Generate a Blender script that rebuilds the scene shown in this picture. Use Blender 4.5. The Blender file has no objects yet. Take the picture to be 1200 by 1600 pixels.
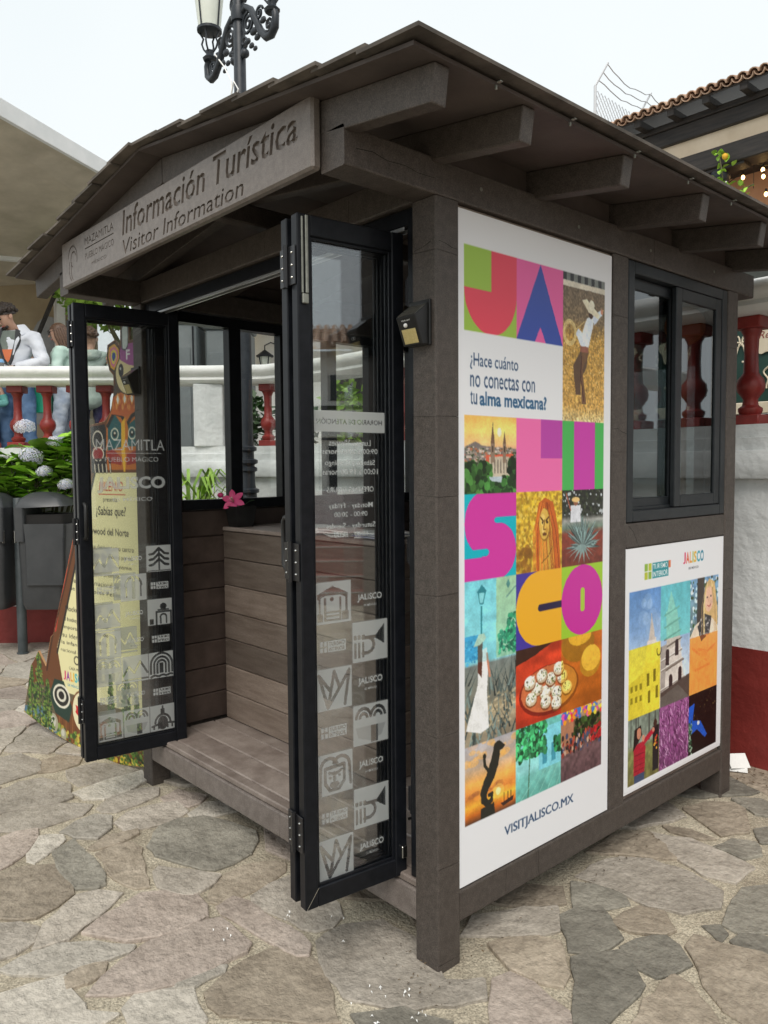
import bpy, bmesh, math, random
import numpy as np
from mathutils import Vector, Matrix

SC = bpy.context.scene
COL = SC.collection
RNG = random.Random(7)
NP = np.random.RandomState(11)
PI = math.pi

# ------------------------------------------------------------------ camera
CAM = Vector((1.6136, -1.6602, 1.5566))
_p, _y, _r, _f = -0.0555, 0.8388, -0.0076, 1217.9
_F = Vector((-math.sin(_y) * math.cos(_p), math.cos(_y) * math.cos(_p), math.sin(_p)))
_R = Vector((math.cos(_y), math.sin(_y), 0.0))
_U = _R.cross(_F)
_R2 = _R * math.cos(_r) + _U * math.sin(_r)
_U2 = -_R * math.sin(_r) + _U * math.cos(_r)
cam = bpy.data.cameras.new('camera')
camo = bpy.data.objects.new('camera', cam)
COL.objects.link(camo)
_m = Matrix((_R2, _U2, -_F)).transposed().to_4x4()
_m.translation = CAM
camo.matrix_world = _m
cam.sensor_fit = 'VERTICAL'
cam.sensor_height = 36.0
cam.lens = _f / 1600.0 * 36.0
cam.clip_start = 0.05
cam.clip_end = 400.0
SC.camera = camo

# ------------------------------------------------------------------ sky: bright overcast
world = bpy.data.worlds.new('World')
SC.world = world
world.use_nodes = True
nt = world.node_tree
nt.nodes.clear()
SUN_EL, SUN_AZ = math.radians(52), math.radians(138)     # azimuth clockwise from +Y
sky = nt.nodes.new('ShaderNodeTexSky')
sky.sky_type = 'NISHITA'
sky.sun_disc = False
sky.sun_elevation = SUN_EL
sky.sun_rotation = SUN_AZ
sky.dust_density = 4.0
sky.air_density = 1.0
b_sky = nt.nodes.new('ShaderNodeBackground')
b_sky.inputs['Strength'].default_value = 0.05
nt.links.new(sky.outputs[0], b_sky.inputs['Color'])
tc = nt.nodes.new('ShaderNodeTexCoord')
nz = nt.nodes.new('ShaderNodeTexNoise')
nz.inputs['Scale'].default_value = 1.6
nz.inputs['Detail'].default_value = 3.0
nt.links.new(tc.outputs['Generated'], nz.inputs['Vector'])
cr = nt.nodes.new('ShaderNodeValToRGB')
cr.color_ramp.elements[0].position = 0.25
cr.color_ramp.elements[0].color = (0.82, 0.885, 0.905, 1)
cr.color_ramp.elements[1].position = 0.75
cr.color_ramp.elements[1].color = (0.95, 0.985, 0.985, 1)
nt.links.new(nz.outputs['Fac'], cr.inputs['Fac'])
b_cl = nt.nodes.new('ShaderNodeBackground')
b_cl.inputs['Strength'].default_value = 0.70
nt.links.new(cr.outputs['Color'], b_cl.inputs['Color'])
addn = nt.nodes.new('ShaderNodeMixShader')
addn.inputs[0].default_value = 0.9
nt.links.new(b_sky.outputs[0], addn.inputs[1])
nt.links.new(b_cl.outputs[0], addn.inputs[2])
wo = nt.nodes.new('ShaderNodeOutputWorld')
nt.links.new(addn.outputs[0], wo.inputs['Surface'])

sun = bpy.data.lights.new('sun', 'SUN')
sun.energy = 1.5
sun.angle = math.radians(35)
sun.color = (1.0, 0.94, 0.87)
suno = bpy.data.objects.new('sun', sun)
COL.objects.link(suno)
_sd = Vector((math.sin(SUN_AZ) * math.cos(SUN_EL), math.cos(SUN_AZ) * math.cos(SUN_EL), math.sin(SUN_EL)))
suno.rotation_euler = (-_sd).to_track_quat('-Z', 'Y').to_euler()
suno.location = _sd * 30

SC.view_settings.view_transform = 'Standard'
SC.view_settings.look = 'None'
SC.view_settings.gamma = 1.0
SC.view_settings.exposure = 0.72
SC.view_settings.use_curve_mapping = False
SC.cycles.max_bounces = 10
SC.cycles.transparent_max_bounces = 24
SC.cycles.use_denoising = True

# ------------------------------------------------------------------ materials
def lin(c):
    c = np.asarray(c, float)
    return np.where(c <= 0.04045, c / 12.92, ((c + 0.055) / 1.055) ** 2.4)

def hexlin(r, g, b, k=1.0):
    return tuple(lin(np.array([r, g, b]) / 255.0) * k)

MATS = {}
def mat(name, c1, c2=None, scale=8.0, rough=0.6, bump=0.0, bscale=60.0, metal=0.0, stretch=(1, 1, 1), detail=5.0,
        c3=None, vary=0.0, spec=0.5, bdist=0.004, emit=None, lo=0.35, hi=0.65, fine=None):
    m = bpy.data.materials.new(name)
    m.use_nodes = True
    t = m.node_tree
    bs = t.nodes['Principled BSDF']
    bs.inputs['Roughness'].default_value = rough
    bs.inputs['Metallic'].default_value = metal
    bs.inputs['Specular IOR Level'].default_value = spec
    c1 = tuple(c1[:3])
    tcn = t.nodes.new('ShaderNodeTexCoord')
    mp = t.nodes.new('ShaderNodeMapping')
    mp.inputs['Scale'].default_value = stretch
    t.links.new(tcn.outputs['Object'], mp.inputs['Vector'])
    col = None
    if c2 is not None:
        n = t.nodes.new('ShaderNodeTexNoise')
        n.inputs['Scale'].default_value = scale
        n.inputs['Detail'].default_value = detail
        n.inputs['Roughness'].default_value = 0.6
        oi = t.nodes.new('ShaderNodeObjectInfo')
        va = t.nodes.new('ShaderNodeVectorMath')
        va.operation = 'MULTIPLY_ADD'
        va.inputs[1].default_value = (37.0, 19.0, 53.0)
        t.links.new(oi.outputs['Random'], va.inputs[0])
        t.links.new(mp.outputs['Vector'], va.inputs[2])
        t.links.new(va.outputs[0], n.inputs['Vector'])
        r = t.nodes.new('ShaderNodeValToRGB')
        r.color_ramp.elements[0].position = lo
        r.color_ramp.elements[0].color = (*c1, 1)
        r.color_ramp.elements[1].position = hi
        r.color_ramp.elements[1].color = (*c2[:3], 1)
        if c3 is not None:
            e = r.color_ramp.elements.new((lo + hi) / 2)
            e.color = (*c3[:3], 1)
        t.links.new(n.outputs['Fac'], r.inputs['Fac'])
        col = r.outputs['Color']
        if fine:
            n2 = t.nodes.new('ShaderNodeTexNoise')
            n2.inputs['Scale'].default_value = fine[0]
            n2.inputs['Detail'].default_value = 2.0
            t.links.new(va.outputs[0], n2.inputs['Vector'])
            mr = t.nodes.new('ShaderNodeMapRange')
            mr.inputs['From Min'].default_value = 0.3
            mr.inputs['From Max'].default_value = 0.7
            mr.inputs['To Min'].default_value = 1 - fine[1]
            mr.inputs['To Max'].default_value = 1 + fine[1]
            t.links.new(n2.outputs['Fac'], mr.inputs['Value'])
            mx = t.nodes.new('ShaderNodeVectorMath')
            mx.operation = 'SCALE'
            t.links.new(col, mx.inputs[0])
            t.links.new(mr.outputs[0], mx.inputs['Scale'])
            col = mx.outputs[0]
        if vary:
            hs = t.nodes.new('ShaderNodeHueSaturation')
            mr = t.nodes.new('ShaderNodeMapRange')
            mr.inputs['To Min'].default_value = 1 - vary
            mr.inputs['To Max'].default_value = 1 + vary
            t.links.new(oi.outputs['Random'], mr.inputs['Value'])
            t.links.new(mr.outputs[0], hs.inputs['Value'])
            t.links.new(col, hs.inputs['Color'])
            col = hs.outputs['Color']
        t.links.new(col, bs.inputs['Base Color'])
    else:
        bs.inputs['Base Color'].default_value = (*c1, 1)
    if bump:
        n = t.nodes.new('ShaderNodeTexNoise')
        n.inputs['Scale'].default_value = bscale
        n.inputs['Detail'].default_value = 4.0
        t.links.new(mp.outputs['Vector'], n.inputs['Vector'])
        bn = t.nodes.new('ShaderNodeBump')
        bn.inputs['Strength'].default_value = bump
        bn.inputs['Distance'].default_value = bdist
        t.links.new(n.outputs['Fac'], bn.inputs['Height'])
        t.links.new(bn.outputs['Normal'], bs.inputs['Normal'])
    if emit:
        bs.inputs['Emission Color'].default_value = (*emit[:3], 1)
        bs.inputs['Emission Strength'].default_value = emit[3]
    MATS[name] = m
    return m

def glass_mat(name, tint, gloss_rough=0.0, ior=1.8):
    m = bpy.data.materials.new(name)
    m.use_nodes = True
    t = m.node_tree
    t.nodes.clear()
    tr = t.nodes.new('ShaderNodeBsdfTransparent')
    tr.inputs['Color'].default_value = (*tint, 1)
    gl = t.nodes.new('ShaderNodeBsdfGlossy')
    gl.inputs['Roughness'].default_value = gloss_rough
    gl.inputs['Color'].default_value = (0.95, 0.97, 1.0, 1)
    fr = t.nodes.new('ShaderNodeFresnel')
    # a thin sheet: both faces reflect alike, so undo the node's inversion on back faces
    ge = t.nodes.new('ShaderNodeNewGeometry')
    mi = t.nodes.new('ShaderNodeMix')
    mi.inputs['A'].default_value = ior
    mi.inputs['B'].default_value = 1.0 / ior
    t.links.new(ge.outputs['Backfacing'], mi.inputs['Factor'])
    t.links.new(mi.outputs['Result'], fr.inputs['IOR'])
    mx = t.nodes.new('ShaderNodeMixShader')
    t.links.new(fr.outputs[0], mx.inputs[0])
    t.links.new(tr.outputs[0], mx.inputs[1])
    t.links.new(gl.outputs[0], mx.inputs[2])
    o = t.nodes.new('ShaderNodeOutputMaterial')
    t.links.new(mx.outputs[0], o.inputs['Surface'])
    MATS[name] = m
    return m

def print_mat(name, rough=0.4, spec=0.4):
    m = bpy.data.materials.new(name)
    m.use_nodes = True
    t = m.node_tree
    bs = t.nodes['Principled BSDF']
    at = t.nodes.new('ShaderNodeAttribute')
    at.attribute_name = 'Col'
    t.links.new(at.outputs['Color'], bs.inputs['Base Color'])
    bs.inputs['Roughness'].default_value = rough
    bs.inputs['Specular IOR Level'].default_value = spec
    MATS[name] = m
    return m

def film_mat(name):
    m = bpy.data.materials.new(name)
    m.use_nodes = True
    t = m.node_tree
    t.nodes.clear()
    at = t.nodes.new('ShaderNodeAttribute')
    at.attribute_name = 'Col'
    df = t.nodes.new('ShaderNodeBsdfDiffuse')
    df.inputs['Color'].default_value = (0.56, 0.58, 0.57, 1)
    tl = t.nodes.new('ShaderNodeBsdfTranslucent')
    tl.inputs['Color'].default_value = (0.56, 0.58, 0.57, 1)
    m0 = t.nodes.new('ShaderNodeMixShader')
    m0.inputs[0].default_value = 0.45
    t.links.new(df.outputs[0], m0.inputs[1])
    t.links.new(tl.outputs[0], m0.inputs[2])
    tr = t.nodes.new('ShaderNodeBsdfTransparent')
    mx = t.nodes.new('ShaderNodeMixShader')
    t.links.new(at.outputs['Fac'], mx.inputs[0])
    t.links.new(tr.outputs[0], mx.inputs[1])
    t.links.new(m0.outputs[0], mx.inputs[2])
    o = t.nodes.new('ShaderNodeOutputMaterial')
    t.links.new(mx.outputs[0], o.inputs['Surface'])
    MATS[name] = m
    return m

lumber = mat('grey_brown_plastic_lumber', (0.052, 0.042, 0.0355), (0.074, 0.061, 0.052), scale=40, rough=0.58, bump=0.5, bscale=160,
             bdist=0.002, vary=0.08, fine=(300, 0.42))
lumber_sign = mat('sign_board_lumber', (0.125, 0.104, 0.09), (0.17, 0.145, 0.127), scale=40, rough=0.42, bump=0.4, bscale=120, bdist=0.002,
                  fine=(380, 0.22), spec=0.6)
lumber_warm = mat('warm_brown_planks', (0.135, 0.102, 0.08), (0.195, 0.155, 0.126), scale=14, rough=0.5, bump=0.3, bscale=70, bdist=0.002,
                  vary=0.36, fine=(200, 0.2), stretch=(.35, 1, 3))
lining_m = mat('shade_darkened_lining_planks', (0.045, 0.03, 0.024), (0.075, 0.053, 0.043), scale=9, rough=0.5, bump=0.3, bscale=70, bdist=0.002, vary=0.2)  # brown planks darkened so the backlit wall's shade sits in the colour
lumber_floor = mat('worn_floor_planks', (0.16, 0.128, 0.11), (0.27, 0.228, 0.2), scale=7, rough=0.45, bump=0.3, bscale=60, bdist=0.002,
                   vary=0.14, fine=(160, 0.12))
lumber_beam = mat('light_worn_beam', (0.125, 0.105, 0.093), (0.175, 0.15, 0.135), scale=30, rough=0.5, bump=0.4, bscale=150, bdist=0.002, fine=(300, 0.32))
soffit = mat('brown_sheathing_board', (0.055, 0.042, 0.036), (0.088, 0.069, 0.06), scale=5, rough=0.6, bump=0.2, bscale=60)
shingle = mat('weathered_roof_boards', (0.06, 0.05, 0.04), (0.125, 0.105, 0.086), scale=10, rough=0.8, bump=0.5, bscale=60, vary=0.25)
dark_core = mat('dark_joint', (0.012, 0.011, 0.01), rough=0.9)
alu = mat('black_anodised_aluminium', (0.005, 0.006, 0.008), (0.009, 0.010, 0.013), scale=30, rough=0.36, spec=0.22)
alu_grey = mat('charcoal_window_frame', (0.014, 0.017, 0.02), (0.021, 0.024, 0.027), scale=30, rough=0.4, spec=0.3)
track = mat('bare_aluminium_track', (0.55, 0.56, 0.56), rough=0.3, metal=0.8)
bolt_m = mat('dull_zinc', (0.2, 0.21, 0.18), (0.28, 0.285, 0.25), scale=40, rough=0.45, metal=0.6)
steel = mat('bright_steel', (0.6, 0.6, 0.58), rough=0.25, metal=1.0)
hinge_m = mat('dark_hinge_steel', (0.02, 0.02, 0.022), rough=0.3, metal=0.3)
glass = glass_mat('clear_glass', (0.975, 0.985, 0.98))
glass_dark = glass_mat('grey_tinted_glass', (0.42, 0.46, 0.46))
printed = print_mat('printed_vinyl')
card = print_mat('printed_card', 0.5)
film = film_mat('frosted_film')
white_board = mat('white_pvc_board', (0.78, 0.78, 0.79), rough=0.5)
black_plastic = mat('black_plastic', (0.010, 0.010, 0.010), (0.018, 0.018, 0.018), scale=20, rough=0.42, spec=0.35)
solar_m = mat('dark_solar_cell', (0.05, 0.05, 0.045), (0.09, 0.085, 0.07), scale=30, rough=0.2)
led_m = mat('yellow_led_panel', (0.50, 0.40, 0.16), (0.58, 0.48, 0.22), scale=60, rough=0.4)
white_plastic = mat('white_plastic', (0.8, 0.8, 0.78), rough=0.4)
wallw = mat('rough_white_limewash', (0.5, 0.52, 0.515), (0.78, 0.795, 0.79), scale=1.5, rough=0.85, bump=0.7, bscale=22, bdist=0.012)
wallred = mat('oxblood_wall_paint', (0.16, 0.016, 0.012), (0.23, 0.026, 0.02), scale=3, rough=0.6, bump=0.6, bscale=22, bdist=0.01)
balred = mat('red_baluster_paint', (0.17, 0.013, 0.010), (0.27, 0.027, 0.021), scale=9, rough=0.45, bump=0.3, bscale=40, vary=0.15)
railw = mat('cream_rail_paint', (0.7, 0.71, 0.68), (0.8, 0.8, 0.78), scale=6, rough=0.7, bump=0.5, bscale=18, bdist=0.01)
mortar = mat('sandy_mortar', (0.29, 0.25, 0.185), (0.47, 0.42, 0.32), scale=5, rough=0.95, bump=1.0, bscale=70, bdist=0.01, fine=(170, 0.4))
terr = mat('terrace_concrete', (0.3, 0.29, 0.27), (0.4, 0.385, 0.36), scale=4, rough=0.9)
STONES = []
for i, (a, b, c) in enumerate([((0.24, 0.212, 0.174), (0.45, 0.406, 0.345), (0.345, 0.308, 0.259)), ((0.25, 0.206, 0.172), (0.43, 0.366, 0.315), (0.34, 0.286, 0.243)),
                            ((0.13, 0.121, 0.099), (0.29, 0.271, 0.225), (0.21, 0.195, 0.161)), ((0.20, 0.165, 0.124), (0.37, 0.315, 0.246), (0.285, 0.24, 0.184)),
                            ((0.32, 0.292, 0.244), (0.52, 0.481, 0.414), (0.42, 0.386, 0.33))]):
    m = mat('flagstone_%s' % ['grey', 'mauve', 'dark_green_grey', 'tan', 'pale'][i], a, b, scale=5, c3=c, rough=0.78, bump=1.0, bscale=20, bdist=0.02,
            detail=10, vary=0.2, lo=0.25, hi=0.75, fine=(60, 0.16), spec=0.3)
    t = m.node_tree
    bs = t.nodes['Principled BSDF']
    bn = [n for n in t.nodes if n.bl_idname == 'ShaderNodeBump'][0]
    b2 = t.nodes.new('ShaderNodeBump'); b2.inputs['Strength'].default_value = 0.7; b2.inputs['Distance'].default_value = 0.005
    n2 = t.nodes.new('ShaderNodeTexNoise'); n2.inputs['Scale'].default_value = 130; n2.inputs['Detail'].default_value = 6
    gm = [n for n in t.nodes if n.bl_idname == 'ShaderNodeMapping'][0]
    t.links.new(gm.outputs[0], n2.inputs['Vector']); t.links.new(n2.outputs['Fac'], b2.inputs['Height'])
    t.links.new(bn.outputs['Normal'], b2.inputs['Normal']); t.links.new(b2.outputs['Normal'], bs.inputs['Normal'])
    STONES.append(m)
iron = mat('dark_cast_iron', (0.014, 0.018, 0.024), (0.028, 0.034, 0.042), scale=15, rough=0.42, spec=0.4)
lampglass = mat('milky_lamp_glass', (0.62, 0.66, 0.58), (0.72, 0.75, 0.68), scale=5, rough=0.3)
binm = mat('dark_grey_bin_plastic', (0.036, 0.039, 0.042), (0.05, 0.053, 0.056), scale=6, rough=0.4)
steelgrey = mat('painted_grey_steel', (0.035, 0.045, 0.048), (0.06, 0.072, 0.075), scale=8, rough=0.5)
leaf_m = mat('hydrangea_leaf_green', (0.17, 0.36, 0.03), (0.34, 0.58, 0.07), scale=14, rough=0.45, vary=0.35)
leaf_dark = mat('dark_leaf_green', (0.02, 0.06, 0.015), (0.05, 0.115, 0.025), scale=10, rough=0.5, vary=0.3)
leaf_lime = mat('lime_leaf_green', (0.16, 0.3, 0.03), (0.28, 0.45, 0.06), scale=10, rough=0.5, vary=0.3)
stem_m = mat('green_brown_stem', (0.09, 0.1, 0.04), (0.14, 0.13, 0.06), scale=10, rough=0.7)
floret = mat('pale_hydrangea_floret', (0.66, 0.62, 0.62), (0.86, 0.83, 0.78), scale=26, rough=0.7, c3=(0.56, 0.6, 0.76))
canvas_m = mat('beige_tent_canvas', (0.42, 0.375, 0.295), (0.56, 0.505, 0.405), scale=2.2, rough=0.8, bump=0.15, bscale=9, bdist=0.02)
canvas_wall = mat('tan_tent_wall', (0.27, 0.21, 0.13), (0.38, 0.31, 0.2), scale=1.5, rough=0.8)
alu_white = mat('white_aluminium_profile', (0.72, 0.74, 0.74), (0.8, 0.81, 0.81), scale=5, rough=0.4)
tilem = mat('clay_roof_tile', (0.38, 0.22, 0.14), (0.56, 0.4, 0.29), scale=8, rough=0.8, vary=0.25)
darkwood = mat('dark_stained_timber', (0.012, 0.010, 0.009), (0.035, 0.028, 0.024), scale=6, rough=0.6, stretch=(0.4, 4, 4), bump=0.3, bscale=30)
stucco = mat('cream_stucco', (0.56, 0.46, 0.34), (0.66, 0.56, 0.43), scale=2, rough=0.9)
terracotta = mat('terracotta_wall', (0.52, 0.27, 0.155), (0.62, 0.35, 0.22), scale=1.5, rough=0.9)
housew = mat('white_house_wall', (0.7, 0.69, 0.66), (0.78, 0.77, 0.74), scale=2, rough=0.9)
bulb_m = mat('lit_bulb', (1, 0.7, 0.35), rough=0.3, emit=(1.0, 0.62, 0.22, 6.0))
bulb_cap = mat('black_bulb_socket', (0.01, 0.01, 0.01), rough=0.5)
yellow_lit = mat('lit_yellow_lamp', (1, 0.7, 0.1), rough=0.4, emit=(1.0, 0.62, 0.05, 2.2))
skin_m = mat('skin', (0.52, 0.3, 0.21), (0.58, 0.35, 0.25), scale=12, rough=0.5)
pink_m = mat('hot_pink_petal', (0.62, 0.025, 0.15), (0.74, 0.08, 0.26), scale=20, rough=0.5)
green_booth = mat('dark_green_board', (0.006, 0.035, 0.026), (0.012, 0.05, 0.038), scale=4, rough=0.5)
cream_m = mat('cream_trim', (0.6, 0.52, 0.38), (0.68, 0.6, 0.46), scale=6, rough=0.6)
orange_m = mat('orange_plastic', (0.75, 0.22, 0.05), (0.8, 0.26, 0.07), scale=6, rough=0.4)
polem = mat('varnished_pole', (0.38, 0.2, 0.08), (0.45, 0.26, 0.12), scale=6, rough=0.4)
paperw = mat('white_paper', (0.74, 0.74, 0.71), (0.82, 0.82, 0.8), scale=10, rough=0.7)
paperb = mat('blue_grey_brochure', (0.12, 0.14, 0.3), (0.5, 0.5, 0.55), scale=30, rough=0.4)
galv = mat('galvanised_wire', (0.5, 0.52, 0.54), rough=0.5, metal=0.3)
cabm = mat('grey_cabinet_plastic', (0.13, 0.15, 0.155), (0.17, 0.19, 0.195), scale=4, rough=0.5)
vinyl_win = mat('grey_clear_vinyl', (0.22, 0.22, 0.22), (0.3, 0.3, 0.3), scale=5, rough=0.25)
winblack = mat('dark_window_glass', (0.02, 0.022, 0.026), rough=0.12)
stairred = mat('red_stair_paint', (0.21, 0.035, 0.03), (0.27, 0.05, 0.04), scale=4, rough=0.6)
bannerpink = mat('pink_banner_cloth', (0.6, 0.06, 0.22), (0.75, 0.3, 0.12), scale=2.2, rough=0.7)

# ------------------------------------------------------------------ mesh building
class MB:
    def __init__(self):
        self.v, self.f, self.mi = [], [], []
        self.cur = 0
    def add(self, vs, fs):
        o = len(self.v)
        self.v.extend([tuple(p) for p in vs])
        self.f.extend([tuple(o + i for i in f) for f in fs])
        self.mi.extend([self.cur] * len(fs))
        return self
    def box(self, x0, x1, y0, y1, z0, z1, b=0.004, M=None):
        if x0 > x1: x0, x1 = x1, x0
        if y0 > y1: y0, y1 = y1, y0
        if z0 > z1: z0, z1 = z1, z0
        cx, cy, cz = (x0 + x1) / 2, (y0 + y1) / 2, (z0 + z1) / 2
        hx, hy, hz = (x1 - x0) / 2, (y1 - y0) / 2, (z1 - z0) / 2
        b = min(b, hx * .45, hy * .45, hz * .45)
        vs, fs = [], []
        S = [(sx, sy, sz) for sx in (-1, 1) for sy in (-1, 1) for sz in (-1, 1)]
        if b <= 0:
            vs = [Vector((cx + s[0] * hx, cy + s[1] * hy, cz + s[2] * hz)) for s in S]
            fs = [(0, 1, 3, 2), (4, 6, 7, 5), (0, 4, 5, 1), (2, 3, 7, 6), (0, 2, 6, 4), (1, 5, 7, 3)]
        else:
            ix = {}
            for s in S:
                for a in range(3):
                    p = [s[0] * (hx - b), s[1] * (hy - b), s[2] * (hz - b)]
                    p[a] = s[a] * (hx, hy, hz)[a]
                    ix[(s, a)] = len(vs)
                    vs.append(Vector((cx + p[0], cy + p[1], cz + p[2])))
            for a in range(3):
                o1, o2 = [(1, 2), (0, 2), (0, 1)][a]
                for sg in (-1, 1):
                    q = []
                    for u, w in ((-1, -1), (1, -1), (1, 1), (-1, 1)):
                        s = [0, 0, 0]; s[a] = sg; s[o1] = u; s[o2] = w
                        q.append(ix[(tuple(s), a)])
                    fs.append(tuple(q))
            for a in range(3):
                o1, o2 = [(1, 2), (0, 2), (0, 1)][a]
                for u in (-1, 1):
                    for w in (-1, 1):
                        s1 = [0, 0, 0]; s1[a] = -1; s1[o1] = u; s1[o2] = w
                        s2 = list(s1); s2[a] = 1
                        s1, s2 = tuple(s1), tuple(s2)
                        fs.append((ix[(s1, o1)], ix[(s2, o1)], ix[(s2, o2)], ix[(s1, o2)]))
            for s in S:
                fs.append((ix[(s, 0)], ix[(s, 1)], ix[(s, 2)]))
        if M is not None:
            vs = [M @ p for p in vs]
        return self.add(vs, fs)
    def prism(self, pts, fn, t0, t1):
        n = len(pts)
        vs = [fn(p[0], p[1], t0) for p in pts] + [fn(p[0], p[1], t1) for p in pts]
        fs = [tuple(range(n)), tuple(range(2 * n - 1, n - 1, -1))]
        fs += [(i, (i + 1) % n, n + (i + 1) % n, n + i) for i in range(n)]
        return self.add(vs, fs)
    def lathe(self, prof, c, n=16, axis=None, M=None, cap=True):
        vs, fs = [], []
        for r, z in prof:
            for k in range(n):
                a = 2 * PI * k / n
                vs.append(Vector((r * math.cos(a), r * math.sin(a), z)))
        for i in range(len(prof) - 1):
            for k in range(n):
                k2 = (k + 1) % n
                fs.append((i * n + k, i * n + k2, (i + 1) * n + k2, (i + 1) * n + k))
        if cap:
            fs.append(tuple(range(n - 1, -1, -1)))
            fs.append(tuple((len(prof) - 1) * n + k for k in range(n)))
        c = Vector(c)
        vs = [((M @ p) if M is not None else p) + c for p in vs]
        return self.add(vs, fs)
    def tube(self, path, r, n=6, cap=True):
        P = [Vector(p) for p in path]
        R = r if isinstance(r, (list, tuple)) else [r] * len(P)
        vs, fs = [], []
        up = None
        for i, p in enumerate(P):
            d = (P[min(i + 1, len(P) - 1)] - P[max(i - 1, 0)])
            d = d.normalized() if d.length > 1e-9 else Vector((0, 0, 1))
            if up is None:
                up = Vector((0, 0, 1)) if abs(d.z) < 0.9 else Vector((1, 0, 0))
            a = d.cross(up)
            if a.length < 1e-6:
                a = d.cross(Vector((0.3, 1, 0.2)))
            a.normalize()
            b = a.cross(d).normalized()
            up = b
            for k in range(n):
                t = 2 * PI * k / n
                vs.append(p + a * (R[i] * math.cos(t)) + b * (R[i] * math.sin(t)))
        for i in range(len(P) - 1):
            for k in range(n):
                k2 = (k + 1) % n
                fs.append((i * n + k, i * n + k2, (i + 1) * n + k2, (i + 1) * n + k))
        if cap:
            fs.append(tuple(range(n - 1, -1, -1)))
            fs.append(tuple((len(P) - 1) * n + k for k in range(n)))
        return self.add(vs, fs)
    def ball(self, c, r, n=10, m=7, sc=(1, 1, 1)):
        prof = [(max(1e-4, r * math.sin(PI * i / m)), -r * math.cos(PI * i / m)) for i in range(m + 1)]
        M = Matrix.Diagonal((sc[0], sc[1], sc[2]))
        return self.lathe(prof, c, n, M=M, cap=False)
    def build(self, name, m, parent=None, smooth=None):
        me = bpy.data.meshes.new(name)
        vs = self.v
        if parent is not None:
            inv = WORLD[parent.name].inverted()
            vs = [inv @ Vector(p) for p in vs]
        me.from_pydata([tuple(p) for p in vs], [], self.f)
        ms = m if isinstance(m, (list, tuple)) else [m]
        for q in ms:
            me.materials.append(q)
        if len(ms) > 1:
            me.polygons.foreach_set('material_index', self.mi)
        bm = bmesh.new(); bm.from_mesh(me)
        bmesh.ops.recalc_face_normals(bm, faces=bm.faces)
        bm.to_mesh(me); bm.free()
        if smooth is not None:
            me.polygons.foreach_set('use_smooth', [True] * len(me.polygons))
            me.set_sharp_from_angle(angle=math.radians(smooth))
        me.update()
        o = bpy.data.objects.new(name, me)
        COL.objects.link(o)
        if parent is not None:
            o.parent = parent
            WORLD[o.name] = WORLD[parent.name].copy()
        else:
            WORLD[o.name] = Matrix.Identity(4)
        return o

WORLD = {}
def tag(o, label=None, cat=None, group=None, kind=None):
    if label: o['label'] = label
    if cat: o['category'] = cat
    if group: o['group'] = group
    if kind: o['kind'] = kind
    return o
def thing(name, label, cat, loc=(0, 0, 0), rotz=0.0, group=None):
    o = bpy.data.objects.new(name, None)
    o.empty_display_size = 0.1
    COL.objects.link(o)
    o.location = loc
    o.rotation_euler = (0, 0, rotz)
    WORLD[o.name] = Matrix.Translation(Vector(loc)) @ Matrix.Rotation(rotz, 4, 'Z')
    return tag(o, label, cat, group)
def copy_tree(o, loc=None, rotz=None, parent=None):
    c = o.copy()
    COL.objects.link(c)
    if parent is not None:
        c.parent = parent
    if loc is not None:
        c.location = loc
    if rotz is not None:
        c.rotation_euler = (0, 0, rotz)
    for ch in list(o.children):
        copy_tree(ch, parent=c)
    return c
def instance(name, me, parent, M):
    o = bpy.data.objects.new(name, me)
    COL.objects.link(o)
    o.parent = parent
    o.matrix_local = WORLD[parent.name].inverted() @ M
    WORLD[o.name] = WORLD[parent.name].copy()
    return o
def fast_grid(name, m, parent, P, colors):
    """P: (ny,nx,3) points, colors (ny,nx,3) linear"""
    ny, nx, _ = P.shape
    pts = P.reshape(-1, 3)
    if parent is not None:
        inv = np.array(WORLD[parent.name].inverted())
        pts = pts @ inv[:3, :3].T + inv[:3, 3]
    me = bpy.data.meshes.new(name)
    me.vertices.add(nx * ny)
    me.vertices.foreach_set('co', pts.astype(np.float32).ravel())
    i = np.arange((ny - 1) * (nx - 1))
    r, c = i // (nx - 1), i % (nx - 1)
    a = r * nx + c
    q = np.stack([a, a + nx, a + nx + 1, a + 1], 1).astype(np.int32)
    me.loops.add(q.size)
    me.loops.foreach_set('vertex_index', q.ravel())
    me.polygons.add(len(q))
    me.polygons.foreach_set('loop_start', np.arange(0, q.size, 4, dtype=np.int32))
    me.polygons.foreach_set('loop_total', np.full(len(q), 4, dtype=np.int32))
    me.update(calc_edges=True)
    at = me.color_attributes.new('Col', 'FLOAT_COLOR', 'POINT')
    cc = np.ones((nx * ny, 4), np.float32)
    cc[:, :3] = colors.reshape(-1, 3)
    at.data.foreach_set('color', cc.ravel())
    me.materials.append(m)
    o = bpy.data.objects.new(name, me)
    COL.objects.link(o)
    if parent is not None:
        o.parent = parent
        WORLD[o.name] = WORLD[parent.name].copy()
    return o

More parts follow.
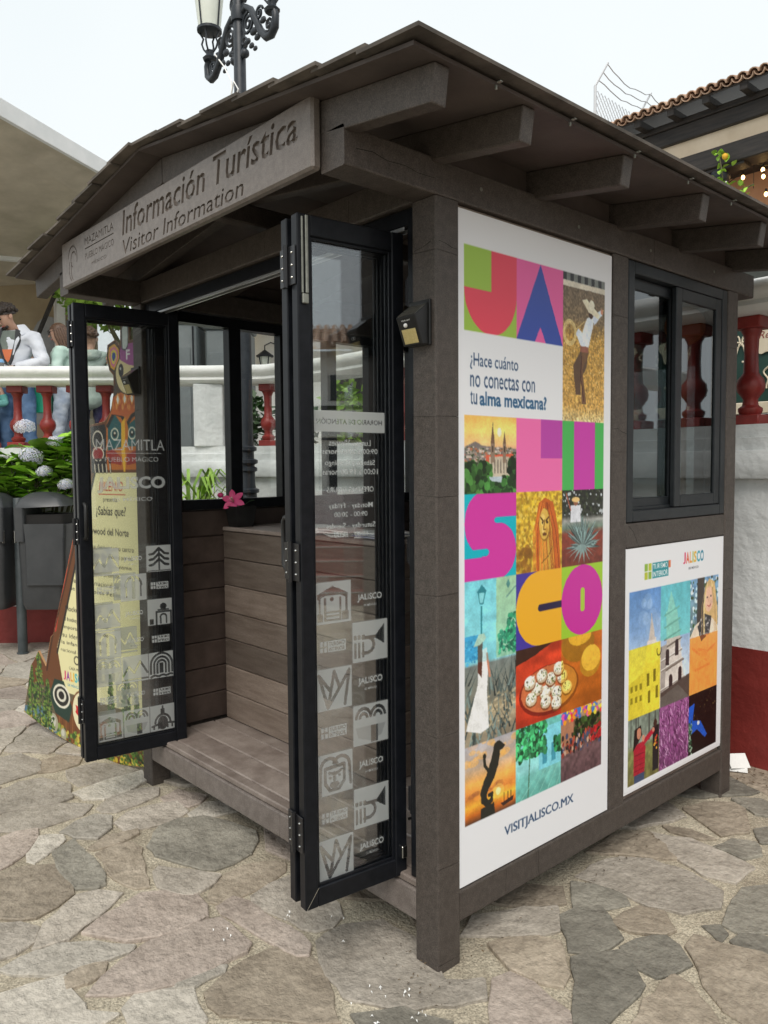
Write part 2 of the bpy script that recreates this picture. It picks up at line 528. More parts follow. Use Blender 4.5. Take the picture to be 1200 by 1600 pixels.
_tcache = {}
def text_mesh(s, offset=0.0, shear=0.0, res=3, extrude=0.0, spacing=1.0):
    key = (s, offset, shear, res, extrude, spacing)
    if key in _tcache:
        return _tcache[key]
    cu = bpy.data.curves.new('t', 'FONT')
    cu.body = s
    cu.size = 1.0
    cu.offset = offset
    cu.shear = shear
    cu.resolution_u = res
    cu.extrude = extrude
    cu.space_character = spacing
    ob = bpy.data.objects.new('t', cu)
    me = bpy.data.meshes.new_from_object(ob)
    bm = bmesh.new(); bm.from_mesh(me); bmesh.ops.triangulate(bm, faces=[f for f in bm.faces if len(f.verts) > 3]); bm.to_mesh(me); bm.free()
    v = np.array([tuple(p.co) for p in me.vertices])
    f = [tuple(p.vertices) for p in me.polygons]
    bpy.data.objects.remove(ob); bpy.data.curves.remove(cu); bpy.data.meshes.remove(me)
    _tcache[key] = (v, f)
    return v, f

# ------------------------------------------------------------------ flat print painting (colours of printed sheets)
class Canvas:
    def __init__(s, w, h, ppm, bg=(255, 255, 255), ch=3):
        s.w, s.h, s.p = w, h, ppm
        s.W, s.H = int(round(w * ppm)), int(round(h * ppm))
        s.a = np.empty((s.H, s.W, 3)); s.a[:] = np.array(bg) / 255.0
        s.X, s.Y = np.meshgrid((np.arange(s.W) + .5) / ppm, (np.arange(s.H) + .5) / ppm)
        s.clip = None
    def _win(s, x0, x1, y0, y1):
        i0, i1 = max(0, int(x0 * s.p) - 1), min(s.W, int(x1 * s.p) + 2)
        j0, j1 = max(0, int(y0 * s.p) - 1), min(s.H, int(y1 * s.p) + 2)
        return slice(j0, j1), slice(i0, i1)
    def _put(s, sl, mask, col, al=1.0):
        if s.clip is not None:
            x0, x1, y0, y1 = s.clip
            mask = mask & (s.X[sl] >= x0) & (s.X[sl] < x1) & (s.Y[sl] >= y0) & (s.Y[sl] < y1)
        c = np.asarray(col, float)
        reg = s.a[sl]
        if c.ndim == 1:
            reg[mask] = reg[mask] * (1 - al) + al * c / 255.0
        else:
            reg[mask] = reg[mask] * (1 - al) + al * c[mask] / 255.0
    def rect(s, x0, y0, x1, y1, col, al=1.0):
        sl = s._win(x0, x1, y0, y1)
        X, Y = s.X[sl], s.Y[sl]
        s._put(sl, (X >= x0) & (X < x1) & (Y >= y0) & (Y < y1), col, al)
    def poly(s, pts, col, al=1.0):
        xs = [p[0] for p in pts]; ys = [p[1] for p in pts]
        sl = s._win(min(xs), max(xs), min(ys), max(ys))
        X, Y = s.X[sl], s.Y[sl]
        m = np.zeros(X.shape, bool)
        n = len(pts)
        for i in range(n):
            (xa, ya), (xb, yb) = pts[i], pts[(i + 1) % n]
            if ya == yb: continue
            c = ((ya > Y) != (yb > Y)) & (X < (xb - xa) * (Y - ya) / (yb - ya) + xa)
            m ^= c
        s._put(sl, m, col, al)
    def ell(s, cx, cy, rx, ry, col, al=1.0):
        sl = s._win(cx - rx, cx + rx, cy - ry, cy + ry)
        X, Y = s.X[sl], s.Y[sl]
        s._put(sl, ((X - cx) / rx) ** 2 + ((Y - cy) / ry) ** 2 <= 1, col, al)
    def ring(s, cx, cy, rx, ry, t, col, a0=0, a1=360):
        sl = s._win(cx - rx - t, cx + rx + t, cy - ry - t, cy + ry + t)
        X, Y = s.X[sl] - cx, s.Y[sl] - cy
        d = np.sqrt((X / rx) ** 2 + (Y / ry) ** 2)
        an = np.degrees(np.arctan2(-Y, X)) % 360
        s._put(sl, (np.abs(d - 1) * min(rx, ry) < t / 2) & (an >= a0) & (an <= a1), col)
    def line(s, pts, w, col, al=1.0):
        for (xa, ya), (xb, yb) in zip(pts[:-1], pts[1:]):
            sl = s._win(min(xa, xb) - w, max(xa, xb) + w, min(ya, yb) - w, max(ya, yb) + w)
            X, Y = s.X[sl], s.Y[sl]
            L = max(1e-9, (xb - xa) ** 2 + (yb - ya) ** 2)
            t = np.clip(((X - xa) * (xb - xa) + (Y - ya) * (yb - ya)) / L, 0, 1)
            d = np.hypot(X - xa - t * (xb - xa), Y - ya - t * (yb - ya))
            s._put(sl, d <= w / 2, col, al)
    def grad(s, x0, y0, x1, y1, stops, noise=0.0, nscale=0.05, aniso=1.0):
        sl = s._win(x0, x1, y0, y1)
        X, Y = s.X[sl], s.Y[sl]
        t = (Y - y0) / (y1 - y0)
        ps = [q[0] for q in stops]
        c = np.stack([np.interp(t, ps, [q[1][k] for q in stops]) for k in range(3)], -1)
        if noise:
            c = c * (1 + noise * (vnoise(X / nscale * aniso, Y / nscale) - .5))[..., None]
        s._put(sl, (X >= x0) & (X < x1) & (Y >= y0) & (Y < y1), np.clip(c, 0, 255))
    def blobs(s, x0, y0, x1, y1, n, r, cols, rng, al=1.0, squash=1.0):
        for _ in range(n):
            rr = r * rng.uniform(.5, 1.3)
            s.ell(rng.uniform(x0, x1), rng.uniform(y0, y1), rr, rr * squash, cols[rng.randrange(len(cols))], al)
    def tint(s, x0, y0, x1, y1, col, al, mul=False):
        sl = s._win(x0, x1, y0, y1)
        X, Y = s.X[sl], s.Y[sl]
        m = (X >= x0) & (X < x1) & (Y >= y0) & (Y < y1)
        reg = s.a[sl]
        c = np.asarray(col) / 255.0
        if mul:
            lum = reg[m].mean(1, keepdims=True)
            reg[m] = (1 - al) * reg[m] + al * np.clip(c * (0.35 + 0.95 * lum), 0, 1)
        else:
            reg[m] = (1 - al) * reg[m] + al * c
    def text(s, t, x, y, w, h, col, off=0.0, shear=0.0, mirror=False, al=1.0, spacing=1.0):
        """fit the text's ink in the box (x,y,w,h); h None keeps proportion"""
        v, f = text_mesh(t, off, shear, spacing=spacing)
        a, b = v[:, :2].min(0), v[:, :2].max(0)
        k = w / (b[0] - a[0])
        kh = k if h is None else h / (b[1] - a[1])
        px = (v[:, 0] - a[0]) * k
        if mirror: px = w - px
        px = px + x
        py = y + (b[1] - v[:, 1]) * kh
        for q in f:
            for i in range(1, len(q) - 1):
                s._tri(px[[q[0], q[i], q[i + 1]]], py[[q[0], q[i], q[i + 1]]], col, al)
    def _tri(s, xs, ys, col, al):
        sl = s._win(xs.min(), xs.max(), ys.min(), ys.max())
        X, Y = s.X[sl], s.Y[sl]
        if X.size == 0: return
        d = (xs[1] - xs[0]) * (ys[2] - ys[0]) - (xs[2] - xs[0]) * (ys[1] - ys[0])
        if abs(d) < 1e-14: return
        l1 = ((xs[1] - X) * (ys[2] - Y) - (xs[2] - X) * (ys[1] - Y)) / d
        l2 = ((xs[2] - X) * (ys[0] - Y) - (xs[0] - X) * (ys[2] - Y)) / d
        m = (l1 >= -1e-9) & (l2 >= -1e-9) & (1 - l1 - l2 >= -1e-9)
        s._put(sl, m, col, al)
    def sample(s, step):
        """box-filtered colours at grid vertices spaced 'step' metres"""
        nx, ny = int(round(s.w / step)) + 1, int(round(s.h / step)) + 1
        a = s.a
        b = np.pad(a, ((1, 1), (1, 1), (0, 0)), mode='edge')
        a = (b[1:-1, 1:-1] * 4 + b[:-2, 1:-1] * 2 + b[2:, 1:-1] * 2 + b[1:-1, :-2] * 2 + b[1:-1, 2:] * 2 + b[:-2, :-2] + b[2:, 2:] + b[:-2, 2:] + b[2:, :-2]) / 16
        ii = np.clip((np.linspace(0, s.w, nx) * s.p), 0, s.W - 1).astype(int)
        jj = np.clip((np.linspace(0, s.h, ny) * s.p), 0, s.H - 1).astype(int)
        return a[np.ix_(jj, ii)], np.linspace(0, s.w, nx), np.linspace(0, s.h, ny)

_nt = NP.rand(256, 256)
def vnoise(x, y):
    xi, yi = np.floor(x).astype(int), np.floor(y).astype(int)
    fx, fy = x - xi, y - yi
    fx = fx * fx * (3 - 2 * fx); fy = fy * fy * (3 - 2 * fy)
    g = lambda a, b: _nt[b % 256, a % 256]
    return (g(xi, yi) * (1 - fx) + g(xi + 1, yi) * fx) * (1 - fy) + (g(xi, yi + 1) * (1 - fx) + g(xi + 1, yi + 1) * fx) * fy
TRACED = [
 [(-1.556,-0.816),(-1.561,-0.732),(-1.483,-0.618),(-1.359,-0.638),(-1.242,-0.66),(-1.199,-0.724),(-1.17,-0.81),(-1.195,-0.855),(-1.254,-0.901)],
 [(-0.988,-0.869),(-1.099,-0.791),(-1.199,-0.661),(-1.185,-0.59),(-1.106,-0.529),(-1.025,-0.654),(-0.966,-0.768),(-0.973,-0.854)],
 [(-0.955,-0.716),(-0.989,-0.657),(-1.019,-0.558),(-1.052,-0.477),(-1.006,-0.399),(-0.906,-0.336),(-0.824,-0.347),(-0.767,-0.379),(-0.76,-0.451),(-0.779,-0.558),(-0.82,-0.628),(-0.892,-0.674)],
 [(-0.642,-0.827),(-0.688,-0.758),(-0.725,-0.67),(-0.748,-0.584),(-0.758,-0.476),(-0.716,-0.347),(-0.64,-0.348),(-0.523,-0.352),(-0.502,-0.384),(-0.508,-0.562),(-0.538,-0.683),(-0.589,-0.769)],
 [(-0.939,-0.985),(-0.956,-0.909),(-0.947,-0.812),(-0.884,-0.731),(-0.779,-0.635),(-0.757,-0.656),(-0.777,-0.762),(-0.8,-0.863),(-0.877,-0.952)],
 [(-0.815,-1.077),(-0.815,-1.025),(-0.801,-0.957),(-0.772,-0.849),(-0.701,-0.87),(-0.621,-0.866),(-0.585,-0.866),(-0.506,-0.805),(-0.502,-0.834),(-0.494,-0.901),(-0.599,-1.086),(-0.686,-1.127)],
 [(-0.5,-0.774),(-0.544,-0.72),(-0.493,-0.633),(-0.445,-0.595),(-0.393,-0.618),(-0.314,-0.63),(-0.29,-0.678),(-0.31,-0.744),(-0.386,-0.801)],
 [(-0.405,-0.559),(-0.428,-0.497),(-0.455,-0.377),(-0.441,-0.276),(-0.351,-0.24),(-0.26,-0.258),(-0.158,-0.3),(-0.054,-0.356),(-0.095,-0.406),(-0.187,-0.473),(-0.255,-0.536),(-0.295,-0.575),(-0.346,-0.577)],
 [(-0.786,-0.306),(-0.802,-0.232),(-0.743,-0.214),(-0.623,-0.218),(-0.515,-0.199),(-0.395,-0.201),(-0.355,-0.243),(-0.379,-0.27),(-0.484,-0.285),(-0.619,-0.298),(-0.73,-0.32)],
 [(-0.763,-0.174),(-0.784,-0.084),(-0.783,-0.005),(-0.644,0.035),(-0.52,0.012),(-0.45,-0.03),(-0.427,-0.09),(-0.449,-0.141),(-0.494,-0.162),(-0.594,-0.172),(-0.714,-0.199)],
 [(-0.88,-0.285),(-0.96,-0.171),(-0.97,-0.094),(-0.938,-0.011),(-0.88,0.04),(-0.833,0.0),(-0.81,-0.095),(-0.798,-0.227),(-0.809,-0.286),(-0.838,-0.302)],
 [(-1.161,-0.371),(-1.185,-0.337),(-1.082,-0.268),(-0.976,-0.206),(-0.945,-0.241),(-0.928,-0.337),(-0.952,-0.363),(-1.06,-0.398)],
 [(-1.378,-0.286),(-1.5,-0.184),(-1.509,-0.089),(-1.451,0.006),(-1.318,0.057),(-1.187,0.088),(-1.116,0.059),(-1.045,-0.025),(-1.026,-0.118),(-1.032,-0.185),(-1.138,-0.238),(-1.276,-0.293)],
 [(-1.461,-0.473),(-1.474,-0.408),(-1.465,-0.33),(-1.38,-0.327),(-1.088,-0.429),(-1.119,-0.472),(-1.23,-0.498)],
 [(-1.585,-0.608),(-1.648,-0.494),(-1.51,-0.507),(-1.376,-0.514),(-1.222,-0.541),(-1.216,-0.577),(-1.261,-0.632),(-1.412,-0.625)],
 [(-1.841,-0.785),(-1.866,-0.728),(-1.881,-0.66),(-1.856,-0.589),(-1.789,-0.604),(-1.699,-0.671),(-1.627,-0.748),(-1.603,-0.803),(-1.67,-0.831)],
 [(-1.713,-0.667),(-1.779,-0.614),(-1.719,-0.528),(-1.671,-0.539),(-1.612,-0.617),(-1.566,-0.682),(-1.611,-0.693)],
 [(-2.042,-0.744),(-2.061,-0.673),(-2.111,-0.632),(-2.094,-0.54),(-2.046,-0.413),(-1.942,-0.311),(-1.865,-0.392),(-1.869,-0.558),(-1.916,-0.662),(-1.961,-0.702)],
 [(-2.36,-0.646),(-2.398,-0.578),(-2.437,-0.478),(-2.415,-0.378),(-2.252,-0.309),(-2.088,-0.353),(-2.074,-0.418),(-2.115,-0.548),(-2.138,-0.651),(-2.171,-0.696)],
 [(-1.68,-0.3),(-1.733,-0.225),(-1.733,-0.118),(-1.694,-0.009),(-1.57,-0.026),(-1.539,-0.135),(-1.557,-0.245),(-1.575,-0.295)],
 [(-1.76,-0.507),(-1.81,-0.427),(-1.816,-0.339),(-1.755,-0.298),(-1.652,-0.348),(-1.602,-0.424),(-1.667,-0.48)],
 [(-1.889,-0.295),(-1.952,-0.208),(-1.957,-0.078),(-1.904,-0.004),(-1.828,-0.049),(-1.811,-0.16),(-1.795,-0.244),(-1.828,-0.289)],
 [(-2.128,-0.316),(-2.146,-0.223),(-2.156,-0.089),(-2.158,0.031),(-2.029,-0.012),(-1.978,-0.117),(-1.973,-0.23),(-2.028,-0.3)],
 [(-2.436,-0.235),(-2.426,-0.096),(-2.267,0.01),(-2.202,0.016),(-2.178,-0.113),(-2.209,-0.262),(-2.321,-0.265)],
 [(-2.672,-0.325),(-2.674,-0.191),(-2.563,-0.128),(-2.496,-0.171),(-2.487,-0.29),(-2.516,-0.352)],
 [(-2.837,-0.502),(-2.852,-0.45),(-2.856,-0.35),(-2.69,-0.311),(-2.539,-0.345),(-2.523,-0.452),(-2.503,-0.549),(-2.568,-0.59)],
 [(-1.196,-0.978),(-1.192,-0.919),(-1.157,-0.867),(-1.09,-0.836),(-1.022,-0.868),(-1.0,-0.925),(-1.003,-0.972),(-1.027,-1.022)],
 [(-0.534,-0.591),(-0.509,-0.517),(-0.482,-0.465),(-0.461,-0.489),(-0.46,-0.576),(-0.483,-0.612)],
 [(-0.757,-0.844),(-0.775,-0.784),(-0.742,-0.741),(-0.706,-0.766),(-0.698,-0.813),(-0.709,-0.857)],
 [(-1.532,-0.472),(-1.574,-0.38),(-1.553,-0.276),(-1.514,-0.286),(-1.496,-0.372),(-1.505,-0.462)],
 [(-1.54,-0.018),(-1.592,0.084),(-1.541,0.181),(-1.425,0.154),(-1.452,0.038),(-1.5,-0.023)],
 [(-1.785,-0.029),(-1.819,0.071),(-1.666,0.125),(-1.622,0.068),(-1.621,0.018),(-1.715,-0.031)],
 [(-0.38,-0.171),(-0.398,-0.058),(-0.323,0.065),(-0.157,0.071),(0.027,-0.014),(0.1,0.077),(0.165,0.02),(0.113,-0.077),(0.017,-0.191),(-0.108,-0.267),(-0.227,-0.246)],
 [(-0.033,-0.305),(0.04,-0.187),(0.097,-0.166),(0.162,-0.13),(0.155,-0.211),(0.054,-0.321)],
 [(0.135,0.104),(0.147,0.172),(0.226,0.181),(0.301,0.157),(0.35,0.151),(0.406,0.117),(0.393,0.03),(0.291,-0.063),(0.213,0.003)],
 [(0.02,0.225),(0.044,0.301),(0.095,0.37),(0.16,0.402),(0.263,0.287),(0.282,0.231),(0.22,0.203),(0.141,0.188)],
 [(-0.083,0.208),(-0.126,0.321),(-0.044,0.482),(0.022,0.569),(0.108,0.45),(0.047,0.365),(-0.026,0.27)],
 [(0.075,0.538),(0.089,0.597),(0.135,0.676),(0.186,0.645),(0.272,0.575),(0.271,0.51),(0.25,0.432),(0.196,0.404)],
 [(0.243,0.357),(0.262,0.414),(0.319,0.507),(0.372,0.474),(0.44,0.414),(0.45,0.361),(0.465,0.2),(0.415,0.118),(0.337,0.238)],
 [(0.316,0.534),(0.327,0.609),(0.364,0.688),(0.418,0.669),(0.488,0.612),(0.475,0.54),(0.453,0.483),(0.386,0.489)],
 [(0.217,0.636),(0.215,0.719),(0.227,0.784),(0.298,0.809),(0.367,0.745),(0.357,0.701),(0.285,0.642)],
 [(-0.027,0.752),(0.041,0.792),(0.134,0.813),(0.183,0.773),(0.141,0.697),(0.078,0.614)],
 [(-0.043,0.802),(-0.045,0.924),(-0.004,1.041),(0.08,1.113),(0.243,1.128),(0.364,1.093),(0.408,0.986),(0.331,0.859),(0.229,0.823),(0.095,0.834)],
 [(-0.119,0.993),(-0.124,1.19),(-0.039,1.324),(0.137,1.194),(0.096,1.157),(-0.008,1.094)],
 [(-0.027,1.329),(0.108,1.398),(0.27,1.394),(0.373,1.357),(0.37,1.198),(0.276,1.164),(0.133,1.22)],
 [(0.211,1.408),(0.227,1.519),(0.299,1.564),(0.349,1.48),(0.321,1.393)],
 [(-0.051,1.655),(-0.014,1.795),(0.114,1.906),(0.234,1.64),(0.169,1.527)],
 [(0.051,1.915),(0.149,1.995),(0.233,1.96),(0.231,1.862),(0.19,1.842)],
 [(0.468,0.908),(0.446,1.027),(0.422,1.172),(0.473,1.259),(0.574,1.257),(0.642,1.07),(0.588,0.971),(0.536,0.896)],
 [(0.454,0.684),(0.447,0.764),(0.527,0.775),(0.628,0.823),(0.708,0.816),(0.811,0.634),(0.774,0.508),(0.724,0.482),(0.652,0.5),(0.576,0.561)],
 [(0.52,0.241),(0.497,0.35),(0.493,0.515),(0.55,0.512),(0.628,0.453),(0.684,0.401),(0.628,0.251),(0.551,0.203)],
 [(0.54,0.827),(0.548,0.892),(0.631,0.939),(0.689,0.866),(0.638,0.846),(0.574,0.808)],
 [(0.437,0.841),(0.466,0.884),(0.499,0.855),(0.507,0.796)],
 [(-0.023,1.429),(0.069,1.475),(0.168,1.472),(0.12,1.428),(0.027,1.404)],
 [(-0.155,0.422),(-0.148,0.578),(-0.041,0.687),(0.029,0.607),(-0.053,0.493)],
 [(0.256,1.685),(0.313,1.79),(0.388,1.66),(0.317,1.583)]]
# ------------------------------------------------------------------ ground: mortar sheet and flagstones
g = MB()
g.add([(-60, -60, 0), (60, -60, 0), (60, 60, 0), (-60, 60, 0)], [(0, 1, 2, 3)])
ground = tag(g.build('ground', mortar), 'sandy mortar bed of the plaza paved with irregular flagstones', None, None, 'structure')

def inpoly(p, P):
    c = False
    for i in range(len(P)):
        (xa, ya), (xb, yb) = P[i], P[(i + 1) % len(P)]
        if (ya > p[1]) != (yb > p[1]) and p[0] < (xb - xa) * (p[1] - ya) / (yb - ya) + xa:
            c = not c
    return c
def clip_half(P, q, n):
    """keep the side where (x-q).n <= 0"""
    out = []
    for i in range(len(P)):
        a, b = P[i], P[(i + 1) % len(P)]
        da = (a[0] - q[0]) * n[0] + (a[1] - q[1]) * n[1]
        db = (b[0] - q[0]) * n[0] + (b[1] - q[1]) * n[1]
        if da <= 0: out.append(a)
        if (da < 0 < db) or (db < 0 < da):
            t = da / (da - db)
            out.append((a[0] + (b[0] - a[0]) * t, a[1] + (b[1] - a[1]) * t))
    return out
def area(P):
    return 0.5 * sum(P[i][0] * P[(i + 1) % len(P)][1] - P[(i + 1) % len(P)][0] * P[i][1] for i in range(len(P)))
def roughen(P, rng, amp=0.008, step=0.085, rnd=0.22):
    # cut corners, then add jittered points along the edges
    Q = []
    n = len(P)
    for i in range(n):
        a, b, c = P[i - 1], P[i], P[(i + 1) % n]
        la, lc = math.dist(a, b), math.dist(b, c)
        k = min(rnd * rng.uniform(.3, 1.2), .45)
        Q.append((b[0] + (a[0] - b[0]) * min(k, .05 / max(la, .01)), b[1] + (a[1] - b[1]) * min(k, .05 / max(la, .01))))
        Q.append((b[0] + (c[0] - b[0]) * min(k, .05 / max(lc, .01)), b[1] + (c[1] - b[1]) * min(k, .05 / max(lc, .01))))
    out = []
    for i in range(len(Q)):
        a, b = Q[i], Q[(i + 1) % len(Q)]
        L = math.dist(a, b)
        m = max(1, int(L / step))
        for k in range(m):
            t = k / m
            j = amp if k else amp * .4
            out.append((a[0] + (b[0] - a[0]) * t + rng.uniform(-j, j), a[1] + (b[1] - a[1]) * t + rng.uniform(-j, j)))
    return out
def stone_mb(P, rng, mb=None):
    mb = mb or MB()
    if area(P) < 0: P = P[::-1]
    n = len(P)
    cx, cy = sum(p[0] for p in P) / n, sum(p[1] for p in P) / n
    h = rng.uniform(.007, .013)
    tx, ty = rng.uniform(-.006, .006), rng.uniform(-.006, .006)
    zz = lambda x, y: h + tx * (x - cx) / .3 + ty * (y - cy) / .3
    def ring(ins, dz):
        r = []
        for x, y in P:
            d = max(.02, math.hypot(x - cx, y - cy)); k = max(.2, 1 - ins / d)
            X, Y = cx + (x - cx) * k, cy + (y - cy) * k
            r.append((X, Y, max(.001, zz(X, Y) + dz + rng.uniform(-.001, .001))))
        return r
    b = [(x, y, -.015) for x, y in P]
    vs = b + ring(.001, -.003) + ring(.005, 0.0)
    fs = []
    for lv in range(2):
        fs += [(lv * n + i, lv * n + (i + 1) % n, (lv + 1) * n + (i + 1) % n, (lv + 1) * n + i) for i in range(n)]
    fs.append(tuple(2 * n + i for i in range(n)))
    mb.add(vs, fs)
    return mb
def view_size(P):
    c = Vector((sum(p[0] for p in P) / len(P), sum(p[1] for p in P) / len(P), 0)) - CAM
    z = c.dot(_F)
    if z < .3: return 0
    u, v = _f * c.dot(_R2) / z, _f * c.dot(_U2) / z
    if abs(u) > 680 or abs(v) > 880: return 0
    return abs(area(P)) * abs(c.z) / z ** 3

_rng = random.Random(5)
stone_polys = []
bounds = []
for P in TRACED:
    cxx, cyy = sum(p[0] for p in P) / len(P), sum(p[1] for p in P) / len(P)
    bounds.append((cxx, cyy, max(math.dist(p, (cxx, cyy)) for p in P), P))
    G_ = [(cxx + (p[0] - cxx) * (1 + .017 / max(.05, math.dist(p, (cxx, cyy)))), cyy + (p[1] - cyy) * (1 + .017 / max(.05, math.dist(p, (cxx, cyy))))) for p in P]
    stone_polys.append(roughen(G_, _rng, .008, .05, .05))
bsamp = []
for P in TRACED:
    for i in range(len(P)):
        a, b = P[i], P[(i + 1) % len(P)]
        m = max(1, int(math.dist(a, b) / .06))
        for k in range(m):
            bsamp.append((a[0] + (b[0] - a[0]) * k / m, a[1] + (b[1] - a[1]) * k / m))
bs_np = np.array(bsamp)
sites = []
y = -3.2
while y < 3.4:
    x = -8.6
    while x < 3.4:
        sites.append((x + _rng.uniform(-.2, .2), y + _rng.uniform(-.17, .17)))
        x += .46 * _rng.uniform(.7, 1.4)
    y += .33
sites = [s for s in sites if not any(math.dist(s, (b[0], b[1])) < b[2] + .06 and inpoly(s, b[3]) for b in bounds)
         and np.min(np.hypot(bs_np[:, 0] - s[0], bs_np[:, 1] - s[1])) > .05]
sn = np.array(sites)
for i, s in enumerate(sites):
    P = [(s[0] - .5, s[1] - .5), (s[0] + .5, s[1] - .5), (s[0] + .5, s[1] + .5), (s[0] - .5, s[1] + .5)]
    d = np.hypot(sn[:, 0] - s[0], sn[:, 1] - s[1])
    gap = _rng.uniform(.002, .010)
    for j in np.argsort(d)[1:26]:
        if d[j] > 1.2: break
        n = ((sn[j, 0] - s[0]) / d[j], (sn[j, 1] - s[1]) / d[j])
        q = (s[0] + n[0] * (d[j] / 2 - gap), s[1] + n[1] * (d[j] / 2 - gap))
        P = clip_half(P, q, n)
        if len(P) < 3: break
    if len(P) < 3: continue
    d = np.hypot(bs_np[:, 0] - s[0], bs_np[:, 1] - s[1])
    for j in np.argsort(d)[:60]:
        if d[j] > .75: break
        n = ((bs_np[j, 0] - s[0]) / d[j], (bs_np[j, 1] - s[1]) / d[j])
        P = clip_half(P, (bs_np[j, 0] - n[0] * .032, bs_np[j, 1] - n[1] * .032), n)
        if len(P) < 3: break
    if len(P) < 3 or abs(area(P)) < .012: continue
    stone_polys.append(roughen(P, _rng, .010, .06, .06))
order = sorted(range(len(stone_polys)), key=lambda i: -view_size(stone_polys[i]))
rest = MB()
for rank, i in enumerate(order):
    P = stone_polys[i]
    if rank < 285 and view_size(P) > 0:
        r = _rng.random()
        o = stone_mb(P, _rng).build('flagstone', STONES[_rng.choice([2, 2, 2, 3, 3, 0, 1, 2] if P[0][0] * .8 + P[0][1] * .1 > -.30 else [0, 0, 1, 1, 0, 3, 4, 4, 0, 2])], ground)  # right side: greenish stone tones, picked darker to carry occlusion shade as well
    else:
        rest.cur = _rng.randrange(5)
        stone_mb(P, _rng, rest)
o = rest.build('flagstone_field', STONES, ground)
o['kind'] = 'stuff'

# ------------------------------------------------------------------ the kiosk
KX0, KX1, KL, PS, HP = -2.06, 0.0, 2.0, 0.10, 2.35
kiosk = thing('information_kiosk', 'dark brown plastic lumber tourist information kiosk with gabled roof and open glass doors', 'kiosk', (-1.03, 1.0, 0))
def kp(name, mb, m=lumber, parent=None, smooth=None):
    return mb.build(name, m, parent or kiosk, smooth)
def segmented(mb, axis, lo, hi, joints, x0, x1, y0, y1, b=.006, gap=.0012):
    """a bar along an axis, cracked into lengths at the given joints (flush ends, wavering crack), with a slim core inside"""
    if axis == 'z': fn = lambda u, w, t: Vector((u, w, t))
    if axis == 'x': fn = lambda u, w, t: Vector((t, u, w))
    if axis == 'y': fn = lambda u, w, t: Vector((u, t, w))
    b = min(b, (x1 - x0) * .3, (y1 - y0) * .3)
    prof = []
    for (cx, cy, sx, sy) in ((x1, y1, -1, -1), (x0, y1, 1, -1), (x0, y0, 1, 1), (x1, y0, -1, 1)):
        A = [(cx + sx * b, cy), (cx + sx * b * .3, cy + sy * b * .3), (cx, cy + sy * b)]
        prof += A if (sx, sy) in ((1, -1), (-1, 1)) else A[::-1]
    e = [lo] + sorted(joints) + [hi]
    wav = {}
    for j in joints:
        t0, t1 = RNG.uniform(-.006, .006), RNG.uniform(-.006, .006)
        wav[j] = [t0 * (p[0] - x0) / (x1 - x0) + t1 * (p[1] - y0) / (y1 - y0) + RNG.uniform(-.002, .002) for p in prof]
    n = len(prof)
    for a, c in zip(e[:-1], e[1:]):
        wa = wav.get(a, [0] * n); wc = wav.get(c, [0] * n)
        g0 = gap / 2 if a != lo else 0
        g1 = gap / 2 if c != hi else 0
        vs = [fn(p[0], p[1], a + g0 + wa[i]) for i, p in enumerate(prof)] + [fn(p[0], p[1], c - g1 + wc[i]) for i, p in enumerate(prof)]
        mb.add(vs, [tuple(range(n)), tuple(range(2 * n - 1, n - 1, -1))] + [(i, (i + 1) % n, n + (i + 1) % n, n + i) for i in range(n)])
    mb.cur = 1
    i = .006
    if axis == 'z': mb.box(x0 + i, x1 - i, y0 + i, y1 - i, lo + .01, hi - .01, 0)
    if axis == 'x': mb.box(lo + .01, hi - .01, x0 + i, x1 - i, y0 + i, y1 - i, 0)
    if axis == 'y': mb.box(x0 + i, x1 - i, lo + .01, hi - .01, y0 + i, y1 - i, 0)
    mb.cur = 0
    return mb
LD = [lumber, dark_core]
for (x0, y0, js) in ((-.10, 0, [.03, .335, .745, 1.17, 1.475, 1.715, 2.2]), (KX0, 0, [.03, .5, .95, 1.4, 1.85]), (-.10, 1.90, [.03, .62, .98, 1.3, 1.78, 2.1]),
                    (KX0, 1.90, [.03, .6, 1.2, 1.8])):
    kp('post', segmented(MB(), 'z', 0, HP, js, x0, x0 + PS, y0, y0 + PS), LD)
# top plates, cantilevered to the front
kp('top_plate', segmented(MB(), 'y', -.34, 2.16, [.16, .43, .62, .9, 1.25, 1.6], -.10, 0, HP + .002, 2.457), LD)
kp('top_plate', segmented(MB(), 'y', -.34, 2.16, [.3, .9, 1.5], KX0, KX0 + PS, HP + .002, 2.457), LD)
kp('top_plate', segmented(MB(), 'x', KX0 + PS, -.10, [-1.5, -.9, -.4], .002, .098, HP + .002, 2.455), LD)
kp('top_plate', segmented(MB(), 'x', KX0 + PS, -.10, [-1.3, -.6], 1.902, 1.998, HP + .002, 2.455), LD)
# base beams
LB = [lumber_beam, dark_core]
kp('base_beam', segmented(MB(), 'x', KX0 + PS, -.10, [-1.86, -1.52, -1.24, -.86, -.45], .003, .06, .13, .229), LB)
kp('base_beam', segmented(MB(), 'y', .10, 1.90, [.32, .49, .78, 1.07, 1.42], -.06, -.002, .13, .229), LD)
kp('base_beam', segmented(MB(), 'y', .10, 1.90, [.6, 1.2], KX0 + .002, KX0 + .06, .13, .229), LD)
kp('base_beam', segmented(MB(), 'x', KX0 + PS, -.10, [-1.4, -.7], 1.94, 1.997, .13, .229), LD)
# floor
y = .012
i = 0
while y < 1.9:
    w = .052 if i == 0 else .142
    y1 = min(y + w - .004, 1.93)
    kp('floor_plank', MB().box(KX0 + PS + .002, -.102, y, y1, .2295, .255 + RNG.uniform(-.0015, .0015), .005), lumber_floor)
    y += w
    i += 1
kp('floor_joist', MB().box(-1.95, -.11, .9, .95, .13, .228, 0), lumber)
